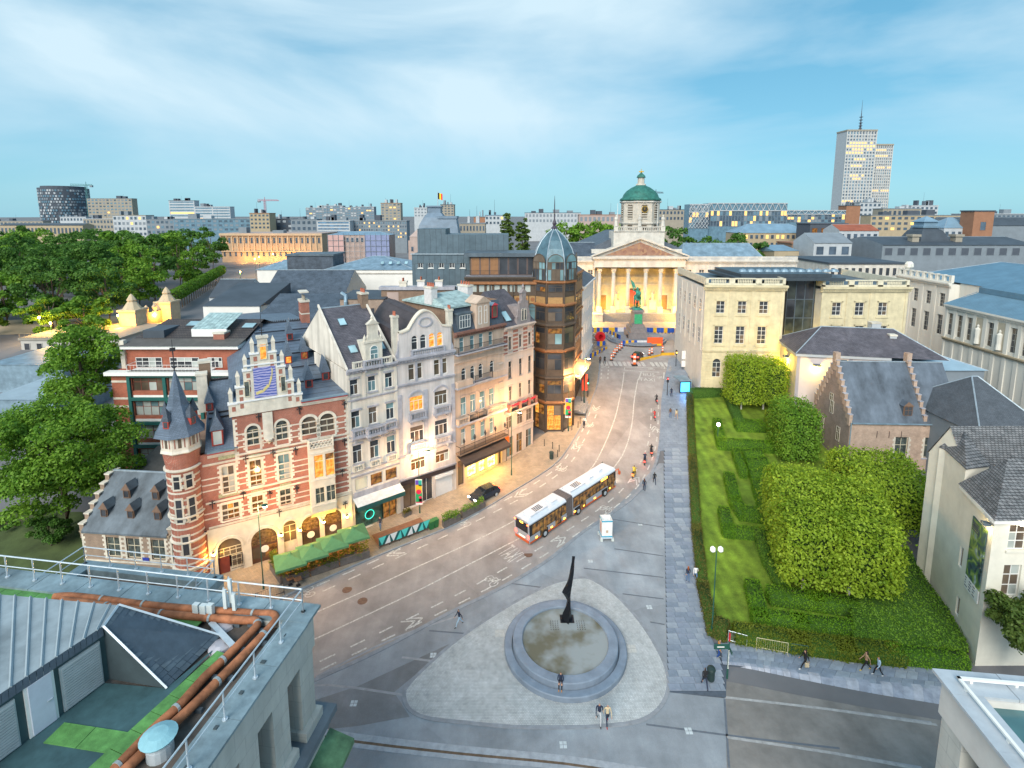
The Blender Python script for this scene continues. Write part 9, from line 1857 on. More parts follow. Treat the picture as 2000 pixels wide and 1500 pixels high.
for (p,f,po,tp,bt,sh,ha,fe,lab,ex) in PP:
 q=G(*p); dz=.1 if (1296<p[0]<1400 and p[1]<1350 or p[1]>1270 and p[0]>1390 or (p[0],p[1])==(743,1037)) else .02
 if 780<p[0]<1300 and p[1]>1400: dz=.06
 person(lab,q,f,po,tp,bt,sh,ha,bool(fe),dz,1.0,ex)
person('person in dark jacket sitting on the near rim of the fountain',Vector((3.95,37.95,.98-.36)),face_to(-.15,-1),'sit','navy','black','orange','brown',True,0)
# ================= two-wheelers =================
def wheel_m(r,w,mat,rim,n=14):
 b=MB();
 for k in range(n):
  a0,a1=2*PI*k/n,2*PI*(k+1)/n
  for (s0,s1,m) in ((.82,1,0),(.0,.25,1)): b.prism([(r*s0*math.cos(a0),r*s0*math.sin(a0)),(r*s1*math.cos(a0),r*s1*math.sin(a0)),(r*s1*math.cos(a1),r*s1*math.sin(a1)),(r*s0*math.cos(a1),r*s0*math.sin(a1))],-w/2,w/2,m)
  if k%2==0: b.bar((0,0,0),(r*.85*math.cos(a0),0,r*.85*math.sin(a0)),.006,1)
 return b
tyre=M('tyre',(.02,.02,.02),.85,.1,3); tail=ME('tail_red',(1,.05,.03),6); headl=ME('head_white',(1,.92,.75),8)
def bicycle(label,px,py,face,rider,kind='bicycle',col='red'):
 p=G(px,py,.012); t=thing(kind,label,kind.replace('_',' '),p,face+PI/2-PI); fr=M('frame_'+col,COL[col],.4,.1,2)
 if kind=='bicycle':
  for x in (-.52,.52): o=wheel_m(.34,.05,tyre,galv).obj('wheel',[tyre,galv],t,(x,0,.34))
  b=MB()
  for a,c in (((-.52,0,.34),(-.18,0,.82)),((-.18,0,.82),(.38,0,.86)),((.38,0,.86),(.05,0,.32)),((.05,0,.32),(-.18,0,.82)),((.05,0,.32),(-.52,0,.34)),((.52,0,.34),(.36,0,1.0))): b.bar(a,c,.025)
  b.obj('frame',fr,t); MB().tube([(.3,-.28,1.05),(.36,0,1.02),(.3,.28,1.05)],.02,5).obj('handlebar',iron,t); MB().box(-.32,-.07,.9,-.06,.07,.96).obj('saddle',iron,t); MB().cbox(-.62,0,.7,.05,.08,.08).obj('tail_lamp',tail,t); sz=.5
 else:
  for x in (-.62,.62): wheel_m(.25,.12,tyre,galv,12).obj('wheel',[tyre,galv],t,(x,0,.25))
  MB().prism([(-.75,.4),(-.2,.36),(.35,.3),(.5,.35),(.62,.95),(.52,.98),(.36,.48),(-.05,.5),(-.15,.78),(-.8,.8)],-.17,.17).obj('body',fr,t); MB().box(-.75,-.15,.8,-.1,.15,.9).obj('saddle',iron,t); MB().tube([(.5,-.32,1.1),(.58,0,1.05),(.5,.32,1.1)],.025,5).obj('handlebar',iron,t); MB().cbox(-.84,0,.6,.05,.2,.12).obj('tail_lamp',tail,t); point('tail_lamp_light',(-1.0,0,.6),(1,.08,.03),4,.05,t); sz=.46
 person(rider[0],Vector((p.x+(-.18)*math.cos(face-PI/2),p.y+(-.18)*math.sin(face-PI/2),p.z)),face,'ride',*rider[1:],z=sz)
fu=lambda dx,dy: math.atan2(dy,dx)+PI/2
bicycle('yellow motor scooter riding up in the right cycle lane beside the bus front',1238,931,fu(.5,1),('rider in yellow coat on the yellow motor scooter','yellow','black','black','hairb'),'motor_scooter','yellow'); bicycle('dark motor scooter with red tail light, second in the right cycle lane',1259,905,fu(.3,1),('rider in navy on the second scooter of the cycle lane','navy','black','black','red'),'motor_scooter','navy'); bicycle('black motor scooter, third in the right cycle lane',1272,888,fu(.2,1),('rider in black on the third scooter of the cycle lane','black','navy','black','hairb'),'motor_scooter','black')
bicycle('red bicycle in the upper right cycle lane',1278,820,fu(.05,1),('cyclist in red and grey on the upper cycle lane','red','grey','black','hairb'),'bicycle','red'); bicycle('dark bicycle farthest up the right lane',1282,788,fu(.05,1),('cyclist in black farthest up the lane','black','black','red','hairb'),'bicycle','black'); bicycle('bicycle ridden downhill beside the left kerb bollards',1141,834,fu(-.3,-1),('cyclist in white shirt beside the left kerb','white','navy','black','hairb'),'bicycle','navy')
# ================= articulated bus =================
def bus():
 a=G(1035,1068); b=G(1194,960); d=b-a; L=16.6; W=2.5; t=thing('articulated_bus','long articulated bus with white roof and orange skirt heading up the road','bus',(a.x,a.y,a.z+.01),math.atan2(d.y,d.x)); t.rotation_euler[1]=-math.atan2(d.z,math.hypot(d.x,d.y)); Hh=3.0
 sil=M('bus_silver',(.42,.44,.48),.35,.08,2,0,1,.3); org=M('bus_orange',(.60,.11,.03),.4,.08,2); blk_=M('bus_black',(.02,.02,.025),.25,.1,2); wht=M('bus_roof',(.62,.66,.72),.5,.08,1.5); wl=MLIT('bus_inside',(.012,.01,.008),(.42,.2,.04),.5,1.1); amb=ME('amber',(1,.45,.03),7)
 def section(x0,x1,name,rear=False,front=False):
  s=MB(); prof=[(0,.32),(0,1.0),(0,2.75),(.18,Hh-.06),(.4,Hh),(W-.4,Hh),(W-.18,Hh-.06),(W,2.75),(W,1.0),(W,.32)]
  pts=[(y,z) for y,z in prof]; n=len(pts); v=[(x0,y,z) for y,z in pts]+[(x1,y,z) for y,z in pts]; s.raw(v,[(i,(i+1)%n,n+(i+1)%n,n+i) for i in range(n)],0); s.raw(v[:n],[tuple(range(n))],0); s.raw(v[n:],[tuple(range(n-1,-1,-1))],0)
  for i,f in enumerate(s.f):
   if len(f)==4:
    z=sum(s.v[q][2] for q in f)/4
    if z>2.8: s.m[i]=1
  o=s.obj(name,[sil,wht],t)
  for y in (-.012,W-.008): MB().box(x0+.05,y,.3,x1-.05,y+.02,.52).obj('skirt',org,o); MB().box(x0+.04,y-.004,1.22,x1-.04,y+.022,2.62).obj('window_band',blk_,o)
  return o
 rear=section(0,6.5,'rear_section'); fr=section(7.7,L,'front_section')
 bl=MB()
 for i in range(9): x=6.45+i*.15; bl.box(x,.06 if i%2 else .12,.4,x+.15,W-(.06 if i%2 else .12),Hh-(.05 if i%2 else .1))
 bl.obj('bellows',M('bellows_grey',(.14,.12,.12),.85,.15,2),t)
 for x0,x1,par,door in ((.5,1.7,rear,0),(1.75,2.9,rear,1),(3.0,4.3,rear,0),(4.4,5.5,rear,1),(5.6,6.4,rear,0),(7.8,8.9,fr,0),(9.0,10.2,fr,1),(10.3,11.6,fr,0),(11.7,13.0,fr,0),(13.1,14.6,fr,0),(14.8,16.3,fr,1)):
  z0=.45 if door else 1.3
  MB().box(x0,-.03,z0,x1,-.012,2.5).obj('door' if door else 'window',wl,par); MB().box(x0,W+.012,z0 if not door else 1.3,x1,W+.03,2.5).obj('window',wl,par)
  if door: MB().box((x0+x1)/2-.03,-.045,.45,(x0+x1)/2+.03,-.028,2.55).obj('door_edge',blk_,par)
 for x,par in ((2.5,rear),(8.6,fr),(14.1,fr)):
  for y in (.02,W-.02): o=MB().lathe(0,0,[(.48,-.14),(.48,.14)],18,0).lathe(0,0,[(.27,-.16),(.27,.16)],12,1).obj('wheel',[tyre,galv],par,(x,y,.48)); o.rotation_euler=(PI/2,0,0)
  MB().box(x-.6,-.016,.3,x+.6,.005,1.05).obj('wheel_arch',blk_,par)
 MB().box(-.03,.25,1.55,0,W-.25,2.75).obj('rear_window',blk_,rear); MB().box(-.05,.1,.32,.0,W-.1,.62).obj('rear_bumper',org,rear); MB().box(-.04,.75,.75,.0,W-.75,.9).obj('number_plate',ME('plate',(1,.8,.5),.8),rear)
 for y in (.12,W-.32): MB().box(-.04,y,.85,0,y+.2,1.3).obj('tail_light',tail,rear); MB().box(-.045,y,2.55,0,y+.25,2.68).obj('tail_light',ME('tail_orange',(1,.12,.03),6),rear)
 MB().box(-.045,W/2-.25,2.55,0,W/2+.25,2.7).obj('destination_display',amb,rear); MB().box(13.4,-.036,2.4,14.7,-.02,2.62).obj('destination_display',amb,fr); MB().box(L,.2,1.1,L+.03,W-.2,2.75).obj('windscreen',blk_,fr)
 for x,par in ((1.0,rear),(3.6,rear),(5.9,rear),(7.9,fr),(9.6,fr),(11.9,fr),(15.1,fr)): MB().box(x,-.04,.6,x+.28,-.0,.72).obj('side_marker',amb,par)
 for x0,x1,y0,y1,par in ((.9,3.7,.55,W-.55,rear),(4.6,5.6,.7,W-.7,rear),(7.9,10.8,.5,W-.5,fr),(12.0,12.8,.8,1.5,fr),(14.2,15.0,1.0,1.8,fr)):
  u=MB().box(x0,y0,Hh,x1,y1,Hh+.22).obj('roof_unit',wht,par)
  if x1-x0>2: g=MB(); [g.box(x0+1.0,y0+.25+k*.22,Hh+.22,x1-.5,y0+.36+k*.22,Hh+.235) for k in range(4)]; g.obj('roof_grille',blk_,u)
 MB().tube([(L-.1,W,2.7),(L+.5,W+.1,2.75),(L+.6,W+.15,2.2)],.06,6).box(L+.45,W,1.9,L+.7,W+.25,2.3).obj('mirror',blk_,fr); MB().tube([(L-.1,0,2.7),(L+.5,-.1,2.75),(L+.6,-.15,2.3)],.06,6).box(L+.5,-.3,1.95,L+.72,-.05,2.4).obj('mirror',org,fr)
 for y in (.3,W-.3): MB().cbox(L+.02,y,.7,.06,.3,.2).obj('headlight',headl,fr)
 point('headlight_beam',(L+.4,W/2,.8),(1,.9,.7),160,.2,fr,100,(0,-math.radians(80),0))
bus()
def car(label,px,py,face,col,lights=True):
 p=G(px,py,.01); t=thing('parked_car' if 'parked' in label else 'car',label,'car',p,face); pm=M('car_paint_'+label[:9],col,.22,.05,2,0,1,.3,.6); L,W=4.4,1.8
 secs=[(-2.2,.55,.75,.78),(-2.1,.32,.95,.86),(-1.3,.25,1.0,.9),(0,.25,.98,.9),(1.2,.25,.93,.9),(2.0,.3,.8,.85),(2.2,.42,.62,.7)]
 b=MB(); v=[]
 for x,z0,z1,w in secs: v+=[(x,-w*.94,z0),(x,-w,(z0+z1)/2),(x,-w*.9,z1),(x,w*.9,z1),(x,w,(z0+z1)/2),(x,w*.94,z0)]
 n=6; f=[(i*n+j,i*n+(j+1)%n,i*n+n+(j+1)%n,i*n+n+j) for i in range(len(secs)-1) for j in range(n)]+[tuple(range(n-1,-1,-1)),tuple(range((len(secs)-1)*n,len(secs)*n))]; b.raw(v,f); b.obj('body',pm,t,smooth=False)
 g=MB(); c=[(-2.05,.95,.80),(-1.35,1.42,.66),(.35,1.45,.66),(1.15,.94,.80)]; gv=[]
 for x,z,w in c: gv+=[(x,-w,z),(x,w,z)]
 g.raw(gv+[(-2.05,-.8,.9),(-2.05,.8,.9),(1.15,-.8,.9),(1.15,.8,.9)],[(0,2,3,1),(2,4,5,3),(4,6,7,5),(0,6,4,2),(1,3,5,7)]); g.obj('cabin_glass',MGL('car_glass',(.02,.025,.03),.05,.2),t)
 MB().raw([(-1.32,-.63,1.44),(.3,-.63,1.47),(.3,.63,1.47),(-1.32,.63,1.44),(-1.32,-.63,1.47),(.3,-.63,1.5),(.3,.63,1.5),(-1.32,.63,1.47)],[(4,5,6,7),(0,1,5,4),(2,3,7,6),(1,2,6,5),(3,0,4,7)]).obj('roof_panel',pm,t)
 pl2=MB()
 for s in (-1,1):
  for a,c2 in (((-1.35,.67*s,1.43),(-2.0,.80*s,.97)),((.35,.67*s,1.46),(1.12,.80*s,.96)),((-.45,.68*s,1.45),(-.45,.84*s,.97))): pl2.bar(a,c2,.045)
 pl2.obj('pillar',pm,t)
 for x in (-1.35,1.35):
  for y in (-.82,.82):
   w=MB().lathe(0,0,[(.33,-.1),(.33,.1)],16,0).obj('wheel',tyre,t,(x,y,.33)); w.rotation_euler=(PI/2,0,0); MB().lathe(0,0,[(.22,-.115),(.22,.115)],10).obj('rim',galv,w)
 for y in (-.62,.62): MB().cbox(2.12,y,.6,.14,.34,.16).obj('headlight',headl if lights else galv,t); MB().cbox(-2.14,y,.78,.12,.36,.16).obj('tail_light',tail if lights else galv,t)
 for y in (-.98,.98): MB().cbox(.6,y,.98,.14,.2,.14).obj('mirror',pm,t)
 if lights: point('tail_glow',(-2.5,0,.7),(1,.1,.04),14,.3,t)
d1=G(978,968)-G(905,1010); car('dark blue grey hatchback parked at the left kerb by the lit shop',946,972,math.atan2(d1.y,d1.x)+PI,(.035,.05,.075)); car('dark car with red tail lights crossing into the square',1245,700,math.radians(62),(.05,.035,.04))
# white promotional box on feet
def cart():
 p=G(1183,1050); t=thing('promo_box','tall white advertising box with blue bands standing on four white feet','box',(p.x,p.y,p.z+.01),.05); w=.62; h0,h1=.35,2.55; b=MB()
 for x0,y0,x1,y1 in ((-w,-w,w,-w+.05),(-w,w-.05,w,w),(-w,-w+.051,-w+.05,w-.051),(w-.05,-w+.051,w,w-.051)): b.box(x0,y0,h0,x1,y1,h1)
 b.box(-w+.06,-w+.06,h0,w-.06,w-.06,h1-.35); b.obj('box_panels',paint,t); bm=M('band_blue',(.02,.33,.52),.5,.05,2)
 for z in (h0+.08,h1-.2): MB().box(-w-.01,-w-.012,z,w+.01,-w-.004,z+.16).box(-w-.012,-w,z,-w-.004,w,z+.16).obj('blue_band',bm,t)
 MB().box(-.12,-w-.014,1.0,.12,-w-.006,1.32).obj('print',M('print_tan',(.45,.32,.22),.6,.3,8),t); MB().box(-w-.014,-.35,.8,-w-.006,.3,2.0).obj('print',M('print_pink',(.6,.35,.3),.6,.3,5),t)
 for x in (-.66,.66):
  for y in (-.66,.66): MB().cbox(x,y,0,.3,.3,.32).obj('foot',M('foot_white',(.55,.6,.58),.7,.1,2),t)
 MB().box(-.75,-.75,.3,.75,.75,.36).obj('frame',galv,t)
cart()
# ================= street furniture =================
gpost=M('post_green',(.02,.09,.07),.5,.15,2)
def lamp(label,base,head,col=(1,.55,.22),en=2160,two=False,arm=True,dz=.12,mat=None,gl=None):
 p=G(*base,dz); h=A(*head,p.y); t=thing('street_lamp',label,'lamp',p); x,z=h.x-p.x,h.z-p.z; m=mat or gpost; b=MB(); b.cyl(0,0,0,.9,.1,.09,8); b.cyl(0,0,.9,z+.1,.06,.045,8); b.obj('pole',m,t)
 g=gl or ME('lamp_warm',(1,.72,.45),26)
 if arm:
  a=MB(); a.bar((0,0,z+.05),(x,0,z+.15),.04); a.obj('arm',m,t); MB().lathe(x,0,[(.08,z+.2),(.26,z+.14),(.3,z+.04)],10).obj('lamp_hood',m,t); MB().lathe(x,0,[(.27,z+.04),(.22,z-.08),(.05,z-.13)],10).obj('lamp_globe',g,t); point('lamp_light',(x,-.15,z-.45),col,en,.2,t)
 else:
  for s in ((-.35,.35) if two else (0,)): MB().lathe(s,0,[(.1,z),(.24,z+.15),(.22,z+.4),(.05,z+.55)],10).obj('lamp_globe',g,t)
  if en: point('lamp_light',(0,-.5,z-.1),col,en,.25,t)
 return t
lamp('street lamp with long arm in front of the gabled house terrace',(515,1150),(517,988),en=1100); lamp('street lamp carrying a colourful banner before the curved gable house',(820,1002),(836,882),en=1000); lamp('street lamp on the pavement right of the lit shop',(999,928),(1015,805),en=1700); lamp('street lamp with banner beside the iron and glass house steps',(1110,842),(1128,733),en=2880); lamp('street lamp with red flags near the traffic lights',(1141,790),(1150,700),en=1680)
wg=ME('lamp_off_glow',(1,.95,.9),.12,(.8,.8,.8)); lamp('green lamp post with two white heads at the lawn edge',(1390,1240),(1386,1078),en=0,two=True,arm=False,gl=wg); lamp('short garden lamp beside the angled hedge',(1401,868),(1400,832),en=48,arm=False)  # unlit white heads given a faint glow of their own
sod=(1,.52,.10)
for q,l in ((((1148,628),(1150,600)),'left'),(((1330,630),(1331,603)),'right')): lamp(l+' candelabrum lamp before the church wing',*q,col=sod,en=6240,two=True,arm=False,gl=ME('lamp_sodium',(1,.6,.15),30))
lamp('orange lamp at the corner of the cream pavilion',(1343,705),(1338,668),col=sod,en=3600,arm=False,gl=ME('lamp_sodium',(1,.6,.15),30))
for i,(a,b) in enumerate((((234,648),(234,618)),((82,665),(82,622)),((103,668),(103,633)),((470,545),(469,532)),((500,540),(502,507)),((508,535),(509,503)),((535,530),(534,497)))): lamp(('lamp glowing left of the lit gate pier','violet white lamp at the park edge on the far left','orange lamp by the kiosk at the park edge','first avenue lamp along the park','second avenue lamp along the park','third avenue lamp along the park','fourth avenue lamp nearest the long palace')[i],a,b,col=sod,en=1300,arm=False,gl=ME('lamp_sodium',(1,.6,.15),30))
# banners on posts
def banner(px0,py0,px1,py1,Y,label):
 a=A(px0,py1,Y); b=A(px1,py0,Y); w=b.x-a.x; h=b.z-a.z; t=thing('banner_board',label,'banner',a); MB().box(0,0,0,w,.12,h).obj('board',paint,t)
 for x0,z0,x1,z1,c in ((.04,.12,.96,.5,(.02,.35,.12)),(.5,.12,.96,.3,(.75,.5,.02)),(.04,.5,.96,.8,(.75,.45,.02)),(.04,.8,.5,.98,(.12,.06,.4)),(.5,.75,.96,.98,(.02,.4,.3)),(.04,.08,.96,.12,(.6,.02,.1))): MB().box(w*x0,-.012,h*z0,w*x1,-.004,h*z1).obj('print_field',M('print_%d'%int(c[0]*100+c[1]*10),c,.6,.1,3),t)
 for x,z,r in ((.5,.52,.38),(.7,.3,.22)): o=MB().lathe(0,0,[(w*r,0),(w*r,.01)],16).obj('print_disc',M('print_red',(.7,.02,.08),.6,.1,3),t,(w*x,-.012,h*z)); o.rotation_euler=(PI/2,0,0)
banner(812,937,824,986,G(820,1002).y-.25,'tall colourful banner with red discs before the black shop front'); banner(1104,778,1116,816,G(1110,842).y-.25,'tall colourful banner with red discs by the iron house steps')
# ---- cafe terraces ----
wood=M('planter_wood',(.15,.13,.12),.85,.25,2,.1,14); deckw=M('deck_wood',(.20,.10,.06),.8,.2,2)
sheet('terrace_deck',[G(535,1112),G(560,1145),G(724,1090),G(688,1052)],.17,deckw)
for i,(px,py) in enumerate(((566,1092),(609,1075),(649,1058),(690,1041))):
 p=G(px,py,2.65); z=zg(p.y)+.17; t=thing('parasol',('leftmost green square parasol on the restaurant terrace','second green square parasol from the left','third green square parasol from the left','rightmost green square parasol, nearest the cafe')[i],'parasol',(p.x,p.y,z),.5,'green parasols'); h=2.45; s=1.5; b=MB(); c=[(-s,-s,h),(s,-s,h),(s,s,h),(-s,s,h)]
 for k in range(4): b.face([c[k],c[(k+1)%4],(0,0,h+.6)]); a,d=c[k],c[(k+1)%4]; b.face([(a[0],a[1],h-.25),(d[0],d[1],h-.25),d,a])
 b.cyl(0,0,h+.5,h+.75,.28,.1,8); b.obj('canopy',M('parasol_green',(.09,.24,.11),.8,.15,1.5),t); MB().cyl(0,0,0,h+.5,.04,.04,6).cbox(0,0,0,.6,.6,.08).obj('pole',iron,t)
 for k in range(3):
  x,y=p.x+R.uniform(-1.2,1.2),p.y+R.uniform(-1.2,1.2); q=thing('terrace_table','small brown table under the %s parasol, %s'%(('leftmost','second','third','rightmost')[i],('nearer the wall','in the middle','nearer the road')[k]),'table',(x,y,zg(y)+.17),.6); MB().cbox(0,0,.7,.7,.7,.05).obj('table_top',deckw,q); MB().cbox(0,0,0,.4,.4,.04).cyl(0,0,.04,.7,.04,.04,6).obj('leg',iron,q)
def planter(label,a,b,w=.55,h=.85,plant=None,n=900,ph=1.0,dz=.14):
 A_,B_=G(*a),G(*b); d=B_-A_; L=math.hypot(d.x,d.y); t=thing('planter',label,'planter',(A_.x,A_.y,A_.z+dz),math.atan2(d.y,d.x)); t.rotation_euler[1]=-math.atan2(d.z,L)
 for k in range(4): MB().box(0,-w/2,k*h/4+.01,L,-w/2+.04,(k+1)*h/4-.01).obj('plank',wood,t); MB().box(0,w/2-.04,k*h/4+.01,L,w/2,(k+1)*h/4-.01).obj('plank',wood,t)
 MB().box(0,-w/2+.045,0,.05,w/2-.045,h).box(L-.05,-w/2+.045,0,L,w/2-.045,h).box(.05,-w/2+.045,0,L-.05,w/2-.045,h-.12).obj('box_core',wood,t)
 if plant:
  P=NR.uniform(0,1,(n,3))*np.array([L,w*1.3,ph])+np.array([0,-w*.65,h-.1]); P[:,2]+=.5*np.sin(P[:,0]*2.3)*ph*.5; leaf_obj('plants',P,NR.normal(0,1,(n,3)),.09,[plant,core],t)
planter('grey plank planter at the near left corner of the restaurant terrace',(554,1144),(605,1126),plant=lf_yel,ph=1.5); planter('grey plank planter in the middle of the restaurant terrace front',(607,1126),(662,1107),plant=lf_olive,n=900); planter('grey plank planter at the right of the restaurant terrace front',(664,1106),(722,1088),plant=lf_yel,n=600,ph=1.3); planter('side planter of the restaurant terrace facing the street lamp',(532,1112),(553,1142),plant=lf_yel,n=1200,ph=1.4); planter('plank planter with low shrubs beside the green bins',(866,1032),(898,1016),plant=lf_mid,n=700,ph=.8); planter('plank planter near the parked car',(902,1014),(946,991),plant=lf_mid,n=500,ph=.6); planter('flower box at the left of the black shop front',(788,1012),(802,1005),plant=lf_dry,n=250,ph=.4,h=.5)
def tri_barrier():
 a,b=G(741,1074),G(838,1037); d=b-a; L=math.hypot(d.x,d.y); t=thing('terrace_barrier','cafe terrace barrier with white, turquoise and dark green triangles','barrier',(a.x,a.y,a.z+.1),math.atan2(d.y,d.x)); t.rotation_euler[1]=-math.atan2(d.z,L); cs=[M('tri_%d'%k,c,.6,.06,2) for k,c in enumerate(((.01,.10,.10),(.10,.60,.55),(.72,.74,.74)))]; MB().box(0,0,.35,L,.06,1.35).obj('board',cs[0],t); n=9
 for i in range(n): x0,x1=L*i/n,L*(i+1)/n; f=i%2; MB().prism([(x0,.36),(x1,.36),((x0+x1)/2+.25,1.34)] if f else [(x0,1.34),(x1+.2,1.34),((x0+x1)/2,.36)],-.03,-.004).obj('painted_triangle',cs[1+(i//2+i)%2],t)
 for i in range(6): MB().box(L*i/5.2,.01,0,L*i/5.2+.1,.12,.35).obj('foot',wood,t)
 MB().box(0,.07,.2,L,2.6,.34).obj('deck',deckw,t)
tri_barrier()
for i,(x,y) in enumerate(((842,1033),(851,1029))): p=G(x,y,.13); t=thing('wheelie_bin',('left of the two green wheelie bins','right of the two green wheelie bins')[i]+' beside the cafe barrier','bin',p,.6,'green bins'); MB().raw([(-.25,-.25,.06),(.25,-.25,.06),(.25,.25,.06),(-.25,.25,.06),(-.3,-.3,1.0),(.3,-.3,1.0),(.3,.33,1.0),(-.3,.33,1.0)],[(0,1,5,4),(1,2,6,5),(2,3,7,6),(3,0,4,7)]).obj('body',M('bin_green',(.03,.16,.05),.5,.1,2),t); MB().box(-.32,-.34,1.0,.32,.38,1.08).obj('lid',M('bin_green',(.03,.16,.05)),t)
bo=None
for i,(x,y) in enumerate(((1063,871),(1079,876),(1092,882),(1089,892),(1100,843),(1117,840),(1129,835),(1133,827))):
 p=G(x,y,.12); lab='black iron bollard, %s counted from the orange box along the left kerb'%('first','second','third','fourth','fifth','sixth','seventh','eighth')[i]
 if not bo: bo=thing('bollard',lab,'bollard',p,0,'kerb bollards'); MB().lathe(0,0,[(.07,0),(.07,.1),(.05,.12),(.05,.95),(.07,1.0),(.04,1.08)],8).obj('post',iron,bo)
 else: copy_tree(bo,p,0,lab)
p=G(989,900,.12); t=thing('info_post','orange box on a post beside the striped house','post',p); MB().cyl(0,0,0,2.4,.05,.05,6).obj('post',iron,t); MB().cbox(0,0,2.4,.8,.25,1.5).obj('sign_box',M('box_orange',(.65,.12,.02),.5,.08,2),t)
def bin_(label,px,py,dz): t=thing('litter_bin',label,'bin',G(px,py,dz)); MB().lathe(0,0,[(.26,0),(.3,.1),(.3,.85),(.34,.9),(.34,1.0)],12).obj('body',M('bin_dark',(.02,.04,.04),.5,.15,2),t); MB().lathe(0,0,[(.36,1.0),(.3,1.15),(.1,1.22)],12).obj('lid',M('bin_dark',(.02,.04,.04)),t)
bin_('dark litter bin on the left pavement near the bollards',1077,896,.12); bin_('dark litter bin at the end of the stone pavement by the signpost',1388,1328,.1)
# signpost, road works fence, small sign
p=Zp(1420,1325,0); t=thing('signpost','tall dark sticker covered signpost with pointing arms and red cap','signpost',p); MB().cyl(0,0,0,3.9,.08,.06,8).obj('pole',gpost,t); MB().cyl(0,0,3.5,4.2,.075,.075,8).obj('cap',M('cap_red',(.5,.02,.03),.5,.1,2),t); MB().box(-1.25,-.03,2.75,-.05,.03,3.2).box(.05,-.5,2.6,.09,.3,2.9).obj('sign_arm',gpost,t); MB().box(-1.0,-.04,2.92,-.4,-.03,3.02).obj('sign_text',paint,t); s=MB()
for k in range(16): s.box(-.06,-.085,1.0+k*.11,.05*R.random(),-.07,1.06+k*.11)
s.obj('sticker',paint,t)
def fence(label,a,b,mat,h=1.05):
 A_,B_=G(*a,.12),G(*b,.12); d=B_-A_; L=math.hypot(d.x,d.y); t=thing('crowd_barrier',label,'barrier',A_,math.atan2(d.y,d.x)); f=MB()
 for z in (.12,h): f.bar((0,0,z),(L,0,z),.025)
 for x in (0,L): f.bar((x,0,0),(x,0,h),.03); f.bar((x,-.3,.02),(x,.3,.02),.025)
 f.obj('frame',mat,t); g=MB(); [g.bar((L*k/14,0,.12),(L*k/14,0,h),.01) for k in range(1,14)]; g.obj('bars',mat,t)
fence('pale crowd barrier against the yellow green hedge',(1477,1266),(1538,1277),M('barrier_cream',(.6,.55,.35),.5,.1,2)); fence('green grey crowd barrier left of the pale one',(1422,1252),(1458,1262),galv); fence('green crowd barrier right of the pale one',(1545,1278),(1577,1283),gpost); fence('black iron bicycle stand beside the restaurant planters',(500,1178),(555,1158),iron)
# ---- works in the square ----
pb=M('panel_blue',(.015,.08,.42),.6,.1,2); py_=M('panel_yellow',(.72,.42,.02),.6,.1,2); pw=M('panel_white',(.6,.62,.66),.6,.2,3)
def works(label,a,b,pat,h=1.35):
 A_,B_=G(*a),G(*b); d=B_-A_; L=math.hypot(d.x,d.y); n=len(pat); t=thing('works_barrier',label,'barrier',A_,math.atan2(d.y,d.x))
 for i,c in enumerate(pat): MB().box(L*i/n+.02,0,.15,L*(i+1)/n-.02,.1,h).obj('barrier_panel',{'b':pb,'y':py_,'w':pw}[c],t); MB().box(L*(i+.5)/n-.1,-.25,0,L*(i+.5)/n+.1,.35,.14).obj('foot',iron,t)
works('blue and yellow works barrier behind the statue on the left',(1142,650),(1224,650),'ybbybybbyybwwb'); works('blue and yellow works barrier behind the statue on the right',(1255,650),(1352,652),'ybbybbybbybyby'); works('short blue and yellow works barrier in front of the statue',(1216,676),(1244,676),'bybyb'); works('diagonal works barrier left of the statue steps',(1190,655),(1211,668),'bybybb'); works('long diagonal works barrier beside the left pavement',(1142,708),(1186,681),'bybybybyby'); works('short works barrier among the site rubble',(1166,678),(1182,677),'byb'); works('white banner hung works barrier left of the orange board',(1244,676),(1263,676),'www')
a,b=G(1264,677),G(1294,677); t=thing('orange_board','large orange printed board on the works fence in the square','board',a); MB().box(0,0,.2,b.x-a.x,.1,2.2).obj('board',M('board_orange',(.75,.11,.03),.6,.1,1),t); MB().box(1,-.02,.25,b.x-a.x-.3,-.004,.7).obj('print',py_,t)
cn=None; oc=M('cone_orange',(.7,.13,.02),.6,.1,2)
for i,(x,y) in enumerate(((1194,704),(1198,698),(1201,693),(1205,688),(1210,684),(1214,680),(1268,694),(1273,691),(1294,688),(1239,714))):
 p=G(x,y,.01); lab='red and white traffic beacon, %s from the left crossing end'%('first','second','third','fourth','fifth','sixth','seventh','eighth','ninth','tenth')[i]
 if not cn:
  cn=thing('traffic_beacon',lab,'beacon',p,0,'traffic beacons'); MB().cbox(0,0,0,.7,.5,.15).obj('foot',iron,cn)
  for k in range(5): MB().cbox(0,0,.15+k*.28,.32,.08,.27).obj('stripe',oc if k%2==0 else paint,cn)
 else: copy_tree(cn,p,0,lab,1.0 if i<9 else 1.7)
for a,b,l in (((1247,705),(1291,694),'left'),((1291,694),(1348,692),'right')): A_,B_=G(*a),G(*b); d=B_-A_; o=MB().box(0,-.2,0,math.hypot(d.x,d.y),.2,.55).obj('concrete_block',M('block_yellow',(.62,.36,.03),.8,.15,1),None,A_,rz=math.atan2(d.y,d.x)); tag(o,'yellow painted concrete barrier, %s stretch beside the dark car'%l,'barrier')
p=G(1172,668,.0); t=thing('cable_drum','big red cable drum among the site rubble','drum',(p.x,p.y,p.z+1.3),.3); o=MB().lathe(0,0,[(1.25,-.3),(1.25,.3),(.6,.3),(.6,-.3)],18).obj('drum',M('drum_red',(.6,.02,.03),.5,.1,1),t); o.rotation_euler=(PI/2,0,0)
rb=MB()
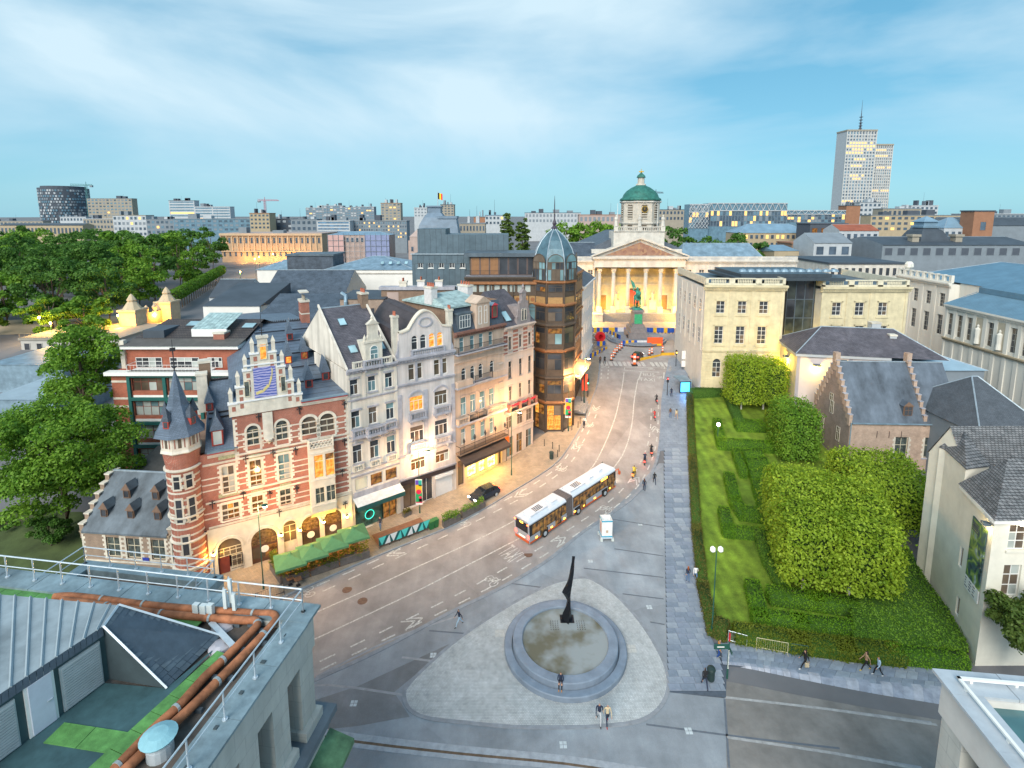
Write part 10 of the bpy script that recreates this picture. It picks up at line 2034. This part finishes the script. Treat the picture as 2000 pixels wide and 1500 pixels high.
for k in range(90): q=G(R.uniform(1145,1182),R.uniform(655,690)); s=R.uniform(.15,.7); rb.cbox(q.x,q.y,q.z,s*1.5,s,s*.6)
o=rb.obj('rubble',M('rubble',(.24,.20,.17),.9,.3,2)); o['kind']='stuff'; o['label']='loose rubble and stacked stones of the building site'
# shelter, traffic lights, sign boards
p=G(1338,768,.1); t=thing('bus_shelter','bus shelter with glowing blue advertising screen below the pavilion','shelter',p,.1); MB().box(-1.1,0,2.3,1.3,3.2,2.45).obj('roof',zinc,t); MB().box(-1.0,.1,.0,1.0,.3,2.2).obj('screen_frame',iron,t); MB().box(-.85,.05,.25,.85,.1,2.05).obj('screen',ME('screen_blue',(.05,.35,.9),2.2),t); MB().box(1.15,.1,0,1.22,3.1,2.3).obj('side_glass',gl_blue,t); point('screen_light',(0,-.8,1.2),(.2,.5,1),60,.4,t)
def signal(label,px,py,lit,h=3.4):
 t=thing('traffic_light',label,'traffic light',G(px,py,.1)); MB().cyl(0,0,0,h,.07,.06,8).obj('pole',iron,t); o=MB().cbox(0,0,h-.9,.32,.3,.95).obj('signal_head',iron,t)
 for k,c in enumerate(((.05,.7,.3),(.9,.5,.05),(1,.05,.05))): MB().lathe(0,0,[(.1,0),(.1,.03)],10).obj('lens',ME('lens_%d'%k,c,9) if k==lit else iron,o,(0,-.15,h-.75+k*.3)).rotation_euler=(PI/2,0,0)
signal('traffic light with red sign at the right end of the stop line',1303,772,2); signal('traffic light at the left pavement before the crossing',1148,775,0); signal('glowing amber traffic light beside the yellow barrier',1320,715,1)
p=G(1343,722,.1); t=thing('road_sign','white direction board on posts beside the pavilion corner','sign',p); MB().box(-1.3,0,2.2,1.3,.1,4.0).box(-1.3,0,.6,1.3,.1,1.9).obj('board',paint,t); MB().cyl(-1.1,.15,0,4,.05,.05,6).cyl(1.1,.15,0,4,.05,.05,6).obj('post',iron,t)
for x in (1135,1140): p=G(x,788,.12); t=thing('flag_banner',('left' if x<1138 else 'right')+' of two red vertical flags on the left pavement','flag',p); MB().cyl(0,0,0,5.6,.05,.04,6).obj('pole',iron,t); MB().box(.05,-.02,2.4,.6,.02,5.5).obj('cloth',M('flag_red',(.6,.08,.05),.8,.15,2),t)
